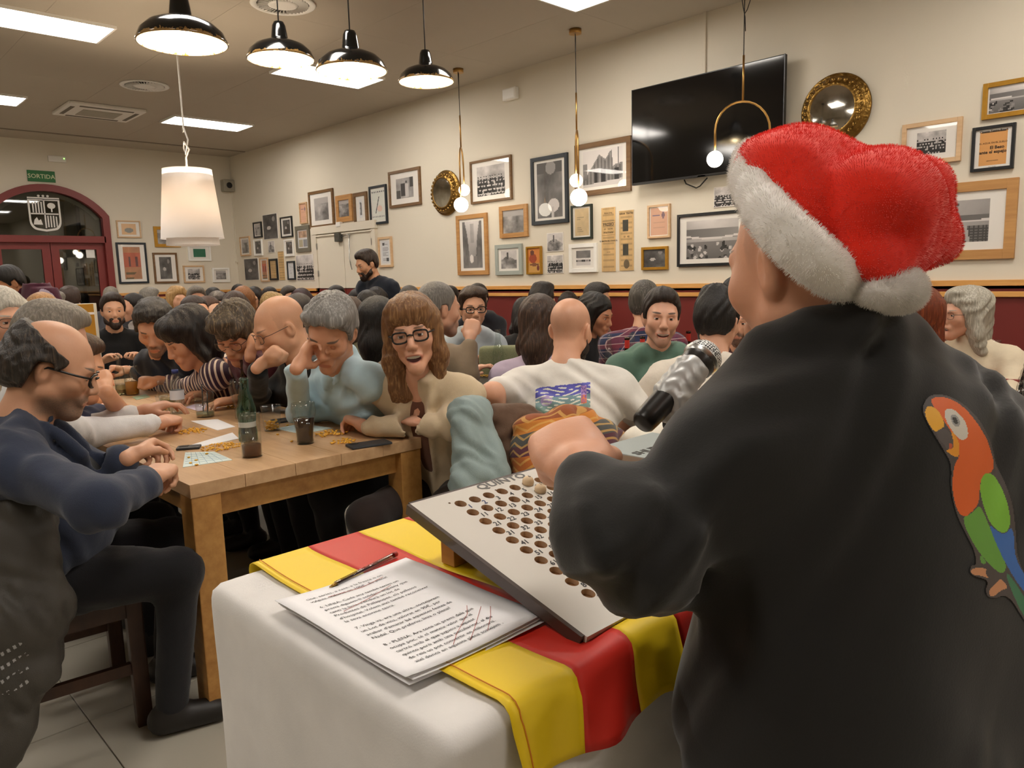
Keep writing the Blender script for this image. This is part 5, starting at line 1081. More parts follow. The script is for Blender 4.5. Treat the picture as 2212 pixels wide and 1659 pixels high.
# ================================================================ THE CROWD BEHIND
BG = [ # x, y, depth, phi, pitch, hair, colour, colour2, top, label, kwargs
 (245, 674, 5.8, 5, 0, 'short', '2c2019', None, '121214', 'bearded man in black sweater facing the camera on the left', dict(beard='2e2019', smile=.3)),
 (287, 666, 7.2, -70, 0, 'bun', '1a1411', None, 'd6d4d2', 'woman with tied dark hair and white hoodie in profile', dict(collar='hood')),
 (95, 690, 4.3, 170, 0, 'short', '9a6f42', 'c29a63', '6b5c4a', 'sandy-haired person seen from behind above the grey crop', {}),
 (60, 655, 6.6, 150, 0, 'short', '1c1613', None, '2a2a30', 'dark-haired person under the maroon shirt', {}),
 (118, 668, 6.2, 120, 0, 'short', '6e675e', '948c80', '333238', 'grey-haired person beside the tall box', {}),
 (152, 655, 7.2, 160, 0, 'curly', '33231a', None, '38322e', 'curly brown-haired person before the door', {}),
 (241, 645, 9.5, 170, 0, 'short', '7d766b', 'a29a8c', '44444a', 'grey-haired person by the end of the door batten', {}),
 (325, 650, 8.5, 110, 5, 'short', '7a746b', '9d968b', '3b3a3f', 'grey-haired person leaning before the left wall', {}),
 (385, 650, 8.0, 20, 0, 'wavy', 'b08a58', 'd8b985', '3a3030', 'blonde woman with hand at mouth before the left wall', dict(L=.1)),
 (426, 652, 7.2, 10, 0, 'short', '6a6259', '8c8478', '2d2f36', 'grey-haired man with glasses behind the laughing women', dict(gl='thin')),
 (462, 650, 8.5, 160, 0, 'short', '1b1512', None, '27262a', 'dark-haired man facing the left wall', {}),
 (424, 685, 5.0, 30, -4, 'pony', '2a1d17', None, '5f6a80', 'laughing woman with tied back hair and patterned jacket', dict(mo=.8, smile=1., skin='cb9878')),
 (455, 682, 5.5, 45, -4, 'bun', '4a3226', None, '262c3a', 'second laughing woman in profile beside the tied hair', dict(mo=.6, smile=1., skin='dbb095')),
 (474, 668, 6.3, 10, 0, 'long', '251a15', None, '1f2a44', 'smiling woman in glasses with long dark hair', dict(gl='thin', mo=.35, smile=1.)),
 (511, 672, 5.8, 15, 5, 'long', '3a281e', None, '3d2a2c', 'brown-haired woman half hidden above the streaky hair', {}),
 (528, 650, 7.6, 165, 0, 'bob', '8a5a35', 'b58252', '4a1c28', 'ginger bobbed woman in maroon seen from behind', dict(L=.1)),
 (548, 648, 8.6, -20, 0, 'long', '1d1512', None, '1c1a1e', 'dark-haired woman in glasses before the picture wall', dict(gl='dark')),
 (517, 640, 9.6, 20, 0, 'short', '1c1614', None, '2a2c33', 'dark-haired person nearest the room corner', {}),
 (584, 650, 8.2, 15, 0, 'short', '1f1713', None, '33343b', 'dark-haired man above the bald head', {}),
 (588, 668, 6.8, 160, 0, 'messy', 'a98a58', 'd6bd8a', '4b4a48', 'blonde person behind the bald man', {}),
 (626, 650, 7.6, 20, 0, 'short', '3b332c', None, '2e3440', 'man with glasses behind the bald man', dict(gl='dark')),
 (655, 655, 7.6, 150, 0, 'bob', '2a1214', '4a2024', '26222a', 'dark red-haired woman seen from behind', dict(L=.1)),
 (647, 688, 4.6, 165, 0, 'short', '231a15', None, '24272e', 'dark-haired man between bald man and grey-haired man', {}),
 (728, 650, 7.4, 25, 0, 'short', '221a17', None, '2c2f38', 'man with side glance above the grey hair', dict(stub=.5)),
 (772, 655, 7.8, -15, 0, 'long', '1a1310', None, '222024', 'dark-haired woman near the standing man', {}),
 (760, 690, 5.0, 165, 0, 'long', '3c2c22', '66503f', '5d5a48', 'brown-haired woman in olive seen from behind', dict(L=.22)),
 (822, 705, 4.2, 155, 0, 'long', '14110f', '2c2622', 'b9aa94', 'black-haired woman seen from behind next to the blonde woman', dict(L=.26, s=1.15)),
 (797, 668, 6.0, 170, 0, 'long', '16110f', None, '2a2830', 'black-haired person under the standing man', dict(L=.2)),
 (815, 655, 7.0, 170, 0, 'long', '181311', None, '232228', 'black-haired person just below the standing man sleeve', dict(L=.15)),
 (887, 655, 6.0, 160, 0, 'buzz', '3b3530', '5a534c', '2f3138', 'buzz-cut man seen from behind beside the brown sweater', {}),
 (973, 650, 7.6, -10, 0, 'short', '1c1512', None, 'cfcbc6', 'laughing dark-haired man in white T-shirt by the wall', dict(mo=.4, smile=1., stub=.6)),
 (1032, 648, 7.0, -25, 5, 'short', '1c1512', None, '14161d', 'dark-haired man in black hoodie by the wall', dict(collar='hood')),
 (1172, 655, 5.8, 140, 5, 'quiff', '1e1713', None, '1a2232', 'dark-haired man in navy seen from behind', {}),
 (1135, 690, 5.6, 170, 25, 'long', '17110f', None, '141417', 'black-haired woman leaning forward beside the navy man', dict(L=.15)),
 (1228, 662, 7.4, 5, -8, 'long', '241a15', None, '2c2a30', 'woman peeking above the bald head', dict(smile=.5)),
 (1598, 700, 4.2, -10, 0, 'short', '1d1613', None, '4a2a2e', 'man with moustache half hidden beside the santa neck', dict(stub=.9)),
 (1592, 645, 5.2, 160, 0, 'long', '141110', None, '17171a', 'dark figure between wall and santa face', {}),
]
SKN = ['d3a384', 'c9977a', 'dbae92', 'cf9d80']
for i, (x, y, d, phi, pt, hr, c1, c2, tp, lab, kw) in enumerate(BG):
    k2 = dict(hair=hr, hc=c1, hc2=c2, pitch=pt, topm=cloth('top_%s' % tp, tp), lod=2 if d < 7 else 3, s=1.04, skin=SKN[i % 4], fold=.004 if d < 6 else 0); k2.update(kw)
    person(lab, D(x, y, d), FH(x, y, phi), **k2)
# ================================================================ FURNITURE AND TABLE THINGS
M_OAK = wood('oiled_oak', '9c6a33', 'c1904f', .5, (2, 9, 9)); M_OAKT = wood('worn_oak_top', 'a8825a', 'c6a27a', .42, (1.2, 9, 9))
M_DKW = wood('dark_stained_wood', '2c1a12', '4a2e1e', .5, (6, 6, 2)); M_DTAB = mat('dark_table_top', '2a2623', .4)
T_ = thing('oak_table', 'long solid oak dining table with thick square legs', 'table', (-2.23, .81, 0))
LX, LY = 2.95, .855
for k in range(5): MB().box((-LX/2, LY/10+LY/5*k, TZ-.021), (LX, LY/5-.0012, .042), bev=.0015).build('top_plank', M_OAKT, T_)
a = MB(); a.box((-.03, LY/2, TZ-.043), (.05, LY, .001)); a.build('top_shadow_gap', M_OAK, T_)
for yy in (.055, LY-.055): MB().box((-LX/2, yy, TZ-.083), (LX-.2, .03, .08)).build('side_rail', M_OAK, T_)
for xx in (-.055, -LX+.055): MB().box((xx, LY/2, TZ-.083), (.03, LY-.1, .08)).build('end_rail', M_OAK, T_)
for xx in (-.048, -LX+.048):
    for yy in (.048, LY-.048): MB().box((xx, yy, (TZ-.042)/2), (.09, .09, TZ-.042), bev=.004).build('leg', M_OAK, T_)
def chair(name, label, loc, rz, mt=M_DKW, seat=None, h=.88, group='chairs'):
    """seat centre on the origin, backrest on -x, facing +x"""
    t = thing(name, label, 'chair', loc, rz, group); s = .21
    for sy in (-1, 1):
        MB().box((s-.02, sy*(s-.02), .215), (.045, .045, .43), bev=.004).build('leg', mt, t)
        m4 = Matrix.Translation((-s+.02, sy*(s-.02), 0)) @ Matrix.Rotation(-.06, 4, 'Y'); MB().box((0, 0, h/2), (.042, .042, h), m4, .004).build('leg', mt, t)
        MB().box((0, sy*(s-.02), .39), (2*s-.06, .025, .07)).build('seat_rail', mt, t); MB().box((0, sy*(s-.02), .19), (2*s-.06, .02, .035)).build('stretcher', mt, t)
    MB().box((s-.02, 0, .39), (.025, 2*s-.06, .07)).build('seat_rail', mt, t)
    MB().box((0, 0, .44), (.44, .44, .035), bev=.01).build('seat', seat or mt, t)
    for z in (h-.26, h-.06): MB().box((-s-.005-(z-.43)*.06, 0, z), (.022, .38, .09), bev=.004).build('back_slat', mt, t)
    return t
p = PZ(345, 1535, 0); chair('dining_chair', 'dark wooden chair under the balding man in navy', (-2.6, .5, 0), R_(84), group='dark wooden chairs')
chair('dining_chair', 'dark wooden chair under the blonde woman, blue puffer jacket on its back', (-2.36, 1.93, 0), R_(-82), group='dark wooden chairs', h=.8)
c42 = D(1245, 985, 3.0); chair('dining_chair', 'dark wooden chair under the man with wave print, patterned poncho on its back', (c42[0], c42[1], 0), FH(1245, 900, 172), group='dark wooden chairs', h=.66)
c48 = D(1500, 985, 3.05); chair('dining_chair', 'dark wooden chair under the white-shirted man right of the microphone', (c48[0], c48[1], 0), FH(1500, 900, -165), group='dark wooden chairs', h=.72)
def garment(name, label, prims, mt, h=.009, disp=None, cat='jacket', base=None):
    V, Q = sdf(prims, h, disp); b = np.array([V[:, 0].mean(), V[:, 1].mean(), V[:, 2].min()]) if base is None else base
    o = link(name, npmesh(name, V-b.astype(np.float32), Q), mt, None, b); tag(o, label, cat); return o
def quilt(ax_, w_=.075, amp=.010, seed=1):
    ax_ = nrm(ax_); fo = folds(.004, .05, seed)
    return lambda p: amp*(np.abs(np.sin((p@ax_+.012*np.sin(p[:, 0]*17+p[:, 1]*11+seed))*math.pi/w_))-.6)+fo(p)
def puff(c, rough=.45): return cloth('quilted_nylon_'+c, c, rough, sheen=.0)
# dark puffer over the chair at the left edge
G = lambda x, y, d: D(x, y, d)
LJ = garment('puffer_jacket', 'dark grey quilted jacket hung over the chair at the left edge',
        [cap(G(-40, 1085, 1.95), G(60, 1120, 1.95), .075, .06, k=.05), cap(G(50, 1120, 1.93), G(105, 1300, 1.9), .055, .05, k=.05), cap(G(10, 1120, 1.93), G(40, 1350, 1.88), .075, .07, k=.06), cap(G(40, 1330, 1.88), G(15, 1560, 1.84), .075, .05, k=.06), cap(G(-50, 1150, 1.93), G(-50, 1640, 1.84), .09, .08, k=.06), cap(G(95, 1300, 1.9), G(85, 1440, 1.87), .05, .045, k=.05), cap(G(70, 1450, 1.86), G(10, 1640, 1.82), .03, .035, k=.05)],
        puff('45423d'), .0085, quilt((.25, .1, 1), .13, .010))
# pale blue puffer on the blonde woman's chair
garment('puffer_jacket', 'pale blue quilted jacket hung on the chair behind the blonde woman',
        [cap(G(1000, 890, 2.62), G(1030, 885, 2.7), .05, .045, k=.04), cap(G(1005, 900, 2.6), G(1015, 1040, 2.56), .05, .055, k=.04), cap(G(1030, 890, 2.66), G(1068, 1010, 2.6), .045, .05, k=.04), cap(G(1060, 1010, 2.6), G(1075, 1130, 2.56), .05, .045, k=.04), cap(G(1010, 1040, 2.56), G(1005, 1150, 2.52), .055, .04, k=.04)],
        puff('8a9a98'), .0075, quilt((.5, .3, 1), .07, .007, 2))
# brown coat and poncho behind the man with the wave print
garment('brown_coat', 'brown wool coat hung on the chair left of the patterned poncho',
        [cap(G(1075, 902, 2.78), G(1150, 907, 2.82), .045, .045, k=.04), cap(G(1070, 912, 2.76), G(1085, 1102, 2.7), .05, .07, k=.05), cap(G(1120, 912, 2.8), G(1115, 1102, 2.72), .06, .07, k=.05), cap(G(1095, 922, 2.74), G(1105, 1082, 2.66), .02, .03, k=.03)], cloth('brown_wool', '5d4636'), .009, folds(.008, .07, 4), 'coat')
garment('patterned_poncho', 'ethnic patterned woven poncho draped over the chair back',
        [cap(G(1150, 933, 2.72), G(1240, 908, 2.75), .05, .05, k=.05), cap(G(1240, 908, 2.75), G(1325, 953, 2.85), .05, .05, k=.05), cap(G(1150, 948, 2.7), G(1150, 1098, 2.64), .07, .075, k=.06), cap(G(1215, 938, 2.7), G(1220, 1108, 2.62), .075, .08, k=.06), cap(G(1290, 948, 2.76), G(1310, 1108, 2.68), .07, .08, k=.06), cap(G(1320, 958, 2.84), G(1345, 1098, 2.78), .045, .055, k=.05)],
        cloth('woven_poncho', '7a4a30', .9, 'weave'), .009, folds(.007, .1, 6), 'poncho')
c = D(1405, 965, 2.75); garment('white_jacket', 'white towelling jacket hung behind the receiver box', [cap(G(1375, 960, 2.75), G(1440, 945, 2.8), .05, .05, k=.04), cap(G(1385, 970, 2.73), G(1390, 1090, 2.68), .07, .08, k=.05), cap(G(1440, 950, 2.78), G(1450, 1080, 2.7), .06, .07, k=.05)], cloth('white_towelling', 'd8d2c4'), .01, folds(.007, .07, 9))
# blue tubular chair, green fabric chair
t = thing('tubular_chair', 'blue tubular metal chair behind the blonde woman', 'chair', PZ(1020, 960, 0)*0+np.array((D(1025, 870, 3.35)[0], D(1025, 870, 3.35)[1], 0)))
bl = mat('blue_grey_tube', '5a6a92', .35, .3); b0 = np.array(t.location)
arc = [D(x, y, d)-b0 for x, y, d in ((985, 845, 3.3), (1005, 843, 3.3), (1030, 850, 3.32), (1050, 864, 3.36), (1058, 890, 3.4))]
MB().tube(arc+[arc[-1]+np.array((0, 0, -.4)), arc[-1]+np.array((0, 0, -.66))], .014, 10).build('back_tube', bl, t); MB().box((.0, .12, .46), (.42, .42, .03), bev=.01).build('seat', mat('navy_seat', '1a2238', .6), t)
MB().box(tuple(np.mean([arc[1], arc[3]], 0)+np.array((0, 0, -.11))), (.04, .3, .18), Matrix.Identity(4), .01).build('back_panel', mat('navy_seat', '1a2238', .6), t)
for sx in (-.18, .18):
    for sy in (-.06, .3): MB().tube([(sx, sy, 0), (sx, sy, .45)], .012, 8).build('leg', bl, t)
gb = D(1092, 790, 4.6); t = thing('fabric_chair', 'green checked fabric chair back beside the long brown hair', 'chair', (gb[0], gb[1], 0)); gm = cloth('green_check', '7d8062', .9, 'dots', '5d6746')
V, Q = sdf([rbox((0, 0, .72), (.13, .02, .18), .03)], .016); link('backrest', npmesh('backrest', V, Q), gm, t).rotation_euler = (0, 0, YAW); V, Q = sdf([rbox((0, 0, .45), (.2, .2, .03), .02)], .016); link('seat', npmesh('seat', V, Q), gm, t)
for sx in (-.17, .17):
    for sy in (-.17, .17): MB().tube([(sx, sy, 0), (sx, sy, .45)], .014, 8).build('leg', M_DKW, t)
def small_table(label, cx, cy, w_, d_, mt, rz=0, z=.75, edge=None):
    t = thing('cafe_table', label, 'table', (cx, cy, 0), rz, 'cafe tables'); MB().box((0, 0, z-.015), (w_, d_, .03), bev=.006).build('table_top', mt, t)
    if edge: MB().box((0, 0, z-.03), (w_-.01, d_-.01, .03)).build('top_edge', edge, t)
    MB().lathe([(.035, .02), (.035, z-.03)], 16).build('column', M_BLACK, t); MB().box((0, 0, .012), (.5, .5, .024), bev=.005).build('foot', M_BLACK, t); return t
small_table('dark cafe table behind the blonde woman with plates and cups', -3.05, 2.98, .8, .7, M_DTAB, edge=M_BLACK)
M_WTOP = mat('white_laminate', 'd8d3ca', .4, var=.03)
tb = PZ(1390, 815, .75); small_table('white cafe table before the green hoodie with beer bottles', tb[0], tb[1]+.05, .7, .7, M_WTOP)
tb2 = PZ(1305, 776, .75); small_table('white cafe table holding the red gift bow', tb2[0], tb2[1], .7, .6, M_WTOP)
tb3 = PZ(2130, 800, .75); small_table('red-topped cafe table with beer and water at the right', tb3[0]+.02, tb3[1]+.05, .7, .7, mat('red_laminate', '8a3a34', .35), edge=M_BLACK)
for px, py, lb in ((1030, 742, 'far cafe table with red top beside the green chair'), (300, 745, 'far cafe table with white top before the bearded man'), (560, 700, 'far cafe table hidden among the crowd')):
    q = PZ(px, py, .75); small_table(lb, q[0], q[1], .7, .7, M_WTOP if 'white' in lb else mat('red_laminate', '8a3a34', .35))
# ---------------------------------------------------------------- glassware
GL = glassy('clear_glass', 'fafcfb', .05, .99); PLA = glassy('clear_plastic', 'f6f8f9', .06, .98, .1); GRN = glassy('green_glass', 'cfe6d8', .07, .97)
COLA = mat('cola', '1c0906', .1, coat=.5); 
def liquid(name, c, tr=.6):
    if name in _mats: return _mats[name]
    n = N(name); n.col(srgb(c)); n.set(Roughness=.05, Transmission_Weight=tr, IOR=1.33); _mats[name] = n.m; return n.m
BEER = liquid('beer', 'd58a1c', .5); WINE = liquid('white_wine', 'e3d49a', .75)
def cup(name, label, cat, base, prof, gm, liq=None, lh=0, extra=None, group='glasses on the tables', sc=1.):
    t = thing(name, label, cat, base, 0, group); pr = [(r*sc, z*sc) for r, z in prof]
    inner = [(max(r-.0022, .0005), z) for r, z in pr if z > pr[0][1]+.003*sc][::-1]
    MB().lathe([(0, pr[0][1])]+pr+inner+[(0, inner[-1][1])], 28, caps=False).build('glass_wall', gm, t)
    if liq is not None:
        z0 = inner[-1][1]+.001; zz = [z0]+[z for r, z in pr if z0 < z < lh*sc]+[lh*sc]; rr = np.interp(zz, [z for r, z in pr], [r for r, z in pr])-.003
        MB().lathe([(0, zz[0])]+list(zip(rr, zz))+[(0, zz[-1])], 28, caps=False).build('drink', liq, t)
    return t
CURVY = [(.026, 0), (.029, .006), (.028, .02), (.030, .05), (.036, .085), (.040, .108), (.0385, .125), (.037, .135)]
TALL = [(.033, 0), (.034, .004), (.0345, .14), (.035, .15)]
PCUP = [(.028, 0), (.029, .002), (.037, .092), (.039, .094), (.039, .097)]
GOB = [(.03, 0), (.03, .003), (.006, .008), (.005, .05), (.012, .058), (.03, .08), (.036, .11), (.033, .155), (.0325, .16)]
BOTTLE = [(.03, 0), (.031, .004), (.031, .09), (.030, .12), (.02, .155), (.0135, .175), (.013, .22), (.0145, .222), (.0145, .232), (.013, .234)]
COKEB = [(.028, 0), (.03, .004), (.0295, .03), (.026, .055), (.0295, .085), (.0305, .105), (.022, .14), (.014, .165), (.013, .195), (.0145, .197), (.0145, .205)]
Z = lambda x, y: PZ(x, y, TZ)
cup('curvy_glass', 'curvy glass half full of cola in front of the pale blue cuff', 'glass', Z(660, 958), CURVY, GL, COLA, .085, sc=1.12)
t = cup('tall_glass', 'straight tall glass with ice and a little cola nearest the table edge', 'glass', Z(545, 986), TALL, GL, liquid('thin_cola', '6b3a14', .45), .042, sc=1.0)
for k in range(4): MB().box((.012*math.cos(k*1.7), .012*math.sin(k*1.7), .026+.008*k), (.02, .02, .02), Matrix.Rotation(.3*k, 4, 'Z'), .004).build('ice_cube', glassy('ice', 'efe6d6', .1, .9), t)
t = cup('cola_bottle', 'green glass cola bottle standing behind the tall glass', 'bottle', Z(537, 952), COKEB, GRN, COLA, .07, group='bottles on the tables', sc=1.16)
MB().lathe([(.0315, .055), (.0315, .075)], 24, caps=False).build('white_script_band', mat('white_print', 'd9d9d6', .6), t)
cup('curvy_glass', 'empty curvy glass behind the cola bottle', 'glass', Z(528, 906), CURVY, GL, None, 0, sc=1.3)
t = cup('brown_bottle', 'brown glass bottle neck rising behind the cola bottle', 'bottle', Z(533, 885), BOTTLE, glassy('amber_glass', 'c98a4a', .06, .85), None, 0, group='bottles on the tables')
KERN = mat('corn_yellow', 'e0a82e', .5, var=.25, vs=40)
def kernels(n, rad, zmax, seed, ry=1.):
    r = np.random.default_rng(seed); m_ = MB()
    for i in range(n):
        a = r.uniform(0, 6.28); q = rad*math.sqrt(r.random()); m4 = Matrix.Translation((q*math.cos(a), q*ry*math.sin(a), .003+r.random()*zmax)) @ Matrix.Rotation(r.uniform(0, 6.28), 4, 'Z') @ Matrix.Rotation(r.uniform(-.6, .6), 4, 'X')
        m_.sphere((0, 0, 0), (.0055, .0042, .0026), 6, m4)
    return m_
t = cup('plastic_cup', 'clear plastic cup with corn kernels beside the curvy cola glass', 'cup', Z(588, 930), PCUP, PLA, sc=1.05); tag(kernels(70, .026, .038, 5).build('corn_kernels', KERN, t), None, kind='stuff')
t = cup('plastic_cup', 'small clear cup of corn kernels beside the wine glass', 'cup', Z(352, 888), PCUP, PLA, sc=.75); tag(kernels(50, .018, .045, 6).build('corn_kernels', KERN, t), None, kind='stuff')
t = cup('tumbler', 'tumbler with lemon and two black straws in mid table', 'glass', Z(444, 900), [(.036, 0), (.037, .004), (.040, .1), (.04, .105)], GL, liquid('cloudy_water', 'd9d3a8', .7), .022, sc=1.05)
for k in (0, 1): MB().tube([(-.02+.045*k, 0, .01), (-.012+.03*k, .01*k, .145-.03*k)], .0028, 6).build('straw', M_BLACK, t)
cup('wine_glass', 'goblet of white wine next to the water bottle', 'glass', Z(366, 892), [(.032, 0), (.032, .003), (.006, .008), (.005, .02), (.02, .03), (.036, .06), (.04, .09), (.038, .13), (.036, .14)], GL, WINE, .062, sc=1.1)
def water_bottle(label, base, sc=1.):
    t = cup('water_bottle', label, 'bottle', base, [(.03, 0), (.032, .006), (.031, .05), (.0315, .12), (.03, .14), (.016, .18), (.0145, .19), (.0145, .2)], PLA, group='bottles on the tables', sc=sc)
    MB().lathe([(.0325*sc, .07*sc), (.0325*sc, .115*sc)], 24, caps=False).build('paper_label', mat('pale_label', 'd5dae2', .6), t); MB().lathe([(.0155*sc, .196*sc), (.0155*sc, .214*sc)], 20).build('cap', mat('navy_cap', '1f2f6d', .4), t); return t
water_bottle('plastic water bottle with navy cap beside the wine goblet', Z(386, 893), .95)
cup('beer_glass', 'small glass of beer before the curly-haired man', 'glass', Z(287, 853), TALL, GL, BEER, .07, sc=1.05)
cup('tall_glass', 'tall narrow glass between curly-haired man and striped blouse', 'glass', Z(318, 832), [(.02, 0), (.021, .003), (.023, .13), (.023, .135)], GL, None, 0)
cup('clear_bottle', 'clear glass bottle beside the small beer glass', 'bottle', Z(263, 853), BOTTLE, GL, liquid('pale_wine', 'c9b98a', .7), .06, group='bottles on the tables', sc=.95)
cup('orange_cup', 'plastic cup of orange corn near the bare elbow', 'cup', Z(208, 860), PCUP, PLA, mat('orange_corn', 'dd9122', .5, var=.3, vs=60), .07, sc=.9)
# corn piles, papers, cards, phones
for i, (x, y, n_, ra, lb) in enumerate(((415, 933, 60, .055, 'heap of corn kernels beside the white-sleeved hand'), (478, 968, 70, .065, 'heap of corn kernels left of the tall glass'), (716, 938, 70, .06, 'larger heap of corn kernels before the blonde woman'), (742, 956, 40, .045, 'smaller heap of corn kernels beside the black phone'), (508, 880, 40, .04, 'heap of corn kernels on the slate coaster'), (408, 862, 14, .03, 'few corn kernels beside the water bottle'))):
    o = kernels(n_, ra, .006, 20+i, 1.).build('corn_heap', KERN, None, Z(x, y)); tag(o, lb, 'corn', 'corn kernel markers', 'stuff')
M_PAP = mat('white_paper', 'e9e8ea', .75, var=.02); M_CARD = mat('pale_bingo_card', 'c9d6d3', .7, var=.05); M_CB = mat('card_blue_edge', '7fa0b8', .7)
def sheet(px, label, mt, name='paper_sheet', z=TZ, cat='paper', lines=0, th=.0015):
    q = [PZ(x, y, z) for x, y in px]; c_ = np.mean(q, 0); c_[2] = z; t = thing(name, label, cat, c_, 0, 'papers on the tables'); loc = [(p_[0]-c_[0], p_[1]-c_[1]) for p_ in q]
    if sum(loc[i][0]*loc[(i+1) % 4][1]-loc[(i+1) % 4][0]*loc[i][1] for i in range(4)) < 0: loc = loc[::-1]
    MB().prism(loc, th).build('sheet', mt, t)
    if lines:
        for k in range(1, lines): 
            f = k/lines; a0 = np.array(loc[0])*(1-f)+np.array(loc[3])*f; b0 = np.array(loc[1])*(1-f)+np.array(loc[2])*f; MB().tube([(a0[0]*.92, a0[1]*.92, th), (b0[0]*.92, b0[1]*.92, th)], .0006, 4).build('grid_line', M_CB, t)
            a0 = np.array(loc[0])*(1-f)+np.array(loc[1])*f; b0 = np.array(loc[3])*(1-f)+np.array(loc[2])*f; MB().tube([(a0[0]*.92, a0[1]*.92, th), (b0[0]*.92, b0[1]*.92, th)], .0006, 4).build('grid_line', M_CB, t)
    return t
sheet(((285, 880), (320, 878), (350, 886), (318, 898)), 'white paper sheet near the wine goblet', M_PAP); sheet(((412, 910), (470, 906), (508, 922), (470, 930)), 'white paper sheet in the middle of the oak table', M_PAP)
sheet(((412, 962), (425, 967), (516, 948), (502, 935)), 'narrow white paper strip behind the corn heap', M_PAP); sheet(((308, 912), (350, 906), (360, 914), (315, 922)), 'white paper slip under the white cuff', M_PAP)
sheet(((395, 1010), (400, 978), (462, 976), (502, 994)), 'bingo card with corn markers nearest the left table corner', M_CARD, 'bingo_card', cat='card', lines=6)
sheet(((594, 926), (650, 916), (720, 925), (650, 938)), 'bingo card with corn markers behind the curvy cola glass', M_CARD, 'bingo_card', cat='card', lines=6)
sheet(((400, 880), (425, 872), (480, 878), (440, 892)), 'lilac printed flyer under the tumbler', mat('lilac_paper', 'c9bcd0', .7), 'flyer'); sheet(((285, 858), (315, 852), (325, 858), (295, 864)), 'green banknote-like card beside the beer glass', mat('green_card', '8fa087', .7), 'flyer')
for k, (x, y) in enumerate(((412, 1002), (424, 996), (447, 982), (408, 990), (425, 1006), (621, 920), (640, 918), (600, 940), (630, 955))):
    m4 = Matrix.Rotation(k, 4, 'Z'); o = MB().sphere((0, 0, 0), (.0065, .005, .003), 8, m4).build('corn_kernel', KERN, None, PZ(x, y, TZ)+np.array((0, 0, .0035))); tag(o, 'single yellow corn kernel marking a card on the oak table', 'corn', 'single corn markers')
def phone(label, px, py, ang, w_=.075, l_=.15):
    p = PZ(px, py, TZ); t = thing('mobile_phone', label, 'phone', p, ang, 'phones on the oak table'); MB().box((0, 0, .0045), (l_, w_, .009), bev=.0035).build('case', mat('phone_case', '2a2c30', .5), t); MB().box((-l_/2+.024, w_/2-.018, .0095), (.03, .022, .002), bev=.0008).build('camera_bump', M_BLACK, t)
phone('black mobile phone lying face down by the table edge', 797, 962, R_(78)); phone('black mobile phone under the grey-haired man hand', 627, 908, R_(85)); phone('dark wallet-like phone beside the navy cuff', 408, 969, R_(60), .05, .08)
# gift box in yellow and white
g0, g1 = D(190, 770, 4.0), D(205, 655, 4.0); gx = D(160, 765, 4.0); gw = D(225, 765, 4.0)
t = thing('tall_gift_box', 'tall yellow and white cardboard box standing on the table left', 'box', (g0[0], g0[1], TZ)); gh = g1[2]-TZ
V8 = Matrix.Rotation(YAW+R_(20), 4, 'Z')
MB().box((0, 0, gh/2), (.115, .1, gh), V8, .002).build('carton', mat('white_carton', 'c9c4b6', .7), t); MB().box((0, -.051, gh/2), (.116, .002, gh*.995), Matrix.Rotation(YAW+R_(20), 4, 'Z') @ Matrix.Rotation(0, 4, 'Z')).build('yellow_face', mat('ochre_print', 'b5821f', .6), t); MB().box((0, -.0525, gh*.9), (.117, .002, .012), V8).build('white_line', M_PAP, t)

# things on the middle tables
zb = .75
def at75(x, y): return PZ(x, y, .75)
def beer_bottle(label, base):
    t = cup('beer_bottle', label, 'bottle', base, BOTTLE, glassy('amber_glass', 'c98a4a', .06, .85), None, 0, group='bottles on the tables'); MB().lathe([(.0142, .175), (.0138, .222)], 18, caps=False).build('red_foil', mat('red_foil', 'b52c22', .4), t); MB().lathe([(.0155, .222), (.0155, .236)], 16).build('crown_mouth', glassy('amber_glass', 'c98a4a', .06, .85), t); return t
beer_bottle('red-collared beer bottle left of the clear bottle', at75(1355, 818)); beer_bottle('red-collared beer bottle before the green hoodie', at75(1388, 815)); beer_bottle('red-collared beer bottle far behind the hoodie shoulder', D(1487, 742, 4.6)*np.array((1, 1, 0))+np.array((0, 0, .75)))
cup('clear_bottle', 'clear soda bottle between the two beer bottles', 'bottle', at75(1366, 824), BOTTLE, GL, None, group='bottles on the tables', sc=1.15); cup('clear_bottle', 'clear glass bottle before the black-haired woman', 'bottle', D(1316, 740, 4.5)*np.array((1, 1, 0))+np.array((0, 0, .75)), BOTTLE, GL, None, group='bottles on the tables')
cup('clear_bottle', 'clear glass bottle with pale label near the green chair', 'bottle', at75(1078, 812), BOTTLE, GL, None, group='bottles on the tables', sc=1.2)
t = cup('plastic_cup', 'plastic cup of orange corn on the dark cafe table', 'cup', at75(1062, 808), PCUP, PLA, mat('orange_corn', 'dd9122', .5, var=.3, vs=60), .06)
o = kernels(40, .05, .01, 40).build('sweet_heap', mat('mixed_sweets', 'd8a648', .5, var=.6, vs=60), None, at75(1048, 814)); tag(o, 'small heap of yellow and red sweets beside the brown elbow', 'sweets', None, 'stuff')
t = thing('red_gift_bow', 'shiny red ribbon gift bow on the white cafe table', 'bow', at75(1292, 770)); RB = mat('red_ribbon', 'c93a20', .25, var=.2)
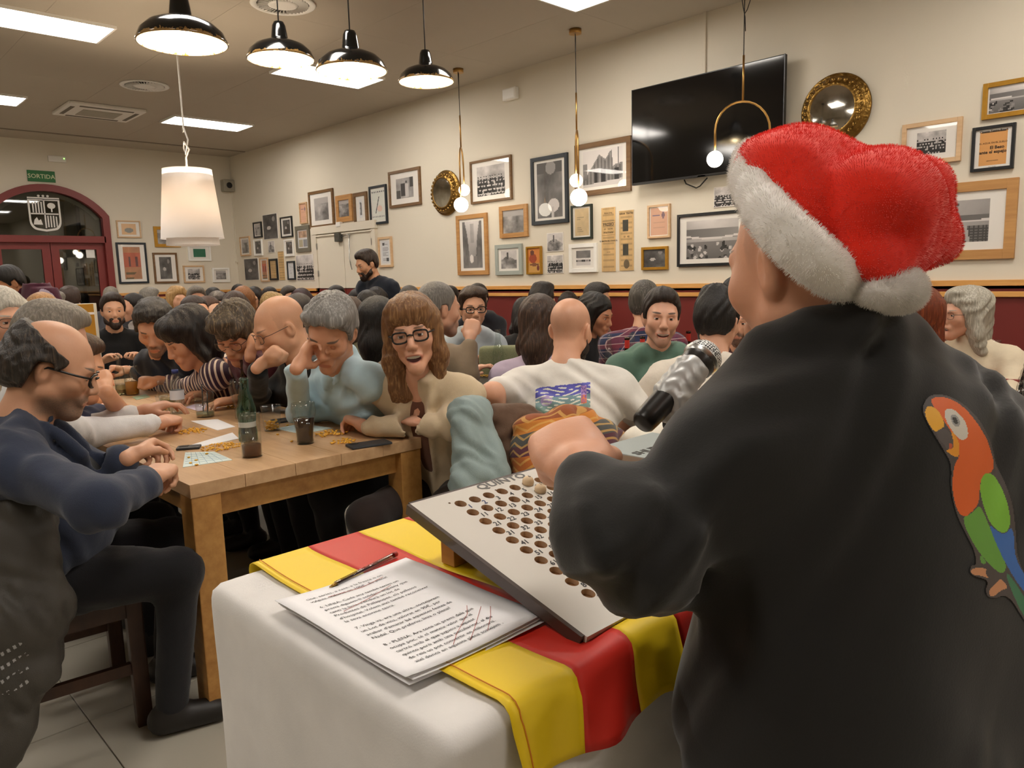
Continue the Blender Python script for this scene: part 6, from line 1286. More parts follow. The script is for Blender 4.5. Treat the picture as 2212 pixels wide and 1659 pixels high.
for k in range(14):
    a_ = k*2.4; el_ = .25+.9*((k*.37) % 1); m4 = Matrix.Rotation(a_, 4, 'Z') @ Matrix.Rotation(-el_, 4, 'Y'); b = MB(); pts = [(.075*math.sin(u)*abs(math.sin(u))**.2*.5*(1-math.cos(u))/1.2, 0, .03*math.sin(u)) for u in np.linspace(0, 2*math.pi, 12)]
    pts = [(.04-.04*math.cos(u), 0, .018*math.sin(u)) for u in np.linspace(0, 2*math.pi, 13)]; vs = []; 
    for p_ in pts: vs += [m4 @ Vector((p_[0], -.009, p_[2])), m4 @ Vector((p_[0], .009, p_[2]))]
    vs = [v+Vector((0, 0, .035)) for v in vs]; b.add(vs, [(2*i, 2*i+1, 2*i+3, 2*i+2) for i in range(12)], True); b.build('ribbon_loop', RB, t)
MB().lathe([(.03, 0), (.03, .03), (0, .035)], 12).build('bow_base', RB, t)
water_bottle('plastic water bottle with navy cap on the red-topped table', PZ(2104, 800, .75), 1.08); cup('beer_goblet', 'stemmed goblet of amber beer on the red-topped table', 'glass', PZ(2142, 805, .75), GOB, GL, BEER, .14, sc=1.12)
q = PZ(2175, 792, .75); t = thing('menu_folder', 'blue and white printed folder on the red-topped table', 'folder', q, R_(35)); MB().box((0, 0, .005), (.3, .2, .01), bev=.002).build('cover', mat('folder_white', 'b9bcd0', .5), t); MB().box((.02, 0, .0105), (.2, .03, .001)).build('printed_band', mat('folder_blue', '4a55a0', .5), t)
q = PZ(2225, 905, .75); small_table('black side table at the right edge behind the caller', q[0]+.12, q[1]+.1, .5, .5, M_BLACK)
t = cup('wrapped_bottle', 'dark bottle wrapped in crinkled cellophane at the right edge', 'bottle', q, [(.045, 0), (.046, .1), (.042, .14), (.03, .2), (.018, .25), (.016, .31), (.017, .32)], mat('black_bottle_glass', '0a0a0a', .08, coat=.6), group='bottles on the tables')
V, Q = sdf([cap((0, 0, .05), (0, 0, .2), .062, .035, k=.02), half((0, 0, -1), -.001)], .006, lambda p: .004*np.sin(p@np.array((120., 60, 90)))*np.sin(p@np.array((-70., 110, 80)))); link('cellophane', npmesh('cellophane', V, Q), glassy('cellophane', 'ffffff', .18, .96, .08), t)
# ================================================================ FOREGROUND: THE CALLER'S TABLE
WT = .92
W0 = lambda x, y, dz=0.: PZ(x, y, WT+dz)
xf = W0(700, 1177)[0]; xn = W0(985, 1592)[0]+.004; yl = W0(540, 1320)[1]-.003; yr = yl+1.15     # far edge, near edge, left edge, right edge
t = thing('folding_table', 'folding table hidden beneath the white tablecloth', 'table', ((xf+xn)/2, (yl+yr)/2, 0)); tw_, td_ = xn-xf, yr-yl
MB().box((0, 0, WT-.03), (tw_-.03, td_-.03, .03)).build('table_top', M_WTOP, t)
for sx in (-1, 1):
    for sy in (-1, 1): MB().tube([(sx*(tw_/2-.06), sy*(td_/2-.06), 0), (sx*(tw_/2-.06), sy*(td_/2-.06), WT-.05)], .015, 8).build('leg', M_STEEL, t)
def cloth_disp(p):
    side = np.clip((WT-.03-p[:, 2])/.1, 0, 1); a = np.arctan2(p[:, 1]-(yl+yr)/2, p[:, 0]-(xf+xn)/2); s_ = p[:, 0]+p[:, 1]
    return side*(.0035*np.sin(s_*21+1.5*np.sin(p[:, 2]*4))+.0015*np.sin(s_*43+2))*np.clip((WT-p[:, 2])/.4, .15, 1)+.0006*np.sin(p[:, 0]*60+2*np.sin(p[:, 1]*30))
V, Q = sdf([rbox(((xf+xn)/2, (yl+yr)/2, WT/2-.001), ((xn-xf)/2-.022, (yr-yl)/2-.022, WT/2-.022), .02)], .0105, cloth_disp)
keep = V[:, 2] > .015; Q = Q[keep[Q].all(1)]
b = np.array([(xf+xn)/2, (yl+yr)/2, 0.]); n_ = cloth('white_table_linen', 'd6d3d0', .9)
o = link('tablecloth', npmesh('tablecloth', V-b.astype(np.float32), Q), n_, None, b); tag(o, 'white tablecloth falling to the floor over the caller table', 'tablecloth')
# flag: nine stripes running across the table and over both edges
YEL = mat('yellow_flag_nylon', 'e6c418', .5, var=.05, vs=3, spec=.4); REDF = mat('red_flag_nylon', 'c2271a', .5, var=.06, vs=3, spec=.4)
fy0 = W0(545, 1222)[1]; sw = (W0(880, 1128)[1]-fy0)/3
fl_ = thing('striped_flag', 'yellow and red striped flag spread over the white tablecloth', 'flag', (xn, fy0, WT))
drop = .072
def flag_pt(yy, sfar):
    """sfar: path length from a point hanging below the far edge"""
    L0 = .05; Lt = (xn-xf)-.02; rr = .016; q = .25*math.pi
    wv = .0022*math.sin(yy*31+sfar*9)+.0018*math.sin(sfar*27+yy*14)+.003*max(0, math.sin(yy*9+1.2*math.sin(sfar*6)))**3
    x0 = xf+.004
    if sfar < L0: return (x0-.016-.003, yy, WT-.013-(L0-sfar))
    s_ = sfar-L0
    if s_ < .025: a = s_/.025*math.pi/2; return (x0-.003-.016*math.cos(a)*1.0+.0, yy, WT-.013+.016*math.sin(a)+.002)
    s_ -= .025
    if s_ < Lt: 
        f = s_/Lt; return (x0+f*Lt, yy+.012*math.sin(f*3.1+yy*7)*f, WT+.0042+wv*.8)
    s_ -= Lt
    if s_ < .03: a = s_/.03*math.pi/2; return (x0+Lt+.02*math.sin(a), yy+.012*math.sin(3.1+yy*7), WT+.004-.02*(1-math.cos(a))+wv*.5)
    s_ -= .03; f = s_/drop
    return (x0+Lt+.021+.012*f+.006*f*math.sin(yy*44)+.002*math.sin(yy*90+f*3), yy+.012*math.sin(3.1+yy*7)+.004*math.sin(yy*30)*f, WT-.016-s_-.006*math.sin(yy*33))
LF = .05+.025+(xn-xf)-.02+.03+drop
for k in range(9):
    a_, b_ = fy0+sw*k, fy0+sw*(k+1); nu, nv = 10, 70; vs = []
    for j in range(nv+1):
        for i in range(nu+1): vs.append(Vector(flag_pt(a_+(b_-a_)*i/nu, LF*j/nv))-Vector((xn, fy0, WT)))
    m_ = MB().add(vs, [(j*(nu+1)+i, j*(nu+1)+i+1, (j+1)*(nu+1)+i+1, (j+1)*(nu+1)+i) for j in range(nv) for i in range(nu)], True)
    o = m_.build('yellow_stripe' if k % 2 == 0 else 'red_stripe', YEL if k % 2 == 0 else REDF, fl_); md = o.modifiers.new('thickness', 'SOLIDIFY'); md.thickness = .0008; md.offset = 1
sew = [Vector(flag_pt(fy0+.012, LF*j/80))-Vector((xn, fy0, WT))+Vector((0, 0, .0016)) for j in range(8, 80)]
MB().tube(sew, .0007, 5).build('seam_stitching', mat('orange_thread', 'c9761a', .7), fl_)
# typed sheets: stack of three, the top one printed
PT = [W0(590, 1310, .008), W0(880, 1212, .008), W0(1172, 1330, .008), W0(880, 1475, .008)]
po = (PT[0]+PT[1]+PT[2]+PT[3])/4; ux = nrm((PT[1]-PT[0])+(PT[2]-PT[3])); ux[2] = 0; ux = nrm(ux); uy = np.array((-ux[1], ux[0], 0)); pw, ph = .213, .287
sh = thing('typed_sheets', 'stack of typed pages with red pen marks on the flag', 'paper', po)
def page(name, dz, rot, ox, oy, curl):
    vs = []; n1, n2 = 12, 16; R2 = Matrix.Rotation(rot, 4, 'Z')
    for j in range(n2+1):
        for i in range(n1+1):
            u, v = (i/n1-.5)*pw, (j/n2-.5)*ph; z = dz+curl*((u/pw*2)**2*.3+max(0, -u/pw*2-.2)**2*.55+max(0, -v/ph*2-.4)**2*.35+.12*math.sin(v*25)); p = R2 @ Vector((u, v, 0)); p = Vector(ux)*(p.x+ox)+Vector(uy)*(p.y+oy)+Vector((0, 0, z)); vs.append(p)
    m_ = MB().add(vs, [(j*(n1+1)+i, j*(n1+1)+i+1, (j+1)*(n1+1)+i+1, (j+1)*(n1+1)+i) for j in range(n2) for i in range(n1)], True); o = m_.build(name, M_PAP, sh); md = o.modifiers.new('thickness', 'SOLIDIFY'); md.thickness = .0004; return o
page('sheet', -.0035, -.012, .004, -.004, .004); page('sheet', -.001, .014, .005, -.002, .006); page('top_sheet', .002, 0, 0, 0, .008)
def paper_z(u, v): return .002+.008*((u/pw*2)**2*.3+max(0, -u/pw*2-.2)**2*.55+max(0, -v/ph*2-.4)**2*.35+.12*math.sin(v*25))
TXT = """cine, series, a casa, a la fresca o on
vulguis...valorat en 100€...És plena!

6. LINIA. Cada any també tenim un
premi diguem-li solidari, enguany que
canti la línia, s'endurà un lot de
Productes de Pallapupes, els pallasos
d'hospital. Volem així també reconeixer
la seva enorme tasca.

7. Vinga va, ara una altre...sortejarem
un Lot de vins, valorat en 90€, per
acabar d'amanir bé aquestes festes de
Nadal. Que preferiu, linia o plena?

8 - PLENA: Ara toca un premi dels que
ocupa poc, té el mateix valor que el
cartró amb el que jugueu a aquest
quinto però amb una peculiaritat, el dia
de reis us pot convertir en milionaris.
així doncs en aquesta plena sortejem ,""".split('\n')
M_TYPE = mat('typed_ink', '3a3a3e', .8)
M4p = Matrix(((ux[0], uy[0], 0, 0), (ux[1], uy[1], 0, 0), (0, 0, 1, 0), (0, 0, 0, 1)))
for i, ln in enumerate(TXT):
    if not ln: continue
    o = text('typed_line', ln, .0086, M_TYPE, Matrix.Translation((-pw/2+.03, ph/2-.03-i*.0118, 0)), sh, ext=.0001)
    for v in o.data.vertices:
        u_, v_ = v.co.x, v.co.y; q_ = Vector(ux)*u_+Vector(uy)*v_; v.co = (q_.x, q_.y, paper_z(u_, v_)+.0006)
RP = mat('red_pen', 'b9685f', .8)
for pts in ([(-.02, -.118), (.0, -.1), (.045, -.068), (.06, -.05)], [(.0, -.125), (.03, -.1), (.07, -.066)], [(.03, -.122), (.06, -.095), (.078, -.075)], [(-.05, .105), (.0, .1), (.04, .108)], [(-.06, .05), (-.02, .06), (.03, .075)]):
    MB().tube([Vector(ux)*u_+Vector(uy)*v_+Vector((0, 0, paper_z(u_, v_)+.0008)) for u_, v_ in pts], .00035, 4).build('pen_mark', RP, sh)
a, b = W0(712, 1268, .012), W0(856, 1196, .012); t = thing('ballpoint_pen', 'clear ballpoint pen with red end lying above the pages', 'pen', (a+b)/2); h_ = (b-a)/2; dv = nrm(b-a)
MB().tube([-h_+dv*.012, h_*.9], .004, 8).build('barrel', glassy('pen_plastic', 'e8e4e6', .12, .8), t); MB().tube([-h_+dv*.01, h_*.75], .0016, 6).build('ink_tube', mat('dark_ink_tube', '4a2a30', .5), t); MB().tube([-h_, -h_+dv*.014], [.0008, .0036], 8).build('tip', mat('brass_tip', 'a5803f', .3, .9), t); MB().tube([h_*.9, h_], .0042, 8).build('end_plug', mat('red_plug', 'a52a26', .4), t)
# quinto board
nl = W0(1263, 1372, .012); fx = PY(893, 1086, nl[1]+.006); fx = np.array((fx[0], nl[1]+.002, fx[2]))
bx = nrm((0, 1, 0.)); bu = nrm(fx-nl); bu = nrm(bu-bx*(bu@bx)); bL = np.linalg.norm(fx-nl); bW = .40; bn = np.cross(bx, bu); thk = .016
B4 = Matrix(((bx[0], bu[0], bn[0], nl[0]), (bx[1], bu[1], bn[1], nl[1]), (bx[2], bu[2], bn[2], nl[2]), (0, 0, 0, 1)))   # x along the near edge, y up the slope, z out of the face; origin near-left top corner
bd = thing('quinto_board', 'sloping white number board with drilled holes headed QUINTO', 'game board', (0, 0, 0)); bd.matrix_world = B4
M_BRD = mat('white_board_laminate', 'c9c3b9', .45, var=.04, vs=3); M_DKE = mat('dark_board_edge', '3a2a22', .35, var=.2, vs=20, coat=.3); M_HOLE = wood('drilled_wood', '6d4a28', '94693c', .6)
def brd(px, py):  # pixel -> board coords
    r = ray(px, py); d = ((nl-EYE)@bn)/(r@bn); q_ = EYE+r*d-nl; return q_@bx, q_@bu
h1 = np.array(brd(995, 1088)); h2 = np.array(brd(1026, 1079)); h9 = np.array(brd(1226, 1261))
cu_ = (h1-np.array(brd(1226, 1261)))/8.; du = abs(cu_[1]); dxh = .0285; hx0, hy0 = h1[0], h1[1]; hr = .0095
rows, cols = 10, 11
top = MB(); X_e = [0]+[hx0-dxh/2+dxh*i for i in range(cols+1)]+[bW]; Y_e = [0]+[hy0-du*(rows-.5)+du*i for i in range(rows+1)]+[bL]
NS = 16
for i in range(len(X_e)-1):
    for j in range(len(Y_e)-1):
        x0, x1, y0, y1 = X_e[i], X_e[i+1], Y_e[j], Y_e[j+1]
        if not (1 <= i <= cols and 1 <= j <= rows): top.add([(x0, y0, 0), (x1, y0, 0), (x1, y1, 0), (x0, y1, 0)], [(0, 1, 2, 3)]); continue
        cx, cy = (x0+x1)/2, (y0+y1)/2; vs = []; 
        for k in range(NS):
            an = 2*math.pi*k/NS; c_, s_ = math.cos(an), math.sin(an); q_ = 1/max(abs(c_), abs(s_)); vs.append((cx+c_*q_*(x1-x0)/2, cy+s_*q_*(y1-y0)/2, 0))
        for k in range(NS): an = 2*math.pi*k/NS; vs.append((cx+hr*math.cos(an), cy+hr*math.sin(an), 0))
        for k in range(NS): an = 2*math.pi*k/NS; vs.append((cx+hr*math.cos(an), cy+hr*math.sin(an), -.008))
        top.cur = 0; top.add(vs, [(k, (k+1) % NS, NS+(k+1) % NS, NS+k) for k in range(NS)]); bb = len(top.v)-3*NS; top.cur = 1
        for k in range(NS): top.f.append([bb+NS+k, bb+NS+(k+1) % NS, bb+2*NS+(k+1) % NS, bb+2*NS+k]); top.mi.append(1); top.sm.append(True)
        top.f.append([bb+2*NS+k for k in range(NS)]); top.mi.append(1); top.sm.append(False); top.cur = 0
top.build('drilled_face', [M_BRD, M_HOLE], bd)
e_ = MB(); e_.box((-.003, bL/2, -thk/2), (.006, bL, thk-.0004)); e_.build('edge_band', M_DKE, bd); MB().box((bW/2, bL/2, -thk+.001), (bW-.001, bL-.001, .002)).build('back_face', M_DKE, bd); MB().box((bW/2, -.002, -thk/2), (bW, .004, thk)).build('edge_band', M_BRD, bd); MB().box((bW/2, bL+.002, -thk/2), (bW, .004, thk)).build('edge_band', M_DKE, bd); MB().box((bW+.002, bL/2, -thk/2), (.004, bL, thk)).build('edge_band', M_DKE, bd)
M_PENC = mat('marker_ink', '3c3a3c', .8); M_BLUI = mat('blue_ink', '2a3a66', .8)
for r_ in range(rows):
    for c_ in range(cols):
        num = r_*10+c_+1
        if c_ > 9: continue
        o = text('number', str(num), .0135, M_BLUI if num < 3 else M_PENC, Matrix.Translation((hx0+dxh*c_+.0045, hy0-du*r_-.0175, .0004)), bd, 'LEFT', ext=.0001, shear=.1, bold=.0002)
qp = brd(1032, 1055); text('heading', 'QUINTO', .021, mat('grey_pencil', '6a6866', .8), Matrix.Translation((qp[0], qp[1]-.006, .0004)), bd, 'LEFT', ext=.0001, bold=.0005, sx=1.25)
for px, py in ((971, 1087), (1071, 1059)): q_ = brd(px, py); MB().lathe([(0, .0003), (.002, .0003)], 10, Matrix.Translation((q_[0], q_[1], 0))).build('peg_hole', M_HOLE, bd)
M_BALL = mat('ivory_ball', 'd8bd98', .45, var=.06)
for c_, r_, num, lb in ((5, 0, 6, 'ivory wooden number ball sitting in hole six'), (5, 1, 16, 'ivory wooden number ball marked 15 in the second row')):
    loc = B4 @ Vector((hx0+dxh*c_, hy0-du*r_, .004)); t = thing('number_ball', lb, 'ball', loc, 0, 'wooden quinto balls'); MB().sphere((0, 0, 0), .0098, 20).build('ball', M_BALL, t)
    text('painted_number', '15' if num == 16 else '6', .009, M_PENC, frame(np.array(bn)*.0100, bx, bn) @ Matrix.Translation((0, -.003, 0)), t, 'CENTER', ext=.0001)
# wooden block propping the board
bt = W0(985, 1228); bq = B4.inverted(); blk = thing('wooden_block', 'small pine block propping up the number board', 'block', (bt[0]-.012, bt[1]+.022, WT))
zt_ = nl[2]+bu[2]*((bt[0]-nl[0])/bu[0])-thk*1.05-WT-.004; MB().box((0, 0, zt_/2+.004), (.03, .055, zt_), bev=.001).build('block_body', wood('pine_block', 'a8742f', 'c99a55', .6, (4, 4, 12)), blk)
# radio receiver and microphone
rb = W0(1350, 1012, .02); t = thing('radio_receiver', 'grey radio microphone receiver box lettered SHURE behind the board', 'receiver', (rb[0]-.02, rb[1]+.12, WT+.004)); G_R = mat('grey_receiver', '8b9390', .45)
f0 = W0(1325, 1008, .045); MB().box((0, 0, .022), (.15, .22, .044), bev=.003).build('casing', G_R, t); MB().box((.0755, 0, .02), (.002, .2, .028)).build('front_panel', M_BLACK, t)
text('lettering', 'SHURE', .034, M_BLACK, Matrix.Translation((.028, -.1, .0444)) @ Matrix.Rotation(R_(90), 4, 'Z') @ Matrix.Translation((0, -.012, 0)), t, ext=.0002, bold=.001, shear=.15)
m0, m1 = D(1385, 918, 1.16), D(1525, 765, 1.24); mt_ = thing('microphone', 'black handheld microphone with steel mesh head wrapped in silver tape', 'microphone', m0); ax_ = nrm(m1-m0); ln = np.linalg.norm(m1-m0)
MX = frame((0, 0, 0), nrm(np.cross(ax_, (0, 0, 1))), ax_)
MB().lathe([(0, 0), (0.0150, .001), (0.0186, .006), (0.0198, .02), (0.0222, ln*.62), (0.0252, ln*.80), (0.0282, ln*.84), (0.0282, ln*.88)], 32, MX, caps=False).build('handle', mat('satin_black_metal', '1c1916', .35, .3), mt_)
nG = N('steel_mesh'); co = nG.obco((1, 1, 1)); 
br_ = nG.n('ShaderNodeTexChecker', Scale=330.); nG.l(nG.obco((1, 1, 1), (.6, .5, .8)), br_.inputs[0]); nG.col(nG.mix(br_.outputs['Fac'], srgb('1a1a1a'), srgb('d5d5d2'))); nG.set(Metallic=.3, Roughness=.5)
hc_ = ax_*(ln*.93)
MB().lathe([(0.0270, ln*.88), (0.0306, ln*.92), (0.0314, ln*.96), (0.0294, ln*1.0), (0.0228, ln*1.05), (0.0120, ln*1.08), (0, ln*1.085)], 36, MX, caps=False).build('mesh_head', nG.m, mt_); MB().lathe([(0.0282, ln*.885), (0.0326, ln*.915), (0.0326, ln*.925), (0.0300, ln*.935)], 36, MX, caps=False).build('grille_ring', M_STEEL, mt_)
V, Q = sdf([cap(ax_*ln*.42, ax_*ln*.74, 0.0255, .028, k=.01), rbox(ax_*ln*.5+np.array((0.0072, .0, -.03)), (0.0144, .02, .018), .006, k=.01)], .0028, lambda p: .0009*np.sin(p@nrm((.4, .7, 1))*320+2*np.sin(p[:, 0]*200))+.0012*np.sin(p@nrm((1, -.5, .4))*300))
link('silver_tape', npmesh('silver_tape', V, Q), mat('silver_duct_tape', 'a6a6a4', .4, .3, var=.1), mt_)
st = thing('microphone_stand', 'black desk stand holding the taped microphone behind the arm', 'stand', (m0[0]+ax_[0]*ln*.5-.0, m0[1]+ax_[1]*ln*.5+.0, WT)); zz = (m0+ax_*ln*.5)[2]-WT-.05
MB().lathe([(.0, .004), (.07, .004), (.07, .014), (.02, .022), (0, .022)], 28).build('stand_base', M_BLACK, st); MB().tube([(0, 0, .02), (0, 0, zz)], .008, 10).build('stand_pole', M_BLACK, st); MB().box((0, 0, zz+.005), (.03, .03, .04), bev=.006).build('clip', M_BLACK, st)

# ================================================================ THE CALLER IN THE SANTA HAT
BLK = cloth('black_sweatshirt', '1a1918', .85, sheen=.25)
hd = R_(158); ear = D(1655, 583, .87); hs = 1.1; hp = ear-(rotz(hd+math.pi/2)@rotx(R_(8))@np.array((.078, .012, 0)))*hs
elb, wri = D(1378, 1185, .80), D(1262, 1035, .85)
SM = person('heavy man in black sweatshirt and santa hat calling numbers, seen from behind', hp, hd, pitch=8, roll=0, s=hs, hair='bald', hc='6a5a4c', skin='cf9a7c', stub=.15, th=R_(158), pel=D(1880, 1560, .93), w=.84, stand=True, lod=0, topm=BLK, topname='sweatshirt', fold=.0045, fat=1.06, group='people standing', legm=cloth('dark_jeans', '1b1c22'),
    Lh=dict(p=wri, e=elb, pose='fist', d=nrm(D(1218, 955, .93)-wri), n=nrm(np.array((.25, -.55, .8))), s=1.1), Rh=dict(p=D(1700, 1080, 1.3), hide=True),
    xcl=[cap(D(1690, 868, .88), D(1565, 1000, .82), .060, .060, k=.05), cap(D(1565, 1000, .82), D(1420, 1180, .79), .060, .054, k=.05), cap(D(1390, 1195, .79), D(1315, 1130, .80), .054, .047, k=.04), cap(D(1312, 1130, .80), D(1265, 1040, .84), .046, .034, k=.03),
         cap(D(1690, 868, .88), D(1850, 775, .93), .062, .062, k=.07), cap(D(1850, 775, .93), D(2010, 960, 1.0), .062, .078, k=.08), cap(D(2010, 960, 1.0), D(2130, 1180, .98), .085, .09, k=.1),
         cap(D(1730, 1000, .88), D(1700, 1500, .87), .085, .092, k=.1), cap(D(1695, 1500, .87), D(1685, 1800, .87), .095, .105, k=.1), cap(D(2080, 1100, .96), D(2080, 1750, .95), .11, .13, k=.1), cap(D(1880, 950, .88), D(1880, 1600, .85), .075, .085, k=.12),
         cap(D(1222, 1080, 0.815), D(1275, 1068, 0.775), 0.010, k=.016), cap(D(1275, 1068, 0.775), D(1335, 1045, 0.790), 0.010, k=.016), cap(D(1214, 1120, 0.800), D(1275, 1105, 0.757), 0.011, k=.016), cap(D(1275, 1105, 0.757), D(1350, 1070, 0.768), 0.011, k=.016), cap(D(1218, 1165, 0.790), D(1290, 1150, 0.745), 0.012, k=.016), cap(D(1290, 1150, 0.745), D(1375, 1105, 0.750), 0.012, k=.016), cap(D(1236, 1215, 0.785), D(1310, 1200, 0.735), 0.012, k=.016), cap(D(1310, 1200, 0.735), D(1400, 1150, 0.738), 0.012, k=.016), cap(D(1352, 1050, 0.800), D(1420, 1095, 0.755), 0.012, k=.016), cap(D(1420, 1095, 0.755), D(1500, 1160, 0.735), 0.012, k=.016), cap(D(1330, 1250, 0.770), D(1400, 1240, 0.735), 0.010, k=.016), cap(D(1400, 1240, 0.735), D(1470, 1200, 0.735), 0.010, k=.016), cap(D(1600, 900, .81), D(1660, 1180, .79), .008, .006, k=.04),
         cap(D(1650, 742, .87), D(1760, 712, .825), .02, k=.03), cap(D(1760, 712, .825), D(1862, 704, .815), .02, k=.03), cap(D(1862, 704, .815), D(1945, 735, .87), .02, k=.03),
         cap(D(1510, 1240, .79), D(1560, 1420, .78), .010, k=.04, op=-1)])
# santa hat
def HP(x, y, d): return D(x, y, d)
hat = thing('santa_hat', 'red plush santa hat with white fur band and pompom', 'hat', hp)
toW = SM['toW']; rc = HP(1752, 472, .895); ru = (HP(1888, 600, .87)-rc)*.97; rv = (HP(1722, 522, .79)-rc)*.98; ring = [rc+ru*math.cos(a_)+rv*math.sin(a_) for a_ in np.linspace(0, 2*math.pi, 25)]; rn = nrm(np.cross(ru, rv)); rn = rn if rn[2] > 0 else -rn
fz = lambda p: .0018*np.sin(p[:, 0]*420+2*np.sin(p[:, 2]*300))*np.sin(p[:, 1]*390+2*np.sin(p[:, 0]*280))*np.sin(p[:, 2]*400)+.003*np.sin(p@np.array((38., 44., 51.))+1.5*np.sin(p@np.array((30., -26., 20.))))
V, Q = sdf([cap(p_, q_, .0235, k=.012) for p_, q_ in zip(ring[:-1], ring[1:])], .0042, fz); band = link('fur_band', npmesh('fur_band', V-hp.astype(np.float32), Q), None, hat)
dh = .90
RH_ = axes(nrm(ru), rn)
RD = [ell(rc+rn*.012, (.102, .114, .068), RH_, k=.03), half(-rn, float(-(rn@rc)+.004), .004), ell(HP(1710, 415, .88), (.055, .058, .062), k=.04), ell(HP(1700, 362, .87), (.036, .04, .028), k=.04),
      ell(HP(1892, 455, .82), (.068, .07, .067), k=.005), cap(HP(1775, 372, .86), HP(1960, 412, .88), .034, .034, k=.02), cap(HP(1985, 420, .88), HP(1992, 510, .86), .034, .040, k=.03), cap(HP(1950, 535, .83), HP(1880, 560, .80), .036, .030, k=.02), cap(HP(1880, 560, .79), HP(1898, 594, .79), .024, .015, k=.03),
      cap(HP(1860, 512, .722), HP(1970, 500, .755), .008, .006, k=.045, op=-1)]
V, Q = sdf(RD, .0048, lambda p: fz(p)*.8); cone = link('red_plush_cone', npmesh('red_plush_cone', V-hp.astype(np.float32), Q), None, hat)
V, Q = sdf([ell(HP(1898, 630, .79), (.025, .026, .0195), k=.02), ell(HP(1936, 626, .80), (.026, .028, .022), k=.02)], .0042, fz); pom = link('pompom', npmesh('pompom', V-hp.astype(np.float32), Q), None, hat)
WF = cloth('white_fur', 'efebe6', .95, sheen=.6); RF = cloth('red_plush', 'ea2a12', .9, sheen=.5)
def fur(o, mt, n, ln_, seed):
    o.data.materials.clear(); o.data.materials.append(mt)
    md = o.modifiers.new('fur', 'PARTICLE_SYSTEM'); ps = md.particle_system.settings; ps.type = 'HAIR'; ps.count = n; ps.hair_length = ln_; ps.hair_step = 3; ps.render_step = 2; ps.root_radius = 1.; ps.tip_radius = .2; ps.radius_scale = .0006; md.particle_system.seed = seed
    ps.emit_from = 'FACE'; ps.use_emit_random = True; ps.brownian_factor = 0; ps.factor_random = ln_*.06; ps.material = 1
fur(band, WF, 16000, .004, 1); fur(pom, WF, 7000, .005, 2); fur(cone, RF, 26000, .003, 3)
# ---------------------------------------------------------------- prints pressed onto garments
from mathutils.bvhtree import BVHTree
def decal(o, name, x0, x1, y0, y1, cell, fn, loc, lift=.0012):
    me = o.data; co_ = np.empty(len(me.vertices)*3, np.float32); me.vertices.foreach_get('co', co_); co_ = co_.reshape(-1, 3)+np.asarray(loc, np.float32)
    bv = BVHTree.FromPolygons([tuple(v) for v in co_.tolist()], [tuple(p_.vertices) for p_ in me.polygons])
    xs = np.arange(x0, x1+cell, cell); ys = np.arange(y0, y1+cell, cell); nx, ny = len(xs), len(ys); pts = np.full((ny, nx, 3), np.nan)
    E_ = Vector(EYE)
    for j in range(ny):
        for i in range(nx):
            d_ = Vector(ray(xs[i], ys[j])).normalized(); h = bv.ray_cast(E_, d_)
            if h[0] is not None: pts[j, i] = h[0]+h[1]*(lift if h[1].dot(d_) < 0 else -lift)
    XX, YY = np.meshgrid((xs[:-1]+xs[1:])/2, (ys[:-1]+ys[1:])/2); C_ = fn(XX, YY)          # ny-1,nx-1,4
    ok = (C_[..., 3] > .5) & np.isfinite(pts[:-1, :-1, 0]) & np.isfinite(pts[1:, :-1, 0]) & np.isfinite(pts[:-1, 1:, 0]) & np.isfinite(pts[1:, 1:, 0]); J, I = np.nonzero(ok)
    idx = lambda j, i: j*nx+i; Qd = np.stack([idx(J, I), idx(J+1, I), idx(J+1, I+1), idx(J, I+1)], -1); used, inv = np.unique(Qd, return_inverse=True); Vd = pts.reshape(-1, 3)[used]
    me2 = npmesh(name, Vd-np.asarray(loc), inv.reshape(-1, 4)); at_ = me2.color_attributes.new('ink', 'FLOAT_COLOR', 'CORNER'); c3 = C_[J, I, :3]; lin = np.where(c3 <= .04045, c3/12.92, ((c3+.055)/1.055)**2.4)
    at_.data.foreach_set('color', np.repeat(np.concatenate([lin, np.ones((len(lin), 1))], 1), 4, 0).astype(np.float32).ravel()); return link(name, me2, M_PRINT, o)
def inpoly(X, Y, P):
    r = np.zeros(X.shape, bool); n = len(P)
    for i in range(n):
        (x1, y1), (x2, y2) = P[i], P[(i+1) % n]; c_ = ((y1 > Y) != (y2 > Y)) & (X < (x2-x1)*(Y-y1)/((y2-y1) if y2 != y1 else 1e-9)+x1); r ^= c_
    return r
def smooth(P, n=3):
    P = np.array(P, float)
    for _ in range(n): a = .75*P+.25*np.roll(P, -1, 0); b = .25*P+.75*np.roll(P, -1, 0); P = np.stack([a, b], 1).reshape(-1, 2)
    return P
kx, ky = 312/863, 600/1659
pc = lambda L: smooth([(1900+x*kx, 800+y*ky) for x, y in L], 2)
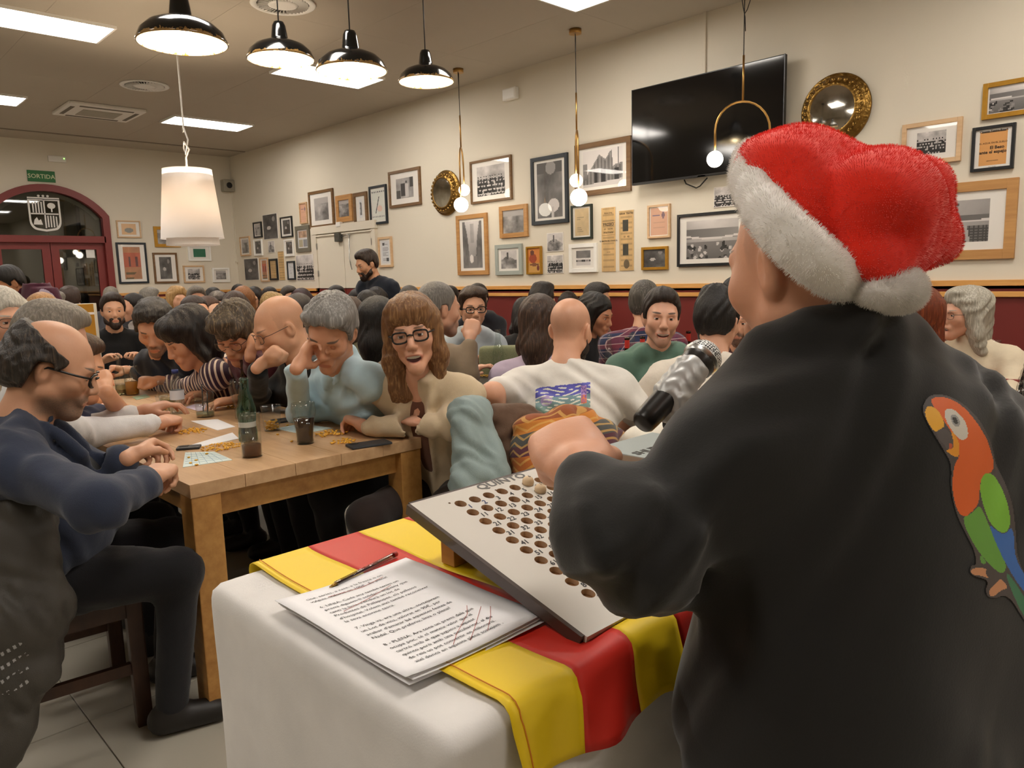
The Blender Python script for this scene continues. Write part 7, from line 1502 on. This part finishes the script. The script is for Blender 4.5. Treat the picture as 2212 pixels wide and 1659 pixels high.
PAR = [(pc([(250, 215), (290, 150), (380, 145), (480, 190), (570, 270), (640, 380), (670, 470), (690, 570), (740, 660), (790, 800), (810, 1000), (812, 1100), (863, 1230), (960, 1400), (960, 1620), (860, 1500), (760, 1330), (660, 1370), (620, 1320), (650, 1250), (535, 1225), (535, 1165), (575, 1160), (560, 1070), (500, 960), (450, 850), (418, 700), (425, 560), (385, 490), (260, 280)]), (.30, .27, .27)),
       (pc([(290, 185), (330, 160), (400, 165), (480, 205), (560, 290), (630, 400), (655, 470), (680, 570), (660, 610), (600, 640), (590, 720), (585, 800), (540, 850), (500, 880), (455, 840), (425, 700), (440, 560), (470, 520), (470, 450), (380, 300)]), (.90, .40, .12)),
       (pc([(300, 215), (345, 235), (390, 330), (360, 352), (320, 375), (262, 270), (275, 220)]), (.95, .70, .18)), (pc([(330, 360), (395, 345), (430, 400), (440, 450), (400, 480), (380, 440), (345, 410)]), (.35, .32, .32)), (pc([(415, 350), (470, 420), (472, 500), (455, 525), (400, 490), (390, 475), (430, 470), (440, 440)]), (.93, .62, .15)), (pc([(410, 430), (430, 440), (425, 475), (405, 470)]), (.78, .35, .22)),
       (pc([(380, 235), (430, 228), (500, 290), (525, 370), (515, 410), (480, 420), (430, 370), (385, 290)]), (.86, .84, .80)), (pc([(415, 270), (450, 262), (478, 310), (465, 345), (430, 325)]), (.62, .62, .62)), (pc([(428, 282), (448, 278), (465, 312), (455, 328), (435, 312)]), (.22, .22, .22)),
       (pc([(480, 880), (540, 860), (590, 800), (620, 860), (660, 960), (740, 1120), (750, 1190), (720, 1220), (640, 1150), (560, 1050)]), (.42, .66, .26)), (pc([(590, 1090), (640, 1150), (600, 1160)]), (.40, .64, .28)),
       (pc([(600, 640), (640, 605), (690, 640), (750, 760), (775, 880), (770, 940), (740, 975), (700, 960), (650, 910), (610, 800), (592, 720)]), (.50, .76, .22)), (pc([(640, 910), (700, 965), (745, 980), (780, 930), (800, 1000), (800, 1110), (863, 1230), (940, 1340), (930, 1380), (850, 1320), (760, 1180), (700, 1060)]), (.22, .44, .76)), (pc([(740, 1200), (780, 1230), (900, 1420), (950, 1600), (860, 1480), (790, 1340)]), (.25, .50, .36)),
       (pc([(540, 1178), (640, 1180), (620, 1210), (655, 1245), (600, 1225), (540, 1220)]), (.82, .58, .42)), (pc([(720, 1240), (765, 1300), (720, 1310), (665, 1360), (640, 1320), (690, 1265)]), (.82, .58, .42))]
def parrot(X, Y):
    C_ = np.zeros(X.shape+(4,))
    for P_, c_ in PAR: mk = inpoly(X, Y, P_); C_[mk] = (*c_, 1)
    return C_
decal(SM['to'], 'parrot_print', 1985, 2250, 848, 1385, 1.8, parrot, SM['base'])['label'] = 'orange green and blue parrot print'
def wave(X, Y):
    u = (X-1157)/118; v = (Y-(838-.105*(X-1157)))/72; C_ = np.zeros(X.shape+(4,)); ok = (u > 0) & (u < 1) & (v > 0) & (v < 1.0)
    n1 = np.sin(u*23+3*np.sin(v*21))+np.sin(v*58+4*np.sin(u*9)); sea = np.stack([.36+.16*v, .48+.16*v, .62-.1*v], -1); C_[..., :3] = sea; C_[v < .33] = (.30, .30, .66, 0)
    C_[..., :3][((u-.2)/.11)**2+((v-.42)/.16)**2 < 1] = (.62, .55, .72); C_[..., :3][(n1 > .85)] = (.86, .86, .80); C_[..., :3][(v > .83-.25*np.exp(-((u-.55)/.14)**2)) & (u > .3)] = (.76, .36, .14); C_[..., :3][(v > .95) & (u > .5)] = (.62, .50, .68)
    mk = (u > .83) & (u < .93) & (v > .08) & (v < .62); C_[..., :3][mk] = np.where((v > .36)[..., None], (.82, .42, .16), (.66, .52, .76))[mk]
    for k, g in enumerate(('10001100010101001010 00100', '00100010101111110001 10001', '10001110011010110011 10001', '01111100000111000001 11110')):
        g = np.array([int(q_) for q_ in g.replace(' ', '')]).reshape(5, 5); iu = np.floor((u-.842)/.0155).astype(int); iv = np.floor((v-.11-.125*k)/.02).astype(int)
        hit = (iu >= 0) & (iu < 5) & (iv >= 0) & (iv < 5); C_[..., :3][hit & (g[np.clip(iv, 0, 4), np.clip(iu, 0, 4)] > 0)] = (.36, .28, .62)
    C_[..., 3] = ok; return C_
wp = decal(P42['to'], 'wave_print', 1150, 1285, 820, 912, 1.0, wave, P42['base']); wp['label'] = 'blue and orange wave picture print'
decal(P7['to'], 'shirt_logo', 85, 125, 618, 668, 1.5, lambda X, Y: np.stack([np.full(X.shape, .72), np.full(X.shape, .66), np.full(X.shape, .74), (((X-104)*.75+(Y-642)*.66)/24)**2+((-(X-104)*.66+(Y-642)*.75)/11)**2 < 1], -1), P7['base'])
def dashes(X, Y):
    u = ((X-0)*.86+(Y-1440)*-.5); v = ((X-0)*.5+(Y-1440)*.86); mk = (np.sin(u*.42) > .1) & (np.abs(((v+60) % 26)-13) < 4) & (np.sin(v*.31+u*.05) > -.6) & (v < 70-.2*u); return np.stack([np.full(X.shape, .62)]*3+[mk*1.], -1)
decal(LJ, 'printed_dashes', 0, 62, 1388, 1500, 1.6, dashes, np.array(LJ.location))
